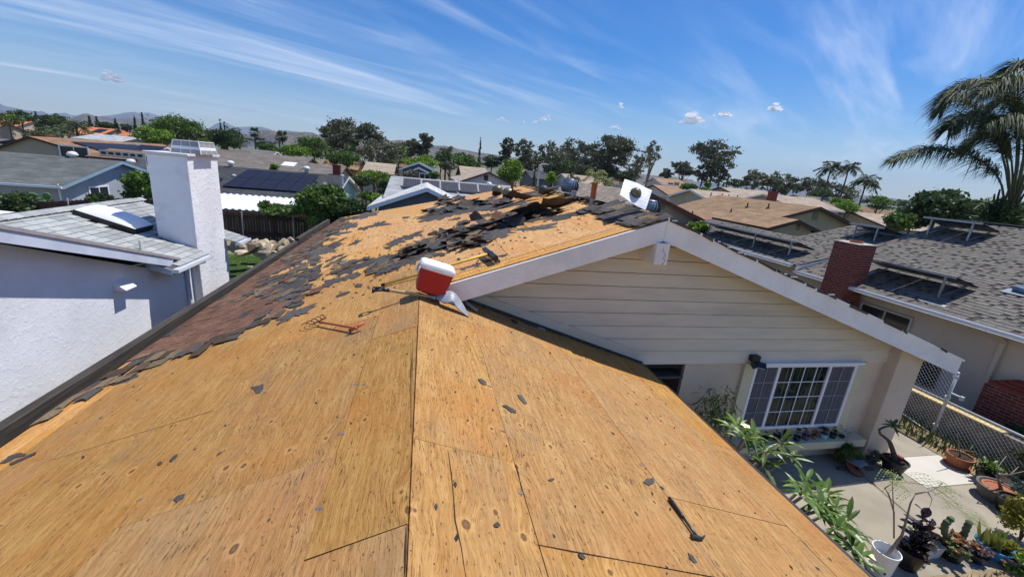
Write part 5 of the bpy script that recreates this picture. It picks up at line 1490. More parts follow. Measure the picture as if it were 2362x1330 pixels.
lp = [(x, y, gz(x, y) + .015) for x, y in zip(rng.uniform(-9, -4, 26000), rng.uniform(14.5, 22, 26000))]
blades('lawn_grass', lp, .03, .07, .006, leafmat('lawn_blade', (.058, .115, .014), .3), 'short even green lawn beyond the chimney')
pv = [onZ(u, v, -.52) for u, v in ((568, 613), (625, 600), (640, 597), (600, 622))]
MB().prism([p for p in pv], (0, 0, .012)).build('paving_stone', CONC_NEW)
tag(bpy.data.objects['paving_stone'], 'pale triangular paving corner on the green lawn', 'paving')
gp = [(x, y, .012) for x, y in zip(rng.uniform(10.55, 11.5, 1500), rng.uniform(2.6, 8.5, 2600))]
blades('weeds', gp, .08, .38, .012, leafmat('weed_blade', (.06, .095, .02), .25), 'long weedy grass growing along the chain link fence')
gp = [(x, y, .008) for x, y in zip(rng.uniform(5.4, 11.5, 2500), rng.uniform(1.6, 3.0, 2500))]
blades('grass_tuft', gp, .03, .14, .007, leafmat('dry_grass', (.20, .17, .06), .2), 'dry grass beyond the patio edge')

# ------------------------------------------------------------------ plants
def leaf_quads(base, d, L, w, droop=.25, fold=.25, up=(0, 0, 1), segs=4, prof=None):
    """one long leaf as quads, pointed, folded along its midrib; returns list of 4-vertex faces"""
    base = np.array(base, float); d = nrm(d); a = nrm(np.cross(d, up) + 1e-6); b = np.cross(a, d)
    out = []; pm = None
    for i in range(segs + 1):
        s = i / segs
        c = base + d * L * s + np.array([0, 0, -1.0]) * droop * L * s * s
        ww = w * (prof(s) if prof else math.sin(math.pi * min(1, .08 + s * .92)) ** .75)
        l, r = c - a * ww + b * ww * fold, c + a * ww + b * ww * fold
        if pm is not None:
            pc, pl, pr = pm
            out.append([pl, pc, c, l]); out.append([pc, pr, r, c])
        pm = (c, l, r)
    return out
def build_leaves(name, quads, mat, parent, per=8, tint=None, lo=.6, hi=1.35):
    V = np.array([p for q in quads for p in q]); n = len(quads)
    g = np.repeat(rng.uniform(lo, hi, n // per + 1), per)[:n]
    return leafmesh(name, V, 4, mat, g, parent)
def pot(p, r, h, mat, lab, cat='flower pot', name='flower_pot', taper=.72, soil=True, rim=True, group=None, n=18):
    p = np.array(p, float); t = thing(name, lab, cat, p, group)
    m = MB(); prof = [(r * taper, 0), (r * (taper * .3 + .7), h * .6), (r, h)]
    if rim: prof += [(r * 1.06, h * .96 if h > .3 else h * .9), (r * 1.06, h), (r * .94, h)]
    prof += [(r * .88, h * .86)]
    m.lathe(p, prof, n); m.build('vessel', mat, t, smooth=False, bevel=0)
    if soil:
        m = MB(); m.lathe(p, [(r * .92, h * .87), (0, h * .88)], 14); m.build('soil', SOIL, t)
    return t
def gp_(u, v, z=0.0): return onZ(u, v, z)
def plumeria(name, stems, lab):
    """stems: list of (base, tip, leaf count)"""
    t = thing(name, lab, 'plant', stems[0][0], 'plumerias under the right eave')
    q = []
    for b, tip, n in stems:
        b, tip = np.array(b, float), np.array(tip, float)
        mid = (b + tip) / 2 + np.array([jit(.1), jit(.1), -.05])
        m = MB(); m.tube([b, mid, tip], [.028, .024, .017], 7); m.build('stem', BARKG, t, smooth=True)
        for k in range(n):
            a = k * 2.4 + jit(.3); el = random.uniform(-.15, .9)
            d = np.array([math.cos(a) * math.cos(el), math.sin(a) * math.cos(el), math.sin(el)])
            L = random.uniform(.18, .33)
            q += leaf_quads(tip + d * .03 + np.array([0, 0, jit(.05)]), d, L, L * .10, random.uniform(.1, .5), .3)
    build_leaves('foliage', q, LEAF_PLUM, t, lo=.5, hi=1.5)
    return t
def stem_set(pix, zr_, base, n=12):
    out = []
    for (u, v, z) in pix:
        tip = onZ(u, v, z); b = np.array(base) + (jit(.12), jit(.12), 0)
        out.append((b, tip, n))
    return out
plumeria('plumeria', stem_set([(1700, 985, 1.55), (1738, 1010, 1.5), (1765, 1040, 1.42), (1800, 1025, 1.3), (1820, 1055, 1.2), (1760, 1070, 1.3), (1715, 1010, 1.65)], 0, (4.6, 4.75, 0)), 'tallest plumeria with cream flowers below the shaded window')
plumeria('plumeria', stem_set([(1855, 1120, 1.3), (1880, 1155, 1.3), (1905, 1140, 1.1), (1850, 1145, 1.5), (1925, 1175, 1.1), (1895, 1175, 1.35)], 0, (4.5, 3.95, 0)), 'middle plumeria overhanging the sunlit patio beside the eave')
plumeria('plumeria', stem_set([(1925, 1215, 1.35), (1955, 1235, 1.2), (1960, 1262, 1.25), (1978, 1290, 1.2), (1950, 1205, 1.2)], 0, (4.6, 3.35, 0)), 'lowest plumeria with a yellow throated flower by the white bucket')
def flower(c, r, lab):
    t = thing('plumeria_flower', lab, 'flower', c); c = np.array(c)
    for k in range(5):
        a = k * 1.2566; d = np.array([math.cos(a), math.sin(a), .45])
        q = leaf_quads(c, d, r, r * .42, .25, .15, segs=3, prof=lambda s: math.sin(math.pi * min(1, .15 + s * .8)))
        leafmesh('petal', np.array([p for x in q for p in x]), 4, PETAL, np.ones(len(q)), t)
    m = MB(); m.lathe(c + (0, 0, .004), [(r * .3, 0), (0, .012)], 8); m.build('flower_heart', M('yellow_heart', (.75, .5, .05), .7), t)
flower(onZ(1720, 983, 1.72), .07, 'cream plumeria flower highest beside the lower left window corner')
flower(onZ(1712, 1004, 1.6), .05, 'small cream plumeria flower just under the highest one')
flower(onZ(2003, 1282, 1.0), .075, 'white plumeria flower with yellow throat in front of the white bucket')
m = MB(); c = onZ(1812, 1005, 1.25)
for k in range(16): m.tube([c, c + np.array([jit(.06), jit(.06), random.uniform(.02, .11)])], [.006, .009], 5)
m.tube([onZ(1800, 1030, 1.15), c], .012, 6); o = tag(m.build('seed_head', LEAF_RUST, None), 'brown plumeria bud cluster on a bare stalk under the window', 'flower bud')
def bush(name, c, rx, ry, rz, n, s, mat, lab, cat='plant', clumps=14, group=None, stem=True, elong=1.6, parent=None):
    c = np.array(c, float); t = parent or thing(name, lab, cat, c, group)
    V, sh_ = leafcloud(c + (0, 0, rz), rx, ry, rz, n, s, clumps, elong)
    leafmesh('foliage', V, 4, mat, sh_, t)
    if stem:
        m = MB()
        for k in range(4): m.tube([c, c + np.array([jit(rx * .6), jit(ry * .6), rz * 1.3])], [.02 * rz + .005, .004], 5)
        m.build('stem', BARK, t)
    return t
def leafcloud(c, rx, ry, rz, n, s, clumps, elong=1.6, inner=.35, flat=0.0, cr=None):
    """leaf quads gathered in clumps inside an ellipsoid"""
    u = rng.normal(size=(clumps, 3)); u /= np.linalg.norm(u, axis=1)[:, None]
    rad = rng.uniform(inner, 1.0, clumps) ** .6
    cc_ = u * rad[:, None] * np.array([rx, ry, rz]) * .82
    cb = rng.uniform(.62, 1.38, clumps)
    idx = rng.integers(0, clumps, n); k = cr or 1.15 / clumps ** .36
    P = cc_[idx] + rng.normal(size=(n, 3)) * np.array([rx, ry, rz * .8]) * k * .42
    P += np.array(c)
    d = rng.normal(size=(n, 3)); d[:, 2] -= flat; d /= np.linalg.norm(d, axis=1)[:, None]
    e = rng.normal(size=(n, 3)); e -= d * np.sum(d * e, 1)[:, None]; e /= np.linalg.norm(e, axis=1)[:, None]
    L = s * rng.uniform(.6, 1.3, n); a = d * (L * elong / 2)[:, None]; b = e * (L / 2)[:, None]
    V = np.stack([P - a, P + b * .9 - a * .1, P + a, P - b * .9 - a * .1], 1).reshape(-1, 3)
    return V, cb[idx] * rng.uniform(.75, 1.25, n)
# things on the ground, each placed at its foot
bk = gp_(2016, 1330, .0); rimc = onZ(2046, 1268, .37)
bt = thing('white_bucket', 'white plastic bucket with a drain hole holding a bare crooked sapling', 'bucket', (rimc[0], rimc[1], 0))
m = MB(); bc = np.array([rimc[0], rimc[1], 0]); m.lathe(bc, [(.128, 0), (.15, .35), (.158, .35), (.158, .375), (.146, .375), (.14, .24), (0, .24)], 22); m.build('vessel', WHITEP, bt)
m = MB(); d = nrm((-.55, -.83, 0)); m.lathe(bc + d * .137 + (0, 0, .1), [(.016, 0), (.016, .002)], 8, d); m.build('drain_hole', DARK, bt)
def branchy(base, paths, mat, parent, r0):
    for pts, r in paths:
        m = MB(); m.tube(pts, [r * (1 - .75 * i / (len(pts) - 1)) for i in range(len(pts))], 6); m.build('branch', mat, parent, smooth=True)
def frond_leaf(c, d, n, L, q, s=.04):
    c = np.array(c); d = nrm(d); a = nrm(np.cross(d, (0, 0, 1)))
    for i in range(n):
        p = c + d * L * i / n + np.array([0, 0, -.5 * L * (i / n) ** 2])
        for sg in (-1, 1):
            dd = nrm(a * sg + d * .4 + np.array([0, 0, -.25]))
            for k in range(4):
                pp = p + dd * s * (k + .7) * 1.0
                q.extend(leaf_quads(pp, nrm(dd * .3 + d * (1 if k % 2 else -1)), s * 1.0, s * .33, .2, 0, segs=1, prof=lambda t: .7 if t < .5 else .35))
Yb = bc[1]
def bp_(u, v, dy=0): return onY(u, v, Yb + dy)
trunk = [bc + (0.02, 0, .24), bp_(2080, 1235, .02), bp_(2090, 1200, .05), bp_(2100, 1160, .08), bp_(2112, 1138, .1)]
branchy(bc, [(trunk, .022), ([trunk[-1], bp_(2140, 1133, .12), bp_(2165, 1122, .15), bp_(2175, 1112, .16)], .012), ([bp_(2062, 1240, 0), bp_(2062, 1180, .03), bp_(2050, 1140, .05), bp_(2041, 1125, .06), bp_(2060, 1112, .1), bp_(2100, 1112, .16), bp_(2150, 1120, .2), bp_(2195, 1150, .26), bp_(2215, 1170, .3)], .010), ([bp_(2062, 1200, .03), bp_(2060, 1150, .05), bp_(2058, 1110, .06), bp_(2062, 1080, .06)], .008), ([bp_(2140, 1134, .12), bp_(2150, 1150, .12), bp_(2144, 1172, .12)], .007)], BARKG, bt, .02)
q = []
for u, v, dy in ((2150, 1100, .15), (2165, 1108, .15), (2185, 1118, .16), (2195, 1130, .18), (2172, 1125, .16), (2225, 1168, .3), (2240, 1175, .3), (2220, 1185, .3), (2250, 1190, .3), (2062, 1085, .06), (2066, 1095, .06), (2045, 1090, .06), (2070, 1118, .08), (2085, 1122, .1)):
    c = bp_(u, v, dy); a = random.uniform(0, 6.3); frond_leaf(c, (math.cos(a), math.sin(a), -.1), 5, .19, q, .030)
build_leaves('foliage', q, leafmat('moringa_leaf', (.17, .23, .055), .35), bt, per=2)
# burgundy rubber plant
p = gp_(2088, 1303); p = np.array([p[0], p[1], 0])
t = pot(p, .17, .30, BLACKP, 'black pot with a burgundy rubber plant behind the white bucket', 'potted plant', 'rubber_plant')
q = []
for s_ in ((-.12, .02, .75), (0, .04, .95), (.12, .0, .80), (.05, -.1, .62), (-.05, -.08, .55)):
    tp = p + np.array(s_); m = MB(); m.tube([p + (0, 0, .26), tp], [.012, .007], 6); m.build('stem', BARK, t)
    for k in range(10):
        a = k * 2.4; z = .25 + .075 * k; el = random.uniform(.1, .8)
        c = p + (tp - p) * min(1, z); d = np.array([math.cos(a) * math.cos(el), math.sin(a) * math.cos(el), math.sin(el)])
        q += leaf_quads(c, d, random.uniform(.15, .23), .055, .12, .15)
build_leaves('foliage', q, LEAF_BURG, t)
# pale trough of succulents
def trough(u, v, L, w, h, mat, lab, ang):
    p = gp_(u, v); c = np.array([p[0], p[1], 0]); t = thing('planter', lab, 'planter', c)
    m = MB(); M4 = Matrix.Translation(Vector(c)) @ Matrix.Rotation(ang, 4, 'Z'); rbox(m, L, w, h, 1, .05, M4=M4, rings=[(0, .82), (.02, .86), (h, 1.0)]); m.build('vessel', mat, t); return t, c
def succ(t, c, rx, ry, z, n, mat, r, per=8):
    q = []
    for i in range(n):
        x, y = random.gauss(0, rx * .5), random.gauss(0, ry * .5); cc2 = np.array(c) + (x, y, z + jit(.03) + .05 * (1 - abs(x) / rx))
        for k in range(8):
            a = k * .785 + jit(.2); el = random.uniform(.1, 1.0)
            q += leaf_quads(cc2, (math.cos(a) * math.cos(el), math.sin(a) * math.cos(el), math.sin(el)), r * random.uniform(.7, 1.2), r * .33, -.1, .3, segs=2)
    return build_leaves('foliage', q, mat, t, per=4)
t, c = trough(2128, 1278, .50, .2, .2, M('pale_trough', (.55, .55, .52), .6), 'pale grey oblong trough full of yellow green succulents', .0)
succ(t, c, .26, .14, .24, 30, LEAF_SUCC, .055)
p = gp_(2190, 1285); p = np.array([p[0], p[1], 0])
t = pot(p, .15, .22, BLACKP, 'dark pot with two ribbed cactus columns and rusty succulents', 'potted plant', 'cactus_pot')
succ(t, p, .2, .16, .28, 26, LEAF_RUST, .055); succ(t, p + (-.14, -.05, 0), .14, .12, .22, 14, LEAF_SUCC, .05)
for tu in ([(2185, 1243), (2178, 1225), (2180, 1208), (2198, 1192)], [(2212, 1258), (2222, 1236), (2230, 1215), (2238, 1200)]):
    pts = [onY(u, v, p[1] + .08) for u, v in tu]
    m = MB(); nn = 10; ring = []
    PP = [pts[0] + (pts[1] - pts[0]) * 0] + pts
    fine = []
    for i in range(len(pts) - 1):
        for k in range(4): fine.append(pts[i] + (pts[i + 1] - pts[i]) * k / 4)
    fine.append(pts[-1])
    m.tube(fine, [.040 * (1 + .14 * ((i % 2) * 2 - 1)) * (1 if i < len(fine) - 1 else .6) for i in range(len(fine))], 9); m.build('cactus_stem', M('cactus_green', (.085, .125, .06), .7, .25, 30), t)
p = gp_(2248, 1292); p = np.array([p[0], p[1], 0]); t = pot(p, .11, .13, NAVYPOT, 'small navy pot of pinkish grey succulents', 'potted plant', 'succulent_pot'); succ(t, p, .17, .14, .16, 30, LEAF_PINK, .045)
p = gp_(2283, 1280); p = np.array([p[0], p[1], 0]); t = pot(p, .20, .20, BLUEPOT, 'bright blue bowl of upright yellow edged snake plant', 'potted plant', 'snake_plant', .6)
q = []
for k in range(24):
    a = random.uniform(0, 6.3); b = p + np.array([random.gauss(0, .07), random.gauss(0, .05), .16]); q += leaf_quads(b, (math.cos(a) * .3, math.sin(a) * .3, 1), random.uniform(.2, .34), .032, -.0, .5, up=(math.cos(a + 1), math.sin(a + 1), 0))
build_leaves('foliage', q, leafmat('snake_leaf', (.26, .30, .06), .15), t)
p = gp_(2320, 1298); p = np.array([p[0], p[1], 0]); t = pot(p, .17, .17, GREYPOT, 'dark bowl with thin yellow leaves right of the blue bowl', 'potted plant', 'shrub_pot'); succ(t, p, .16, .14, .22, 12, LEAF_YEL, .08)
bush('yellow_shrub', onZ(2352, 1245, 0), .28, .28, .42, 1500, .045, LEAF_YEL, 'yellow leaved shrub at the edge of the patio', clumps=16)
bush('low_shrub', onZ(2350, 1318, 0), .3, .2, .16, 500, .04, LEAF_LIME, 'low lime green plant in the bottom corner beyond the patio edge', clumps=8)
# pots along the fence
p = gp_(2206, 1073); p = np.array([p[0], p[1], 0]); t = pot(p, .20, .24, TERRA, 'round terracotta pot with a bare frangipani on the new concrete', 'potted plant', 'terracotta_pot', .74)
m = MB(); m.lathe(p - (0, 0, .001), [(.19, 0), (.21, .03), (.19, .03)], 18); m.build('saucer', TERRA, t)
b = p + (0, 0, .2)
branchy(b, [([b, onY(2212, 1030, p[1]), onY(2208, 1000, p[1])], .016), ([onY(2212, 1035, p[1]), onY(2235, 1040, p[1] - .05), onY(2252, 1042, p[1] - .1)], .012), ([onY(2235, 1040, p[1] - .05), onY(2245, 1026, p[1])], .009)], BARKG, t, .02)
p = gp_(2296, 1150); p = np.array([p[0], p[1], 0]); t = pot(p, .29, .24, GREYPOT, 'wide grey bowl with a pale forked frangipani trunk', 'potted plant', 'grey_bowl', .8)
m = MB(); m.lathe(p, [(.235, .205), (.24, .225), (.2, .225), (.19, .21), (0, .212)], 20); m.build('clay_ring', TERRA, t)
b = onY(2300, 1125, p[1]) * 0 + p + (.03, 0, .2)
branchy(b, [([b, onY(2302, 1105, p[1]), onY(2305, 1098, p[1])], .030), ([onY(2305, 1098, p[1]), onY(2330, 1094, p[1] - .1), onY(2362, 1086, p[1] - .15)], .022), ([onY(2302, 1100, p[1]), onY(2300, 1078, p[1] + .05), onY(2322, 1050, p[1] + .15)], .015), ([onY(2330, 1094, p[1] - .1), onY(2350, 1075, p[1])], .012)], BARKG, t, .02)
p = gp_(2340, 1150) + np.array([.1, .1, 0]); p[2] = 0; pot(p, .25, .24, GREYPOT, 'second wide grey bowl half hidden behind the frangipani bowl', 'flower pot', 'grey_bowl', .8)
p = gp_(2268, 1108); p = np.array([p[0], p[1], 0]); t = pot(p, .15, .2, BLACKP, 'black nursery pot of glossy light green leaves by the fence', 'potted plant', 'nursery_pot')
q = []
for k in range(46):
    a = k * 2.4; el = random.uniform(.1, 1.2); q += leaf_quads(p + (jit(.08), jit(.08), .2 + random.random() * .15), (math.cos(a) * math.cos(el), math.sin(a) * math.cos(el), math.sin(el)), random.uniform(.14, .24), .025, .3, .2)
build_leaves('foliage', q, LEAF_PLUM, t)
p = gp_(2330, 1182); p = np.array([p[0], p[1], 0]); t = pot(p, .22, .26, BLACKP, 'black pot of blue green foliage nearest the frame edge', 'potted plant', 'nursery_pot', .8)
bush('', p + (.08, -.02, .2), .22, .22, .2, 900, .035, LEAF_BLUE, '', parent=t, clumps=12)
for u, v, r_, h_, n_ in ((2362, 1120, .4, .45, 900), (2330, 1035, .3, .3, 500)):
    bush('fence_shrub', onZ(u, v, 0), r_, r_, h_, n_, .05, LEAF_DK, 'dark green shrub against the chain link, %s' % ('behind the grey bowls' if r_ > .35 else 'smaller and farther along the fence'), clumps=12)
# bonsai like desert rose with a bent trunk
p = gp_(2056, 1085); p = np.array([p[0], p[1], 0]); t = pot(p, .20, .25, BLACKP, 'black pot with a bent bare trunk topped by one tuft of leaves', 'potted plant', 'bent_trunk_pot', .7)
yb3 = p[1] + .05
tr = [p + (0, .02, .2), onY(2063, 1050, yb3), onY(2053, 1020, yb3), onY(2046, 1012, yb3), onY(2030, 1000, yb3), onY(2028, 990, yb3), onY(2040, 984, yb3), onY(2060, 980, yb3)]
m = MB(); m.tube(tr, [.055, .045, .035, .024, .02, .02, .019, .017], 9); m.build('trunk', BARK, t, smooth=True)
q = []
for k in range(16):
    a = k * 2.4; el = random.uniform(-.2, .8); q += leaf_quads(tr[-1], (math.cos(a) * math.cos(el), math.sin(a) * math.cos(el), math.sin(el)), random.uniform(.14, .24), .028, .25, .2)
build_leaves('foliage', q, LEAF_PLUM, t)
m = MB(); m.box(tuple(p + (.06, -.02, .2)), tuple(p + (.16, .08, .29))); m.build('brick_chunk', BRICK, t)
p2 = gp_(2030, 1072); bush('', np.array([p2[0], p2[1], .12]), .1, .1, .06, 90, .05, LEAF_LIME, '', parent=t, clumps=4, stem=False)
# under the window
p = gp_(1930, 1056); t = thing('round_bush', 'rounded olive green bush on the patio below the window shelf', 'bush', (p[0], 5.28, 0)); pb_ = np.array([p[0], 5.28, 0.0])
bush('', pb_, .30, .18, .27, 2600, .03, leafmat('olive_leaf', (.085, .115, .03), .2), '', parent=t, clumps=26)
m = MB(); m.bar(pb_ + (-.32, -.14, .03), pb_ + (.42, -.22, .03), .05, .05); m.build('border_timber', BARK, t)
p = gp_(1990, 1054); bush('blue_bush', (p[0], 5.25, 0), .15, .12, .14, 500, .03, LEAF_BLUE, 'small blue grey plant at the foot of the pillar', clumps=8)
p = gp_(1968, 1088); t = thing('bird_bath', 'rusty tilted dish ornament with a grey stone slab on the shaded patio', 'garden ornament', (p[0], p[1], 0))
c = np.array([p[0], p[1], 0]); m = MB(); m.lathe(c + (0, 0, .05), [(.0, -.04), (.10, -.03), (.14, .0), (.15, .02), (.12, .01), (0, -.01)], 18, nrm((.25, -.3, 1))); m.build('dish', TERRA, t)
m = MB(); m.tube([c + (.1, 0, .02), c + (.14, -.05, .05), c + (.10, .03, .16)], [.05, .055, .03], 10); m.build('neck', GREYPOT, t); m = MB(); m.obox(c + (.10, .06, .17), (.14, .03, 0), (-.03, .1, 0), (0, 0, .012)); m.build('stone_slab', M('slate', (.22, .24, .25), .8), t)
bb = onY(1650, 985, 5.25); t = thing('bamboo', 'feathery light green bamboo against the wall left of the window', 'plant', (bb[0], 5.2, 0))
q = []
for k in range(9):
    tp = onY(1600 + 100 * random.random(), 890 + 70 * random.random(), 5.2 + jit(.2)); b = np.array([bb[0] + jit(.1), 5.2 + jit(.1), 0])
    m = MB(); m.tube([b, (b + tp) / 2 + (jit(.08), jit(.08), .1), tp], [.008, .006, .002], 5); m.build('cane', M('bamboo_cane', (.2, .2, .06), .6), t)
    for i in range(85):
        s = random.uniform(.4, 1.0); c = b + (tp - b) * s + np.array([jit(.16), jit(.14), jit(.08)]); a = random.uniform(0, 6.3)
        q += leaf_quads(c, (math.cos(a), math.sin(a), -.3 + jit(.4)), random.uniform(.08, .15), .012, .3, .1, segs=2)
build_leaves('foliage', q, leafmat('bamboo_leaf', (.17, .20, .035), .3), t, per=4)
# pots on the window shelf
shelf = [(1768, .055, .09, NAVYPOT, 'dark', LEAF_DK, 'navy pot farthest left on the window shelf'), (1795, .065, .10, BLACKP, 'dark', LEAF_DK, 'black pot of dark rosettes, second from the left on the shelf'), (1818, .055, .07, GREYPIPE, 'dark', LEAF_DK, 'grey bowl with little dark leaves on the window shelf'), (1838, .065, .09, NAVYPOT, 'tall', LEAF_BLUE, 'navy pot with a pale upright succulent on the window shelf'), (1860, .065, .10, PURPLEPOT, 'low', LEAF_PINK, 'purple tapered pot on the window shelf'), (1880, .05, .075, TERRA, 'low', LEAF_RUST, 'small terracotta pot on the window shelf'), (1900, .075, .11, AQUAPOT, 'big', LEAF_PINK, 'aqua pot with fat pink leaves on the window shelf'), (1922, .06, .085, NAVYPOT, 'dark', LEAF_DK, 'deep blue pot right of the aqua one on the shelf'), (1942, .05, .05, BLACKP, 'spray', LEAF_SUCC, 'low black pot with a wiry spray at the right end of the shelf')]
for u, r, h, mt, ty, lf, lab in shelf:
    x = onY(u, 1005, YW - .13)[0]; p = np.array([x, YW - .125 + jit(.02), .481])
    t = pot(p, r, h, mt, lab, 'flower pot', 'shelf_pot', .75, n=14)
    if ty == 'spray':
        q = []
        for k in range(26):
            a = random.uniform(0, 6.3); c = p + np.array([math.cos(a) * random.uniform(.02, .16), math.sin(a) * .08, .06 + random.random() * .16]); q += leaf_quads(c, (math.cos(a), math.sin(a), .3), .05, .012, .2, .1, segs=2)
        build_leaves('foliage', q, lf, t, per=4)
    else: succ(t, p, r * 1.1, r, h + .01 + (.06 if ty == 'tall' else 0), 9 if ty != 'big' else 12, lf, .035 if ty != 'big' else .055)
# ------------------------------------------------------------------ tree builders
def limb_paths(base, top, crown_c, rx, ry, rz, n, r):
    out = [([base, base + (top - base) * .5 + np.array([jit(.04), jit(.04), 0]) * np.linalg.norm(top - base), top], [r, r * .8, r * .6])]
    for k in range(n):
        d = rng.normal(size=3); d /= np.linalg.norm(d); d[2] = abs(d[2]) * .9 - .1
        e = crown_c + d * np.array([rx, ry, rz]) * .75; s = base + (top - base) * random.uniform(.55, 1)
        out.append(([s, s + (e - s) * .5 + np.array([0, 0, .08 * rz]), e], [r * .5, r * .3, r * .1]))
    return out
def tree(name, lab, base, h, rx, ry, rz, n, s, mat, clumps=26, bark=None, elong=1.5, limbs=6, r=None, group=None, cat='tree', trunk_frac=None, flat=.2, cr=None, parts=True, shape='round', inner=.35):
    base = np.array(base, float); t = thing(name, lab, cat, base, group)
    cc_ = base + np.array([0, 0, h - rz]); r = r or h * .022
    if shape == 'cone':
        V = []; S_ = []
        k = max(4, clumps // 3)
        for i in range(k):
            f = i / (k - 1); zz = base[2] + h * (.14 + .84 * f); rr = rx * (1 - f) ** .8 + .05 * rx
            v, sh_ = leafcloud((base[0] + jit(rr * .2), base[1], zz), rr, rr, h / k * .9, int(n / k * (1.6 * (1 - f) + .3)), s, 6, elong); V.append(v); S_.append(sh_)
        V = np.concatenate(V); S_ = np.concatenate(S_)
    elif shape == 'clumpy':
        V = []; S_ = []; ends = []
        for i in range(clumps):
            d = rng.normal(size=3); d /= np.linalg.norm(d); rad = random.uniform(.25, 1.1) ** .5
            c = cc_ + d * rad * np.array([rx, ry, rz]); ends.append(c); q = random.uniform(.20, .40)
            v, sh_ = leafcloud(c, rx * q * 1.25, ry * q * 1.25, rz * q, n // clumps, s, 5, elong, flat=flat); V.append(v); S_.append(sh_ * random.uniform(.75, 1.25))
        V = np.concatenate(V); S_ = np.concatenate(S_)
    else: V, S_ = leafcloud(cc_, rx, ry, rz, n, s, clumps, elong, flat=flat, cr=cr, inner=inner)
    leafmesh('crown', V, 4, mat, S_, t)
    m = MB(); top = cc_ + np.array([0, 0, rz * .2])
    for pts, rs in limb_paths(base, top, cc_, rx, ry, rz, limbs, r): m.tube(pts, rs, 6, cap=False)
    if shape == 'clumpy':
        for e in ends[::2]:
            s0 = base + (top - base) * random.uniform(.5, .95); m.tube([s0, (s0 + e) / 2 + np.array([0, 0, .05 * rz]), e], [r * .35, r * .22, r * .08], 4, cap=False)
    m.build('trunk', bark or BARK, t)
    return t
def frond(c, d, L, droop, nleaf, ll, lw, q, spine, plume=True, sag=.5, twist=0.0):
    """feather frond: arching spine with hanging leaflets"""
    c = np.array(c, float); d = nrm(d); h = np.array([d[0], d[1], 0]); pts = []
    for i in range(13):
        s = i / 12; pts.append(c + d * L * s + np.array([0, 0, -droop * L * s ** 2.2]))
    spine.append(pts)
    for i in range(nleaf):
        s = .16 + .84 * i / nleaf; k = min(11, int(s * 12)); p = pts[k] + (pts[k + 1] - pts[k]) * (s * 12 - k)
        tg = nrm(pts[k + 1] - pts[k]); a = nrm(np.cross(tg, (0, 0, 1)))
        l = ll * (math.sin(math.pi * min(1, .18 + s * .80)) ** .6) * random.uniform(.8, 1.15)
        for sg in (-1, 1):
            dd = nrm(a * sg * random.uniform(.6, 1) + tg * random.uniform(.45, .9) + np.array([0, 0, random.uniform(-.5, .35) if plume else -.3]))
            e1 = p + dd * l * .5 + np.array([0, 0, -.08 * l]); e2 = p + dd * l + np.array([0, 0, -sag * l * random.uniform(.5, 1.2)]) + np.array([WIND[0], WIND[1], 0]) * l * .25
            w = nrm(np.cross(dd, (jit(.6), jit(.6), 1))) * lw
            q.append([p - w * .5, p + w * .5, e1 + w, e1 - w]); q.append([e1 - w, e1 + w, e2 + w * .12, e2 - w * .12])
WIND = (0, 0)
def feather_palm(name, lab, base, h, nf, L, nleaf, ll, lw, mat=None, group=None, tr=.2, lean=(0, 0), el=(-.35, 1.1)):
    base = np.array(base, float); t = thing(name, lab, 'palm tree', base, group); top = base + np.array([lean[0], lean[1], h])
    m = MB(); m.tube([base, base + np.array([lean[0] * .3, lean[1] * .3, h * .5]), top], [tr * 1.2, tr, tr * .8], 9, cap=False); m.build('trunk', PALMBARK, t, smooth=True)
    q = []; sp = []
    for k in range(nf):
        a = k * 2.4 + jit(.3); e = random.uniform(*el)
        frond(top, (math.cos(a) * math.cos(e), math.sin(a) * math.cos(e), math.sin(e)), L * random.uniform(.8, 1.1), random.uniform(.35, .75), nleaf, ll, lw, q, sp)
    build_leaves('crown', q, mat or LEAF_PALM, t, per=2)
    m = MB()
    for p in sp: m.tube(p[::3], [tr * .16, tr * .12, tr * .08, tr * .05, tr * .02], 4, cap=False)
    m.build('frond_stems', M('frond_stem', (.12, .12, .05), .6), t)
    return t
def fan_palm(name, lab, base, h, r, mat=None, group=None, n=46, tr=.22):
    base = np.array(base, float); t = thing(name, lab, 'palm tree', base, group); top = base + np.array([0, 0, h - r])
    m = MB(); m.tube([base, top], [tr * 1.2, tr * .8], 8, cap=False); m.build('trunk', PALMBARK, t)
    q = []
    for k in range(n):
        a = k * 2.4; e = random.uniform(-1.1, 1.3); d = np.array([math.cos(a) * math.cos(e), math.sin(a) * math.cos(e), math.sin(e)]); c = top + d * r * .45
        for j in range(9):
            f = (j - 4) * .27; s = nrm(np.cross(d, (0, 0, 1))); dd = nrm(d * math.cos(f) + s * math.sin(f) + np.array([0, 0, -.15]))
            w = nrm(np.cross(dd, (jit(1), jit(1), 1))) * r * .06; q.append([c, c + dd * r * .3 + w, c + dd * r * .62, c + dd * r * .3 - w])
    build_leaves('crown', q, mat or LEAF_DK, t, per=9, lo=.6, hi=1.3)
    return t
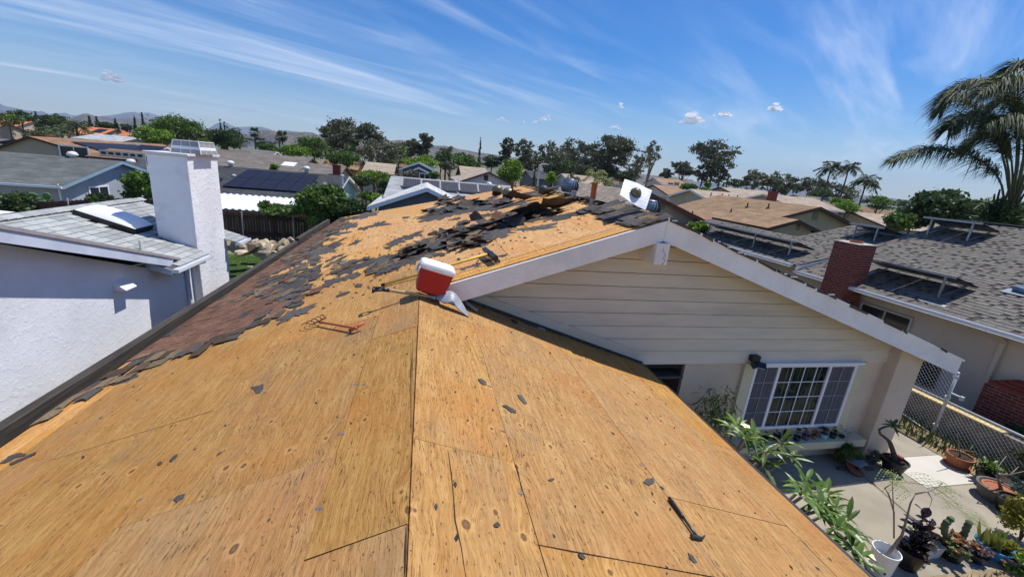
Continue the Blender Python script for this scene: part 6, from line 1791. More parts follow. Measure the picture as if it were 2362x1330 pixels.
# ------------------------------------------------------------------ houses of the neighbourhood
random.seed(41)
RT_GREY = shingle_mat('far_grey_shingle', (.165, .175, .165), .15, .1)
RT_DARK = shingle_mat('far_dark_shingle', (.085, .088, .094), .15, .1)
RT_TAN = shingle_mat('far_tan_shingle', (.36, .24, .14), .1, .1)
RT_BRN = shingle_mat('far_brown_shingle', (.27, .165, .10), .12, .1)
RT_PALE = shingle_mat('far_pale_shingle', (.50, .50, .49), .08, .08)
RT_TAUPE = shingle_mat('far_taupe_shingle', (.20, .175, .15), .12, .1)
RT_SAND = shingle_mat('far_sand_shingle', (.42, .34, .255), .1, .08)
RT_TILE = shingle_mat('far_clay_tile', (.52, .20, .085), .12, .1)
WL_BLUE = stucco_mat('blue_grey_stucco', (.37, .41, .46), .3, 7, .1)
WL_WHITE = stucco_mat('pale_wall', (.62, .60, .58), .2, 7, .08)
WL_TAN = stucco_mat('far_tan_wall', (.46, .39, .29), .2, 7, .08)
WL_SKY = M('sky_blue_siding', (.30, .50, .55), .7, .06)
WL_SLATE = M('slate_siding', (.12, .14, .17), .7, .08)
WL_OLIVE = stucco_mat('olive_wall', (.36, .34, .25), .3, 7, .1)
TR_BLUE = M('barge_blue', (.22, .34, .44), .6, .05)
TR_BRN = M('barge_brown', (.06, .04, .032), .7, .1)
TR_RED = M('barge_red', (.15, .05, .035), .7, .1)
TR_MAR = M('barge_maroon', (.12, .055, .06), .7, .1)
def bg_house(lab, axis, a0, a1, mid, hw, zrg, pitch, zg, wall, roof, trim, over=.45, course=.30, tab=1.0, gable=(1, 1), cat='house', group=None, hl=1.0):
    """a gabled house; axis 'x' or 'y' is the ridge direction"""
    P = (lambda s, t, z: np.array([s, mid + t, z])) if axis == 'x' else (lambda s, t, z: np.array([mid + (t if t > 0 else t * hl), s, z]))
    t = thing('house', lab, cat, P((a0 + a1) / 2, 0, zg), group)
    ze = zrg - pitch * hw
    m = MB()
    b0, b1 = a0 + over, a1 - over; w = hw - .5; zw_ = zrg - pitch * w - .10
    for s in (b0, b1): m.add([P(s, -w, zg), P(s, w, zg), P(s, w, zw_), P(s, 0, zrg - .10), P(s, -w, zw_)], [(0, 1, 2, 3, 4)])
    for sg in (-1, 1): m.add([P(b0, sg * w, zg), P(b1, sg * w, zg), P(b1, sg * w, zw_), P(b0, sg * w, zw_)], [(0, 1, 2, 3)])
    m.build('wall', wall, t)
    m = MB(); L = math.hypot(hw, pitch * hw)
    for sg in (-1, 1):
        nc = max(2, int(L / course)); 
        for k in range(nc):
            f0, f1 = k / nc, (k + 1.12) / nc; f1 = min(f1, 1.0)
            n_t = max(1, int((a1 - a0) / tab)); cuts = [a0] + sorted(a0 + (a1 - a0) * (i + random.uniform(.2, .8)) / n_t for i in range(n_t)) + [a1]
            for c0, c1 in zip(cuts, cuts[1:]):
                g = random.uniform(.84, 1.14); lift = .02
                A = P(c0, sg * hw * (1 - f0), ze + (zrg - ze) * f0 + lift); B = P(c1, sg * hw * (1 - f0), ze + (zrg - ze) * f0 + lift)
                C_ = P(c1, sg * hw * (1 - f1), ze + (zrg - ze) * f1); D = P(c0, sg * hw * (1 - f1), ze + (zrg - ze) * f1)
                dn = np.array([0, 0, -.02])
                m.add([A, B, C_, D, A + dn, B + dn], [(0, 1, 2, 3), (0, 4, 5, 1)], (g, g, g))
    rf = m.build('roof', roof, t)
    m = MB()
    for sg in (-1, 1):
        for s in (a0, a1):
            s2 = s + (.04 if s == a0 else -.04); m.prism([P(s, 0, zrg), P(s, sg * hw, ze), P(s, sg * hw, ze - .20), P(s, 0, zrg - .20)], P(s2, 0, 0) - P(s, 0, 0))
        m.prism([P(a0, sg * hw, ze), P(a1, sg * hw, ze), P(a1, sg * hw, ze - .17), P(a0, sg * hw, ze - .17)], P(0, sg * .03, 0) - P(0, 0, 0))
        m.add([P(a0, sg * hw, ze - .03), P(a1, sg * hw, ze - .03), P(a1, 0, zrg - .03), P(a0, 0, zrg - .03)], [(0, 1, 2, 3)])
    m.build('barge_board', trim, t)
    t['_'] = 0; del t['_']
    HS[t.name] = dict(P=P, a0=a0, a1=a1, hw=hw, zr=zrg, ze=ze, pitch=pitch, b0=b0, b1=b1, w=w)
    return t
HS = {}
def win_on(t, c, u, w, h, frame=VINYL, nx=2):
    """window: centre c, half-width direction u"""
    c = np.array(c, float); u = nrm(u); n = np.cross(u, (0, 0, 1)); 
    if n @ (c - CAM0) > 0: n = -n
    m = MB(); m.obox(c + n * .02, u * w / 2, np.array([0, 0, h / 2]), n * .01); o = m.build('window', GLASS_D, t)
    m = MB(); f = .06
    for s in (-1, 1):
        m.obox(c + n * .035 + u * s * w / 2, u * f, np.array([0, 0, h / 2 + f]), n * .02); m.obox(c + n * .036 + np.array([0, 0, s * h / 2]), u * w / 2, np.array([0, 0, f]), n * .02)
    for i in range(1, nx): m.obox(c + n * .034 + u * (i / nx - .5) * w, u * f * .6, np.array([0, 0, h / 2]), n * .018)
    m.build('frame', frame, o)
def on_slope(t, s, f, side=-1, lift=.05):
    H = HS[t.name]; return H['P'](s, side * H['hw'] * (1 - f), H['ze'] + (H['zr'] - H['ze']) * f + lift)
def solar(t, s0, s1, f0, f1, ns, nf, side=-1, mat=PANEL, lift=.12, gap=.02):
    """panels along ridge s0..s1, up the slope f0..f1 (0 eave, 1 ridge)"""
    for i in range(ns):
        for j in range(nf):
            a, b = s0 + (s1 - s0) * i / ns + gap, s0 + (s1 - s0) * (i + 1) / ns - gap
            c, d = f0 + (f1 - f0) * j / nf + .004, f0 + (f1 - f0) * (j + 1) / nf - .004
            m = MB(); m.prism([on_slope(t, a, c, side, lift), on_slope(t, b, c, side, lift), on_slope(t, b, d, side, lift), on_slope(t, a, d, side, lift)], (0, 0, .04)); m.build('solar_panel', mat, t)
def mush(t, p, r=.2):
    m = MB(); m.lathe(p, [(r * .55, 0), (r * .55, r * .9), (r, r * .95), (r * 1.05, r * 1.3), (r * .7, r * 1.8), (0, r * 1.95)], 14); m.build('turbine_vent', M('pale_vent', (.66, .66, .66), .4, .05), t, smooth=True)
def chimney(t, p, w, d, z0, z1, mat=BRICK):
    m = MB(); m.box((p[0] - w / 2, p[1] - d / 2, z0), (p[0] + w / 2, p[1] + d / 2, z1)); m.box((p[0] - w / 2 - .05, p[1] - d / 2 - .05, z1 + .002), (p[0] + w / 2 + .05, p[1] + d / 2 + .05, z1 + .12)); m.build('chimney', mat, t)
# grey roofed blue house beyond the scalloped fence
ap = onY(282, 372, 36)
h = bg_house('blue grey stucco house with a long grey shingle roof behind the white house', 'x', -42, ap[0], 36, 5.6, ap[2], .255, -.8, WL_BLUE, RT_GREY, TR_BLUE, .5, .15, .5)
gx = HS[h.name]['b1']
c = onX(229, 447, gx); win_on(h, (gx, c[1], c[2] - .08), (0, 1, 0), 1.75, 1.15)
c = onX(274, 388, gx); m = MB(); m.box((gx, c[1] - .18, c[2] - .35), (gx + .03, c[1] + .18, c[2] + .2)); m.build('gable_vent', WL_BLUE, h)
mush(h, onY(168, 362, 36) - (0, 0, .2), .3); mush(h, onY(302, 374, 38) - (0, 0, .3), .28)
m = MB(); m.box((HS[h.name]['a0'], 36 - 5.6 - .14, HS[h.name]['ze'] - .15), (ap[0], 36 - 5.6 - .03, HS[h.name]['ze'] - .02)); m.build('gutter', GUTM, h)
m = MB(); m.bar((gx + .05, 30.75, -.8), (gx + .05, 30.75, 1.3), .07, .07, (1, 0, 0)); m.bar((gx + .05, 30.75, 1.3), (gx + .3, 30.4, 1.5), .06, .06); m.build('downspout', GUTM, h)
# far left houses
a = onY(12, 321, 62); h = bg_house('grey roofed house with solar panels at the far left edge', 'x', a[0] - 14, onY(112, 346, 62)[0], 62, 6, onY(60, 325, 62)[2], .25, -1, WL_BLUE, RT_GREY, VINYL)
solar(h, onY(40, 330, 60)[0], onY(88, 340, 60)[0], .35, .92, 6, 2)
a = onY(75, 318, 74); h = bg_house('brown roofed house with a red brick chimney at the far left', 'y', 60, 84, onY(68, 318, 62)[0], 5.5, onY(75, 322, 64)[2], .28, -1, WL_TAN, RT_BRN, TR_BRN)
p = onY(106, 330, 58); chimney(h, p, 1.1, 1.1, -1, onY(105, 315, 58)[2])
solar(h, 62, 74, .3, .85, 6, 1, 1)
a = onY(140, 316, 56); h = bg_house('tan brown house with a wide solar array facing right', 'y', 52, 74, a[0], 7.4, a[2] - .1, .26, -1, WL_TAN, RT_BRN, TR_BRN, tab=.7, hl=.55)
solar(h, 55, 66, .30, .80, 6, 2, 1)
e = onY(262, 352, 52.6); win_on(h, onY(172, 352, 51.9), (1, 0, 0), 2.4, 1.2); 
m = MB(); c = onY(285, 360, 53); 
h = bg_house('low tan garage wing with a pale panelled door below the solar array', 'x', onY(220, 345, 50)[0], onY(330, 350, 50)[0], 52, 3.5, onY(260, 343, 52)[2], .22, -1, WL_TAN, RT_BRN, TR_BRN)
c = onY(283, 362, 48.9); m = MB(); m.box((c[0] - 1.9, 48.93, -1), (c[0] + 1.9, 48.97, c[2] + .5)); gd = m.build('garage_door', M('garage_white', (.62, .56, .48), .7), h)
for k in range(6): m = MB(); m.box((c[0] - 1.75 + k * .6, 48.91, c[2] + .12), (c[0] - 1.35 + k * .6, 48.928, c[2] + .36)); m.build('pane', GLASS_D, gd)
h = bg_house('grey roofed house with a solar array left of the chimney top', 'x', onY(262, 330, 66)[0], onY(385, 345, 66)[0], 66, 6, onY(320, 333, 66)[2], .24, -1, WL_WHITE, RT_GREY, VINYL); solar(h, onY(310, 336, 64)[0], onY(372, 340, 64)[0], .35, .9, 6, 1)
h = bg_house('flat looking white roofed house in front of the orange tiles', 'x', onY(222, 318, 95)[0], onY(318, 322, 95)[0], 95, 6, onY(270, 313, 95)[2], .16, -1, WL_BLUE, RT_PALE, VINYL)
for i, (u, v, w, Y, l) in enumerate(((232, 295, 36, 150, 'largest orange tiled house on the rise at left, with panels'), (272, 299, 26, 165, 'orange tiled house right of the largest one'), (205, 299, 18, 160, 'small orange tiled house left of the largest one'), (52, 277, 28, 170, 'orange tiled house among trees at the far left'), (300, 306, 14, 150, 'little terracotta roof beside the bright green tree'), (10, 285, 12, 150, 'pale house with tiled roof at the left frame edge'))):
    a, b = onY(u - w, v, Y)[0], onY(u + w, v, Y)[0]; zz = onY(u, v, Y)[2]
    h = bg_house(l, 'x', a, b, Y, 7, zz, .3, -3, WL_TAN, RT_TILE, TR_BRN, course=.6, tab=2)
    if i == 0: solar(h, a + (b - a) * .55, a + (b - a) * .85, .3, .8, 4, 1)
# solar house with pale blue gable
a, b = onY(500, 379, 42)[0] - 3, onY(806, 409, 42)[0]
h = bg_house('dark shingled house with ten black solar panels and a pale blue gable', 'x', a, b, 42, 7.2, 2.82, .222, -.8, WL_SKY, RT_DARK, VINYL, .5, .15, .5)
solar(h, -14.95, -9.2, .16, .86, 5, 2, -1)
solar(h, -17.2, -15.6, .2, .45, 1, 1, -1)
gx = HS[h.name]['b1']; c = onX(800, 450, gx + .03); win_on(h, (gx, 41, .9), (0, 1, 0), 1.2, .9)
for u in (532, 707): mush(h, onY(u, 380 + (u - 532) * .07, 42) - (0, 0, .22), .3)
for u, v in ((541, 412), (790, 412)):
    p = onY(u, v + 6, 39); m = MB(); m.tube([p - (0, 0, .3), p + (0, 0, .45)], .06, 8); m.lathe(p + (0, 0, .4), [(.14, 0), (.15, .12), (0, .16)], 10); m.build('vent_pipe', GUTM, h)
pc = thing('patio_cover', 'white corrugated patio cover with lattice behind the dark fence', 'patio cover', (-10, 29, 0))
xa, xb_ = -13.4, onY(700, 470, 29)[0] + .6
m = MB(); n = int((xb_ - xa) / .09); top = []; bot = []
for i in range(n + 1):
    x = xa + (xb_ - xa) * i / n; k = .03 * (1 if (i // 2) % 2 else -1); top.append((x, 30.2, 1.68 + k)); bot.append((x, 27.6, 1.08 + k))
m.add(top + bot, [(i, i + 1, n + 2 + i, n + 1 + i) for i in range(n)]); m.build('corrugated_sheet', M('white_corrugated', (.74, .75, .78), .45, .04), pc)
m = MB(); m.box((xa, 27.62, .82), (xb_, 27.72, 1.02)); m.build('beam', M('cedar_beam', (.26, .15, .07), .8), pc)
for i, x in enumerate(np.linspace(xa + 1, xb_ - .2, 4)):
    m = MB(); m.box((x - .06, 27.6, -.6), (x + .06, 27.72, .82)); m.build('post', M('cedar_post', (.2, .12, .06), .8), pc)
m = MB()
for x0 in (xa + 1.4, xa + 3.4):
    for k in range(9):
        for s in (1, -1): m.bar((x0 + k * .11, 27.75, .45), (x0 + k * .11 + s * .35, 27.75, .80), .012, .03, (0, 1, 0))
m.build('lattice', VINYL, pc)
# long grey brown roof and neighbours
h = bg_house('long taupe roofed house with a square skylight behind the solar house', 'x', onY(470, 352, 60)[0], onY(722, 366, 60)[0], 60, 7, 3.85, .23, -1, WL_TAN, RT_TAUPE, TR_BRN, tab=.6)
m = MB(); c = onY(667, 380, 56); m.obox(c, (.7, 0, 0), (0, .8, .2), (0, 0, .1)); m.build('skylight', VINYL, h)
h = bg_house('taupe roofed house with a red brick chimney by the blue gable', 'x', onY(712, 376, 55)[0], onY(800, 392, 55)[0], 55, 5, onY(750, 379, 55)[2], .23, -1, WL_TAN, RT_TAUPE, TR_BRN); p = onY(777, 390, 51); chimney(h, p, .75, .7, 0, onY(777, 383, 51)[2])
for ax, u0, u1, v, Y, hw, wl, rf, tr, l in (('x', 505, 575, 347, 80, 6, WL_TAN, RT_DARK, TR_BRN, 'dark roofed house just right of the chimney top'), ('x', 560, 640, 346, 90, 6, WL_WHITE, RT_GREY, VINYL, 'grey roofed house with a small white gable left of the lime tree'), ('x', 757, 838, 366, 88, 7, M('ochre_wall', (.50, .34, .12), .8), RT_TAN, TR_BRN, 'tan roofed house with an ochre gable end'), ('x', 845, 915, 376, 75, 6, WL_TAN, RT_SAND, TR_BRN, 'sand roofed house left of the slate two storey house'),
    ('x', 1058, 1120, 385, 66, 7, WL_WHITE, RT_SAND, TR_MAR, 'sand roofed long house behind the maroon trimmed gable'), ('x', 905, 975, 368, 110, 7, WL_TAN, RT_BRN, TR_BRN, 'brown roof glimpsed between dark trees in the middle distance'),
    ('x', 1294, 1382, 404, 88, 7, M('mint_wall', (.50, .55, .50), .8), RT_SAND, VINYL, 'pale mint house with sand roof beyond the turbine vent'), ('x', 1395, 1445, 408, 92, 6, WL_WHITE, RT_BRN, VINYL, 'low brown roofed house behind the orange pipe'), ('x', 1212, 1262, 395, 95, 6, WL_SLATE, RT_DARK, TR_BRN, 'dark green shaded house behind the street lamp'),
    ('x', 1590, 1690, 440, 46, 5, WL_TAN, RT_SAND, VINYL, 'sand roofed house with pipes beyond the red trimmed gable'), ('x', 1660, 1770, 436, 62, 6, WL_TAN, RT_SAND, TR_BRN, 'far sand roofed house above the big tan roof'), ('x', 1505, 1600, 430, 66, 6, WL_WHITE, RT_TAN, TR_RED, 'tan roofed house below the white two storey house'), ('x', 1760, 1880, 452, 50, 5, WL_TAN, RT_SAND, VINYL, 'pale roofed house with a brick chimney behind the big tan roof'), ('x', 1960, 2060, 492, 48, 6, WL_TAN, RT_SAND, TR_BRN, 'sand roofed house left of the dark bushes'), ('y', 1985, 2035, 482, 70, 5, WL_WHITE, RT_BRN, VINYL, 'brown roofed house with white gable below the three palms'), ('x', 1830, 1960, 455, 85, 7, WL_TAN, RT_TAUPE, TR_BRN, 'taupe roof farthest right under the eucalyptus row')):
    a, b, zz = onY(u0, v, Y)[0], onY(u1, v, Y)[0], onY((u0 + u1) / 2, v, Y)[2]
    if ax == 'x': h = bg_house(l, 'x', a, b, Y, hw, zz, .25, -1.5, wl, rf, tr)
    else: h = bg_house(l, 'y', Y - 6, Y + 6, (a + b) / 2, (b - a) / 2, zz, .3, -1.5, wl, rf, tr)
    H = HS[h.name]
    if 'mint' in l:
        for k in (.3, .55, .8): win_on(h, (a + (b - a) * k, Y - H['w'] - .01, H['ze'] - 1.0), (1, 0, 0), 1.4, 1.0)
    if 'brick chimney behind' in l: chimney(h, onY(1782, 450, 47), .8, .8, 1, onY(1782, 446, 47)[2] + .1)
    if 'pipes' in l:
        for k in (.2, .45, .6, .8):
            p = on_slope(h, a + (b - a) * k, .5); m = MB(); m.tube([p, p + (0, 0, .4)], .06, 6); m.build('vent_pipe', TR_BRN, h)
# white shingled roof with collectors
a, b = onY(902, 406, 32)[0], onY(1185, 429, 32)[0]
h = bg_house('white shingled house with a row of ribbed pool collectors past our roof', 'x', a, b, 32, 6, 3.57, .17, -.8, WL_SLATE, RT_PALE, VINYL, .4, .16, .6)
for k in range(5):
    x0 = onY(930 + k * 43.5, 440, 29)[0]; x1 = onY(930 + (k + 1) * 43.5 - 4, 440, 29)[0]
    m = MB(); m.prism([(x0, 28.3, 3.05), (x1, 28.3, 3.05), (x1, 29.3, 3.55), (x0, 29.3, 3.55)], (0, 0, .05)); cp = m.build('pool_collector', PANEL_POOL, h)
    m = MB()
    for i in range(10):
        x = x0 + (x1 - x0) * (i + .5) / 10; m.bar((x, 28.3, 3.115), (x, 29.3, 3.615), .03, .02)
    m.bar((x0, 28.28, 3.08), (x1, 28.28, 3.08), .05, .05); m.build('rib', M('collector_rib', (.10, .10, .12), .5), cp)
a = onY(985, 433, 23)
h2 = bg_house('white gabled porch of the collector house jutting towards our roof', 'y', 23, 30, a[0], 3.0, a[2], .40, -.8, WL_SLATE, RT_PALE, VINYL, .4, .16, .6)
mush(h, onY(1128, 425, 31.9) - (0, 0, .25), .22)
for u in (1048, 1058): p = onY(u, 425, 31); m = MB(); m.tube([p - (0, 0, .3), p + (0, 0, .45)], .07, 8); m.build('vent_pipe', GUTM, h)
# slate blue two storey
a = onY(966, 374, 58); hw = onY(1010, 396, 58)[0] - a[0]
h = bg_house('slate blue two storey house with white barge boards in the centre distance', 'y', 58, 70, a[0], hw, a[2], (a[2] - onY(1010, 397, 58)[2]) / hw, -1.5, WL_SLATE, RT_GREY, VINYL)
a2 = onY(966, 386, 56); h3 = bg_house('lower front gable of the slate blue two storey house', 'y', 56, 58.4, a2[0], hw * .72, a2[2], .42, -1.5, WL_SLATE, RT_GREY, VINYL); win_on(h3, onY(986, 409, 56.4), (1, 0, 0), 2.0, .9, nx=3)
# sand house with maroon barge
a = onY(1128, 396, 50); hw = onY(1196, 432, 50)[0] - a[0]
h = bg_house('white walled house with maroon barge boards and sand roof', 'y', 50, 64, a[0], hw, a[2], (a[2] - onY(1196, 432, 50)[2]) / hw, -1.5, M('lilac_wall', (.55, .52, .56), .8), RT_SAND, TR_MAR)
c = onY(1121, 410, 50.4); m = MB(); m.box((c[0] - .25, 50.40, c[2] - .3), (c[0] + .25, 50.44, c[2] + .3)); m.build('gable_vent', TR_BRN, h)
# white two storey with tan roof
a, b, zz = onY(1518, 411, 78)[0], onY(1582, 419, 78)[0], onY(1550, 413, 78)[2]
h = bg_house('white two storey house with a tan roof standing above its neighbours', 'x', a, b, 80, 4, zz, .3, -1.5, WL_WHITE, RT_TAN, VINYL)
for u, v in ((1546, 428), (1560, 427)): win_on(h, onY(u, v, 76.45), (1, 0, 0), 1.1, 1.1)
# house with red barge behind our right ridge
a = onY(1500, 444, 20); 
h = bg_house('tan stucco gable with red brown barge boards close behind our ridge', 'y', 20, 33, a[0], 5.6, a[2], .335, -.5, WL_TAN, RT_SAND, TR_RED, .5, .2, .6, hl=.4)
c = onY(1528, 468, 20.5); m = MB(); m.box((c[0] - .17, 20.47, c[2] - .35), (c[0] + .17, 20.5, c[2] + .35)); m.build('gable_vent', M('louvre_tan', (.3, .25, .19), .8), h)
# big tan roof with two gables
a = onY(1894, 477, 23); ez = onY(1961, 514, 23); hw = ez[0] - a[0]; pt = (a[2] - ez[2]) / hw
h = bg_house('olive walled house under the biggest tan shingle roof', 'y', 23, 33, a[0], 8.3, a[2], .30, -.3, WL_OLIVE, RT_TAN, TR_BRN, .5, .15, .6)
c = onY(1882, 494, 23.5); m = MB(); m.box((c[0] - .2, 23.46, c[2] - .4), (c[0] + .2, 23.49, c[2] + .4)); m.build('gable_vent', M('louvre_grey', (.22, .2, .17), .8), h)
for s, f in ((27, .75), (25.5, .8), (28.5, .35), (25, .3), (26.5, .55)):
    p = on_slope(h, s, f, -1); m = MB(); m.tube([p - (0, 0, .05), p + (0, 0, .3)], .05, 6); m.lathe(p, [(.15, -.02), (.12, .03)], 8); m.build('vent_pipe', TR_BRN, h)
a = onY(1843, 507, 21); ez = onY(1897, 534, 21); hw = ez[0] - a[0]
h = bg_house('small front gable of the big tan roofed house', 'y', 21, 26, a[0], hw * 1.05, a[2], (a[2] - ez[2]) / hw, -.3, WL_OLIVE, RT_TAN, TR_BRN, .4, .15, .6)
for v in (510, 522): c = onY(1841, v + 2, 21.4); m = MB(); m.box((c[0] - .11, 21.37, c[2] - .18), (c[0] + .11, 21.39, c[2] + .18)); m.build('gable_vent', bpy.data.materials['louvre_grey'], h)
p0, p1 = onY(1628, 512, 20.2), onY(1676, 520, 20.2)
rr = thing('shed', 'low shed with a faded red roof behind the longest solar rack', 'shed', (p0[0] + 1.5, 21, 0))
m = MB(); m.prism([(p0[0], 20.2, p1[2] - .12), (p1[0] + .4, 20.2, p1[2] - .12), (p1[0] + .4, 22.5, p1[2] + .08), (p0[0], 22.5, p1[2] + .08)], (0, 0, .06)); m.build('roof', M('faded_red_roof', (.36, .10, .08), .7, .1), rr)
m = MB(); m.box((p0[0] + .2, 20.4, 0), (p1[0] + .2, 22.3, p1[2] - .12)); m.build('wall', WL_TAN, rr)
# street lamp and poles
p = onY(1240, 424, 70); q_ = onY(1241, 378, 70)
lamp = thing('street_lamp', 'tall street lamp with a curved arm beyond the ridge', 'street lamp', (p[0], 70, -1.5))
m = MB(); m.tube([(p[0], 70, -1.5), (p[0], 70, q_[2] - .2), (p[0] + .4, 70, q_[2]), (p[0] + 1.2, 70, q_[2] + .1)], [.17, .13, .11, .10], 8); m.build('pole', M('lamp_concrete', (.55, .53, .50), .8), lamp)
m = MB(); m.obox((p[0] + 1.25, 70, q_[2] + .08), (.35, 0, 0), (0, .12, 0), (0, 0, .06)); m.build('lamp_head', GUTM, lamp)
p = onY(855, 470, 33); m = MB(); m.tube([(p[0], 33, -.6), (p[0], 33, onY(855, 443, 33)[2])], .07, 8); tag(m.build('post', BLACKP), 'black steel post standing beyond the far left roof corner', 'post')
fr = thing('metal_fence', 'pale vertical board fence between two gardens right of the blue gable', 'fence', onY(840, 432, 50))
a, b = onY(818, 425, 50), onY(862, 430, 48)
for i in range(22):
    x = a[0] + (b[0] - a[0]) * i / 22; m = MB(); m.box((x, 50, -.8), (x + (b[0] - a[0]) / 22 - .02, 50.03, a[2])); m.build('board', M('pale_board', (.45, .44, .38), .8), fr)

# ------------------------------------------------------------------ hills
def hill(name, pts, Y, depth, mat, lab, base=-40, rough=4.0, seed=1):
    """pts: skyline in the picture; stands at distance Y with real depth"""
    r_ = np.random.default_rng(seed); us = np.linspace(pts[0][0], pts[-1][0], 160); vs_ = np.interp(us, [p[0] for p in pts], [p[1] for p in pts])
    rows = []
    for k, f in enumerate(np.linspace(0, 1, 14)):
        row = []
        for u, v in zip(us, vs_):
            c = onD(u, v, Y); d = np.array([c[0], c[1], 0]) / math.hypot(c[0], c[1]); hgt = c[2] - base
            g = math.sin(f * math.pi / 2) ** 1.2 if f <= 1 else 1
            fold = (r_.random() - .5) * rough * (1 - f) * 2 + rough * 1.5 * math.sin(u * .06 + f * 3) * (1 - f) * f * 4
            row.append(d * (Y - depth * (1 - f)) + np.array([0, 0, base + max(0, hgt * g + fold * (f < 1) + (r_.random() - .5) * rough * .25)]))
        rows.append(row)
    back = [np.array([p[0] * 1.15, p[1] * 1.15, base]) for p in rows[-1]]; rows.append(back)
    n = len(us); m = MB(); m.add([p for r2 in rows for p in r2], [(j * n + i, j * n + i + 1, (j + 1) * n + i + 1, (j + 1) * n + i) for j in range(len(rows) - 1) for i in range(n - 1)])
    o = m.build(name, mat, None, smooth=True); o['kind'] = 'structure'; o['label'] = lab; return o
HILLM = M('chaparral', (.105, .085, .062), .95, .4, .012, fine=.35, fscale=.09, bump=0)
MTM = M('mountain_scrub', (.075, .07, .075), .95, .3, .0012, fine=.2, fscale=.01)
hill('mountains', [(-400, 262), (-150, 250), (0, 243), (40, 250), (75, 258), (110, 264), (150, 260), (170, 268), (215, 270), (250, 266), (300, 262), (345, 260), (370, 268), (410, 292), (440, 296), (470, 300), (500, 288), (520, 284), (545, 294), (570, 292), (600, 294), (630, 304), (660, 300), (700, 306), (760, 316), (900, 345)], 8500, 1500, MTM, 'far blue mountain ridge', -60, 30, 2)
hill('hill', [(-300, 300), (60, 290), (150, 276), (200, 266), (245, 270), (275, 276), (330, 274), (380, 280), (440, 290), (480, 297), (520, 305), (600, 315), (700, 330)], 3600, 900, HILLM, 'dark scrubby hill left of the tall green tree', -50, 14, 3)
hill('hill', [(540, 330), (570, 312), (600, 305), (640, 303), (690, 305), (730, 312), (790, 325), (880, 345), (1000, 380)], 2300, 700, HILLM, 'brown scrub covered hill behind the two fan palms', -40, 10, 4)
hill('hill', [(780, 345), (860, 328), (920, 325), (960, 330), (1020, 338), (1080, 347), (1130, 358), (1180, 362), (1260, 372), (1400, 392), (1600, 415)], 2600, 800, HILLM, 'low hill with houses on its crest behind the centre trees', -40, 8, 5)
hill('hill', [(1300, 400), (1420, 404), (1530, 408), (1600, 418), (1750, 432), (1900, 448), (2020, 452), (2060, 458), (2120, 464), (2250, 476), (2500, 496), (2900, 530)], 6500, 1500, MTM, 'faint low ridge on the right horizon', -60, 6, 6)
# houses dotted on the hills
NUM = ('one', 'two', 'three', 'four', 'five', 'six', 'seven', 'eight', 'nine', 'ten')
HH = ((572, 322, 900), (580, 325, 800), (607, 331, 700), (618, 330, 750), (628, 333, 700), (640, 331, 760), (563, 327, 800), (598, 333, 640), (1115, 354, 2300), (1085, 350, 2350), (1050, 345, 2350), (1010, 341, 2300), (975, 336, 2350), (940, 333, 2300), (905, 330, 2350), (1140, 361, 2200))
for i, (u, v, Y) in enumerate(HH):
    c = onD(u, v, Y); s = Y * (.011 if Y < 1000 else .004)
    t = MB(); d = nrm((c[1], -c[0], 0)); e = nrm((c[0], c[1], 0)); zt = np.array([0, 0, s * .28])
    o = thing('hillside_house', 'tiny clay roofed house on the far slope, number %s from the left' % NUM[sorted(q[0] for q in HH if q[2] < 1000).index(u)] if Y < 1000 else 'tiny pale house on the central hill crest, number %s from the left' % NUM[sorted(q[0] for q in HH if q[2] > 1000).index(u)], 'house', c - np.array([0, 0, s * .6]), 'houses on the far slope' if Y < 1000 else 'houses on the hill crest')
    m = MB(); m.obox(c - zt * 1.5, d * s * .5, e * s * .4, np.array([0, 0, s * .5])); m.build('wall', WL_WHITE if Y > 1000 or i % 2 else WL_TAN, o)
    m = MB(); m.add([c - d * s * .6 - e * s * .5, c + d * s * .6 - e * s * .5, c + d * s * .6 + zt, c - d * s * .6 + zt, c - d * s * .6 + e * s * .5, c + d * s * .6 + e * s * .5], [(0, 1, 2, 3), (3, 2, 5, 4)]); m.build('roof', RT_TILE if Y < 1000 else RT_SAND, o)
# ------------------------------------------------------------------ small fair-weather clouds
def cloudmat():
    m, t, b = newmat('cloud_white'); g = G(t)
    b.inputs['Base Color'].default_value = (.92, .93, .95, 1); b.inputs['Roughness'].default_value = 1; b.inputs['Specular IOR Level'].default_value = 0
    b.inputs['Subsurface Weight'].default_value = 0
    co = g.n('ShaderNodeTexCoord').outputs['Object']; lw_ = g.n('ShaderNodeLayerWeight', {'Blend': .35}).outputs['Facing']
    f = g.math('ADD', g.math('MULTIPLY', lw_, 1.1), g.math('MULTIPLY', g.noise(co, .018, 5, .7), 1.1))
    f = g.ramp(f, .72, 1.25)
    f = g.math('MAXIMUM', g.math('ADD', f, .42, True), g.ramp(g.noise(co, .006, 4, .6), .50, .68, 0, .9))
    tr = g.n('ShaderNodeBsdfTransparent'); ms = g.n('ShaderNodeMixShader', {0: f}); trl = g.n('ShaderNodeBsdfTranslucent', {'Color': (1, 1, 1, 1)})
    m2 = g.n('ShaderNodeMixShader', {0: .88})
    t.links.new(b.outputs[0], m2.inputs[1]); t.links.new(trl.outputs[0], m2.inputs[2])
    t.links.new(m2.outputs[0], ms.inputs[1]); t.links.new(tr.outputs[0], ms.inputs[2])
    out = [n for n in t.nodes if n.type == 'OUTPUT_MATERIAL'][0]; t.links.new(ms.outputs[0], out.inputs[0]); return m
CLD = cloudmat()
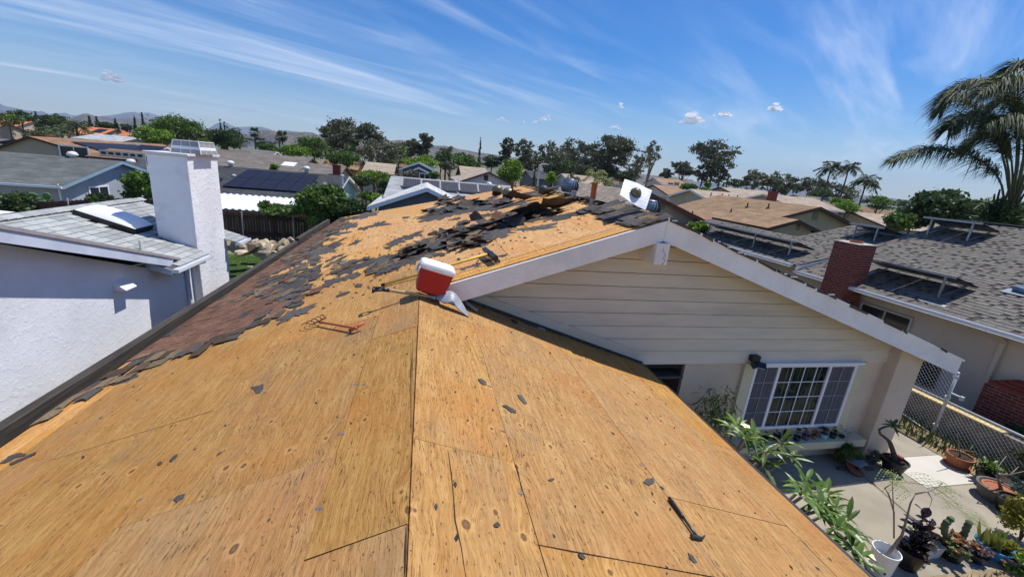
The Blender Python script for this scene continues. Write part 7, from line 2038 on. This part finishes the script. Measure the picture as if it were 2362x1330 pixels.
for i, (u, v, hw, hh_, lab) in enumerate(((1598, 274, 30, 15, 'largest little white cumulus cloud, right of centre'), (1672, 261, 21, 9, 'thin wispy small cloud right of the largest one'), (1790, 248, 15, 9, 'faint small cloud farthest right'), (1431, 246, 8, 6, 'tiny round cloud high above the tall eucalyptus'), (1418, 293, 13, 6, 'small flat cloud low over the eucalyptus row'), (1260, 272, 14, 7, 'small cloud above the pair over the centre'), (1238, 281, 13, 5, 'flat little cloud under its rounder neighbour'), (1158, 275, 14, 5, 'low little cloud left of the centre pair'), (257, 177, 24, 10, 'single oval cloud alone at upper left'), (1208, 281, 4, 3, 'speck of cloud between two small clouds'))):
    D = 9000.0; c = onD(u, v, D); sc_ = D / FPX; r_ = np.random.default_rng(50 + i)
    bm = MB(); n = 12 if hw > 12 else 6
    for k in range(n):
        x = r_.normal() * .42; x = max(-.9, min(.9, x)); y = (abs(r_.normal()) * .35) * (1 - abs(x)) ; rr = hh_ * r_.uniform(.35, .62) * (1 - .5 * abs(x))
        cc_ = c + np.array([_rt[0], _rt[1], 0]) * x * hw * sc_ + np.array([0, 0, 1]) * (y * hh_ * 2 - hh_ * .55) * sc_ + np.array([FW[0], FW[1], 0]) * r_.normal() * hh_ * .5 * sc_ + UP * 0 - np.array([0, 0, 1]) * x * hw * sc_ * 0
        R_ = rr * sc_ * 1.15; nn, mm2 = 9, 14; vs = []
        for a in range(nn + 1):
            ph = -math.pi / 2 + math.pi * a / nn
            for b_ in range(mm2):
                tt = 2 * math.pi * b_ / mm2; w = 1 + .16 * (r_.random() - .5)
                vs.append(cc_ + R_ * w * np.array([math.cos(ph) * math.cos(tt) * 1.45, math.cos(ph) * math.sin(tt) * 1.3, math.sin(ph) * .85]))
        bm.add(vs, [(a * mm2 + b_, a * mm2 + (b_ + 1) % mm2, (a + 1) * mm2 + (b_ + 1) % mm2, (a + 1) * mm2 + b_) for a in range(nn) for b_ in range(mm2)])
    o = bm.build('cloud', CLD, None, smooth=True); tag(o, lab, 'cloud', 'small fair weather clouds')
# ------------------------------------------------------------------ trees and shrubs of the neighbourhood
random.seed(53)
def ppm(u, v, Y):
    c = onY(u, v, Y); return FPX / float((c - CAM0) @ FW)
def T(u, vt, hw, vb, Y, kind_, lab, n=1500, s=None, zg=None, name=None, group=None):
    """tree from its look: centre u, top vt, half width hw, crown bottom vb, distance Y"""
    c = onY(u, vt, Y); k = ppm(u, vt, Y); rx = hw / k * 1.08; n = int(n * 1.5); rz = max(.3, (vb - vt) / k / 2); zg = (-1.2 if Y > 34 else -.5) if zg is None else zg
    h = c[2] - zg; b = (c[0], Y, zg); s = s or max(.05, 3.1 / k)
    mats = dict(g=LEAF, l=LEAF_LIME, d=LEAF_DK, e=LEAF_EUC, o=LEAF_EUC2, c=LEAF_DK)
    if kind_ in 'eo': return tree(name or 'eucalyptus', lab, b, h, rx, rx, rz, n, s, mats[kind_], clumps=int(22 + hw * .35), shape='clumpy', elong=2.2, limbs=7, r=h * .016, flat=.5, group=group, bark=BARKG if kind_ == 'o' else None)
    if kind_ == 'c': return tree(name or 'conifer', lab, b, h, rx, rx, rz, n, s, LEAF_DK, shape='cone', clumps=24, elong=1.8, limbs=0, group=group)
    return tree(name or 'leafy_tree', lab, b, h, rx, rx * .9, rz, n, s, mats[kind_], clumps=int(18 + hw * .4), limbs=6, group=group, cr=.36 if hw > 25 else None)
# left skyline
T(400, 261, 54, 335, 88, 'g', 'tall bright green tree rising behind the white chimney', 4200)
T(352, 288, 38, 335, 84, 'l', 'lime green tree left of the tall bright one', 2400)
T(442, 288, 24, 330, 92, 'o', 'grey brown sparse tree right of the tall bright one', 900)
T(518, 286, 44, 345, 95, 'd', 'dark dense tree right of the chimney cap', 3400)
T(508, 283, 6, 312, 110, 'c', 'left one of two pencil cypresses in the dark tree', 400); T(517, 284, 6, 312, 110, 'c', 'right one of two pencil cypresses in the dark tree', 400)
T(470, 318, 20, 345, 70, 'g', 'green shrub just right of the chimney cap', 900)
for u, vt, hw, vb, Y, k, l in ((15, 258, 28, 290, 120, 'g', 'leafy tree at the left frame edge'), (45, 252, 24, 280, 150, 'd', 'dark tree above the far left roofs'), (82, 262, 16, 285, 150, 'c', 'left conifer of the far left row'), (112, 264, 22, 296, 130, 'd', 'dark tree beside the palm group at left'), (132, 262, 20, 290, 150, 'd', 'dark tree behind the palm group at left'), (205, 272, 14, 290, 170, 'c', 'small conifer right of the palm group'), (222, 272, 12, 290, 170, 'c', 'second small conifer right of the palm group'), (245, 280, 18, 300, 160, 'd', 'round dark tree above the orange tiles'), (265, 275, 12, 300, 160, 'c', 'conifer above the orange tiles'), (290, 285, 12, 302, 160, 'd', 'little dark tree right of the orange tiles'), (310, 274, 9, 300, 130, 'c', 'slim conifer left of the bright tree'), (328, 268, 11, 300, 130, 'c', 'taller slim conifer beside the bright tree')):
    T(u, vt, hw, vb, Y, k, l, 800)
for u, vt, Y, l in ((170, 262, 95, 'dark feather palm between the far left roofs'), (135, 272, 100, 'feather palm left of the dark one'), (80, 280, 95, 'short palm over the grey far left roof'), (103, 283, 90, 'yellowish short palm by the far left roofs')):
    c = onY(u, vt, Y); feather_palm('feather_palm', l, (c[0], Y, -1.5), c[2] - .5, 20, 2.6, 12, .9, .07, group='palms at the far left')
for u, vt, Y, r, l in ((586, 292, 130, 1.5, 'left fan palm standing before the brown hill'), (650, 299, 130, 1.7, 'right fan palm standing before the brown hill'), (643, 305, 135, 1.3, 'shorter fan palm tucked beside the right one'), (598, 312, 120, 1.6, 'fan palm with a drooping skirt under the left one'), (806, 330, 90, 2.0, 'bushy fan palm under the tall eucalyptus')):
    c = onY(u, vt, Y); fan_palm('fan_palm', l, (c[0], Y, -2), c[2] + 2, r)
T(618, 330, 22, 352, 110, 'g', 'green scrub below the brown hill', 900)
T(678, 333, 36, 362, 72, 'l', 'lime green tree over the long taupe roof', 2000)
T(725, 311, 44, 365, 85, 'g', 'round mid green tree left of the tall eucalyptus', 2600)
T(790, 279, 44, 350, 125, 'e', 'tall dark eucalyptus grove left of centre', 3200); T(855, 284, 28, 328, 125, 'e', 'airy tall eucalyptus right of the dark grove', 1500)
T(765, 282, 22, 335, 127, 'e', 'left shoulder of the dark eucalyptus grove', 1200)
T(872, 322, 42, 385, 88, 'o', 'brown grey bushy tree in the middle distance', 2600); T(800, 345, 30, 385, 80, 'g', 'green tree under the dark eucalyptus grove', 1400); T(770, 350, 22, 380, 82, 'd', 'dark green tree left of the bushy fan palm', 900)
T(920, 330, 28, 382, 92, 'g', 'pale green tree right of the brown grey one', 1500); T(946, 320, 20, 365, 115, 'e', 'dark eucalyptus below the lone high one', 900); T(985, 309, 15, 338, 115, 'e', 'lone high eucalyptus over the centre trees', 500); T(975, 330, 16, 365, 115, 'e', 'lower eucalyptus clump beside the lone high one', 700)
T(976, 354, 40, 392, 78, 'l', 'lime tree over the slate blue house', 2200)
c = onY(1030, 326, 95); feather_palm('feather_palm', 'feather palm right of the lime tree', (c[0], 95, -2), c[2] - .2, 22, 2.8, 12, 1.0, .08)
T(1020, 350, 22, 378, 90, 'd', 'dark shrub around the centre feather palm', 900)
T(1038, 374, 18, 392, 70, 'o', 'pale sage shrub behind the sand roofs', 700, name='leafy_tree'); T(1078, 356, 36, 390, 85, 'g', 'soft green tree behind the sand roofs', 1700); T(1108, 329, 10, 375, 90, 'c', 'narrow dark conifer over the sand roofs', 700); T(1137, 355, 22, 388, 110, 'd', 'dark round tree right of the narrow conifer', 900); T(1060, 348, 14, 372, 120, 'd', 'small dark tree left of the narrow conifer', 500)
T(1180, 361, 32, 425, 52, 'l', 'round lime green tree beside the street lamp', 2600); T(1272, 396, 14, 425, 60, 'l', 'small lime tree right of the street lamp', 700); T(1233, 400, 10, 428, 62, 'c', 'dark cypress behind the street lamp', 500)
# the eucalyptus row
for u, vt, hw, vb, Y, k, l, n in ((1175, 319, 16, 355, 110, 'e', 'rounded eucalyptus at the left end of the row', 600), (1165, 345, 14, 375, 110, 'e', 'low eucalyptus at the left end of the row', 500), (1209, 324, 20, 380, 105, 'e', 'ragged brown eucalyptus with bare tips', 900), (1232, 352, 22, 400, 100, 'e', 'low dark tree right of the ragged one', 900), (1268, 328, 18, 370, 108, 'o', 'thin grey eucalyptus in the row', 700), (1285, 345, 30, 410, 100, 'o', 'wide brown tree filling the row', 1500), (1308, 333, 22, 380, 112, 'o', 'sparse grey eucalyptus left of the tall dark one', 700), (1338, 323, 32, 400, 108, 'e', 'dense olive eucalyptus left of the tallest', 1800), (1300, 365, 40, 420, 95, 'd', 'dark undergrowth trees below the row', 1600), (1360, 360, 36, 420, 95, 'e', 'dark lower tree under the tallest eucalyptus', 1500), (1412, 313, 50, 375, 95, 'e', 'tallest dark eucalyptus in the centre row', 3600), (1415, 350, 34, 415, 97, 'e', 'lower crown of the tallest eucalyptus', 1500), (1473, 354, 22, 405, 85, 'o', 'grey thin eucalyptus right of the tallest', 800), (1509, 331, 18, 375, 80, 'o', 'slender leaning eucalyptus with see-through crown', 520), (1450, 395, 30, 420, 90, 'd', 'dark shrubs right of the tallest eucalyptus', 900), (1540, 389, 12, 410, 120, 'e', 'small round eucalyptus right of the slender one', 400), (1580, 372, 24, 405, 120, 'e', 'dark eucalyptus left of the big umbrella one', 900), (1655, 328, 44, 385, 120, 'e', 'umbrella crowned eucalyptus standing alone', 2600), (1628, 375, 18, 415, 120, 'e', 'lower left crown of the umbrella eucalyptus', 600), (1665, 385, 20, 420, 118, 'e', 'lower right crown of the umbrella eucalyptus', 700), (1705, 412, 28, 432, 110, 'd', 'low dark hedge trees right of the umbrella one', 700), (1748, 393, 22, 432, 105, 'o', 'sparse eucalyptus left of the far right group', 800), (1785, 398, 24, 438, 105, 'o', 'second sparse eucalyptus of the right group', 900), (1825, 402, 32, 445, 105, 'e', 'broad dark eucalyptus of the right group', 1400), (1880, 408, 24, 448, 100, 'o', 'olive eucalyptus left of the three palms', 900), (1935, 420, 38, 462, 100, 'e', 'dark trees under the three palms', 1500), (1895, 432, 26, 460, 95, 'd', 'low dark trees left of the three palms', 800)):
    T(u, vt, hw, vb, Y, k, l, n)
for u, vt, l in ((1680, 412, 'left one of the cypress pair by the umbrella eucalyptus'), (1671, 414, 'right one of the cypress pair by the umbrella eucalyptus')): T(u, vt, 4, 435, 80, 'c', l, 260)
T(1590, 421, 20, 440, 60, 'g', 'round clipped green tree right of the white two storey house', 900); T(1632, 430, 16, 452, 50, 'l', 'lime shrub in front of the sand roofed houses', 700); T(1635, 415, 8, 432, 75, 'g', 'small green shrub below the umbrella eucalyptus', 300)
for u, vt, Y, l in ((1377, 380, 60, 'yellow green feather palm behind the orange pipe'), (1398, 400, 52, 'shorter yellow green palm right of the orange pipe')):
    c = onY(u, vt, Y); feather_palm('feather_palm', l, (c[0], Y, -1), c[2] - .3, 13, 2.2, 13, .75, .06, LEAF_YEL if False else leafmat('leaf_yellow_palm', (.19, .22, .04)), tr=.12, el=(-.1, 1.2))
T(1320, 398, 18, 432, 66, 'o', 'bare twiggy yellow tree before the mint house', 260)
T(1395, 440, 34, 470, 30, 'd', 'dark shrubbery behind the vent pipes', 1500); T(1360, 442, 24, 465, 31, 'd', 'dark hedge left of the orange pipe', 900)
T(1450, 430, 26, 452, 40, 'd', 'dark shrub behind the white flashing sheet', 700)
WIND = (-.9, -.25)
for u, vt, Y, l in ((1922, 371, 78, 'left of the three tall palms on the right'), (1963, 373, 84, 'middle of the three tall palms on the right'), (2004, 402, 70, 'right and lowest of the three tall palms')):
    c = onY(u, vt, Y); feather_palm('queen_palm', l, (c[0], Y, -1.5), c[2] + .3, 22, 3.0, 14, 1.0, .09, group='three tall palms', tr=.17, el=(-.5, 1.1))
WIND = (0, 0)
T(1945, 455, 26, 480, 60, 'l', 'lime hedge below the three palms', 900); T(2035, 450, 34, 485, 62, 'g', 'bright green shrub right of the three palms', 1500); T(1960, 466, 30, 488, 48, 'l', 'yellow green sprawling shrub over the sand roofs', 900)
T(2185, 438, 62, 520, 30, 'd', 'large dark loquat bush left of the big palm', 6500, s=.30, zg=0); T(2255, 455, 44, 525, 27, 'd', 'dark loquat bush against the big palm trunk', 4200, s=.30, zg=0); T(2120, 470, 40, 525, 31, 'd', 'dark lower bush beside the loquat', 3000, s=.26, zg=0); T(2085, 488, 30, 530, 29, 'g', 'glossy green bush at the left foot of the loquat', 2000, s=.24, zg=0); T(2345, 495, 30, 530, 24, 'd', 'dark shrub at the frame edge right of the big palm', 900, s=.2, zg=0)
T(2090, 460, 30, 480, 150, 'd', 'dark tree line low on the right horizon', 500)
# nearer garden plants at left
T(332, 388, 42, 478, 29, 'g', 'citrus like shrub close left of the white chimney', 5200, s=.13)
T(30, 446, 60, 500, 26.2, 'd', 'dark hedge before the scalloped fence at the left edge', 4200, s=.12, name='hedge'); T(232, 446, 26, 470, 24.6, 'd', 'dark bush poking over the fence by the blue house window', 1600, s=.12)
T(752, 427, 58, 528, 24.8, 'g', 'large fruit tree in front of the dark fence', 7500, s=.15); T(808, 458, 40, 522, 24.5, 'd', 'darker shrub right of the fruit tree', 3400, s=.12)
T(648, 470, 52, 496, 25.6, 'g', 'vine growing along the dark fence top', 2000, s=.13, name='vine'); T(612, 462, 14, 490, 25.6, 'g', 'thin shoot over the fence by the patio cover', 500, s=.13)
T(632, 376, 11, 394, 52, 'l', 'small bright shrub before the long taupe roof', 500); T(862, 388, 34, 425, 48, 'l', 'bright green tree beyond the blue gable', 2200); T(835, 402, 26, 430, 46, 'd', 'dark tree right of the blue gable', 1200); T(845, 438, 18, 462, 40, 'g', 'green bush in the gap by the pale fence', 900); T(888, 412, 18, 450, 36, 'd', 'drooping dark palm like shrub left of the collector house', 900); T(868, 445, 20, 470, 33, 'l', 'low shrub by the black steel post', 800)
T(1003, 394, 12, 412, 52, 'g', 'shrub at the right of the slate blue house', 500); T(950, 393, 16, 412, 52, 'o', 'bare twiggy tree before the slate blue house', 260)
T(745, 470, 8, 500, 24, 'g', 'upright shoot beside the fruit tree', 300, s=.1)
pc_ = thing('prickly_pear', 'prickly pear cactus standing over the scalloped fence', 'cactus', onY(88, 470, 26.4))
for u, v, r in ((76, 452, 8), (90, 462, 7), (108, 452, 8), (70, 465, 7), (100, 468, 7)):
    c = onY(u, v, 26.4 + jit(.1)); k = ppm(u, v, 26.4); m = MB(); m.lathe(c, [(0, -.04), (r / k * .8, -.03), (r / k, 0), (r / k * .8, .03), (0, .04)], 14, (jit(.5), -1, jit(.2)), squash=1.2); m.build('pad', M('pad_green', (.13, .22, .06), .6, .15), pc_)
for u, v in ((1580, 512), (1600, 515), (1620, 518)):
    pass
T(1618, 510, 26, 530, 18, 'l', 'bright leafy shrub peeking over the right rake board', 900, s=.10, zg=0)
# the big palm at the right edge
WIND = (-.8, .1)
pb = onY(2318, 505, 13.5); base = np.array([pb[0], 13.5, 0.0]); top = onY(2325, 395, 13.5)
t = thing('big_palm', 'big feather palm bent by the wind at the right frame edge', 'palm tree', base)
q = []; sp = []
m = MB(); neck = onY(2320, 470, 13.5); m.tube([base, neck - (0, 0, 1.0), neck], [.34, .32, .36], 12, cap=False); m.build('trunk', PALMBARK, t, smooth=True)
def manual(pix, nleaf, ll, lw, dy=0.0):
    pts = [onY(u, v, 13.5 + dy * i) for i, (u, v) in enumerate(pix)]
    fine = []; n = 12
    for i in range(n + 1):
        s = i / n * (len(pts) - 1); k = min(int(s), len(pts) - 2); f = s - k
        p0, p1, p2, p3 = pts[max(k - 1, 0)], pts[k], pts[k + 1], pts[min(k + 2, len(pts) - 1)]
        fine.append(.5 * (2 * p1 + (p2 - p0) * f + (2 * p0 - 5 * p1 + 4 * p2 - p3) * f * f + (3 * p1 - p0 - 3 * p2 + p3) * f ** 3))
    sp.append(fine)
    for i in range(nleaf):
        s = .26 + .74 * i / nleaf; k = min(n - 1, int(s * n)); p = fine[k] + (fine[k + 1] - fine[k]) * (s * n - k); tg = nrm(fine[k + 1] - fine[k]); a = nrm(np.cross(tg, (0, 0, 1)))
        l = ll * math.sin(math.pi * min(1, .22 + .74 * (s - .26) / .74)) ** .6 * random.uniform(.8, 1.2)
        for sg in (-1, 1):
            for rep in range(2):
                dd = nrm(a * sg * random.uniform(.4, 1) + tg * random.uniform(.5, 1.1) + np.array([0, 0, random.uniform(-.6, .55)]))
                e1 = p + dd * l * .5; e2 = p + dd * l + np.array([WIND[0] * .25, 0, -.45 - .2 * random.random()]) * l
                w = nrm(np.cross(dd, (jit(.8), jit(.8), 1))) * lw
                q.append([p - w * .5, p + w * .5, e1 + w, e1 - w]); q.append([e1 - w, e1 + w, e2 + w * .1, e2 - w * .1])
manual([(2316, 470), (2308, 420), (2270, 375), (2200, 345), (2120, 345), (2050, 372)], 190, .78, .014)
manual([(2330, 465), (2318, 380), (2290, 300), (2240, 240), (2190, 225), (2168, 250)], 170, 0.92, .016, .12)
manual([(2330, 465), (2325, 380), (2300, 310), (2260, 270), (2215, 270), (2185, 300)], 170, 0.92, .016, -.12)
manual([(2335, 465), (2345, 360), (2340, 260), (2300, 200), (2240, 190), (2180, 215)], 170, 0.92, .016, .2)
manual([(2335, 465), (2350, 360), (2350, 240), (2340, 185), (2300, 190), (2255, 215)], 170, 0.92, .016, -.2)
manual([(2340, 465), (2365, 360), (2390, 250), (2380, 170), (2350, 150), (2320, 165)], 153, 0.97, .016, .1)
manual([(2335, 465), (2335, 390), (2325, 340), (2295, 310), (2255, 315), (2222, 345)], 153, 0.86, .016, .3)
manual([(2345, 465), (2370, 380), (2380, 330), (2360, 290), (2320, 270), (2270, 290)], 153, 0.86, .016, -.3)
manual([(2345, 465), (2380, 400), (2430, 340), (2500, 320), (2570, 350)], 136, 0.97, .016, .2); manual([(2345, 465), (2400, 350), (2450, 250), (2520, 200), (2600, 220)], 136, 0.97, .016, -.2); manual([(2340, 465), (2370, 330), (2420, 220), (2440, 130), (2430, 90)], 136, 0.97, .016, .1)
manual([(2350, 460), (2365, 300), (2352, 240), (2330, 230), (2290, 240)], 136, 0.92, .016, .4)
build_leaves('crown', q, LEAF_PALM, t, per=4, lo=.55, hi=1.5)
m = MB()
for p in sp: m.tube(p, [.055 - .046 * (i / 12) ** .6 for i in range(13)], 6, cap=False)
m.build('frond_stems', M('frond_stalk', (.10, .105, .05), .55), t)
V, S_ = leafcloud(neck + (0, 0, -.45), .8, .8, .8, 2600, .07, 24, 7); leafmesh('leaf_skirt', V, 4, LEAF_DK, S_, t)
m = MB()
for k in range(9):
    a = k * .7; m.tube([neck + (math.cos(a) * .3, math.sin(a) * .3, -.3), neck + (math.cos(a) * .42, math.sin(a) * .42, .35 + .3 * random.random())], [.06, .03], 5)
m.build('cut_stalk', PALMBARK, t)
# ------------------------------------------------------------------ the air between here and the mountains
m = MB(); m.box((-9500, -80, -70), (11500, 11000, 720))
hz, htt, hb = newmat('haze'); htt.nodes.clear()
ho = htt.nodes.new('ShaderNodeOutputMaterial'); hv = htt.nodes.new('ShaderNodeVolumePrincipled')
hv.inputs['Color'].default_value = (.62, .78, 1.0, 1); hv.inputs['Density'].default_value = HAZE; hv.inputs['Anisotropy'].default_value = .0
htt.links.new(hv.outputs[0], ho.inputs['Volume'])
kind(m.build('haze', hz), 'stuff')
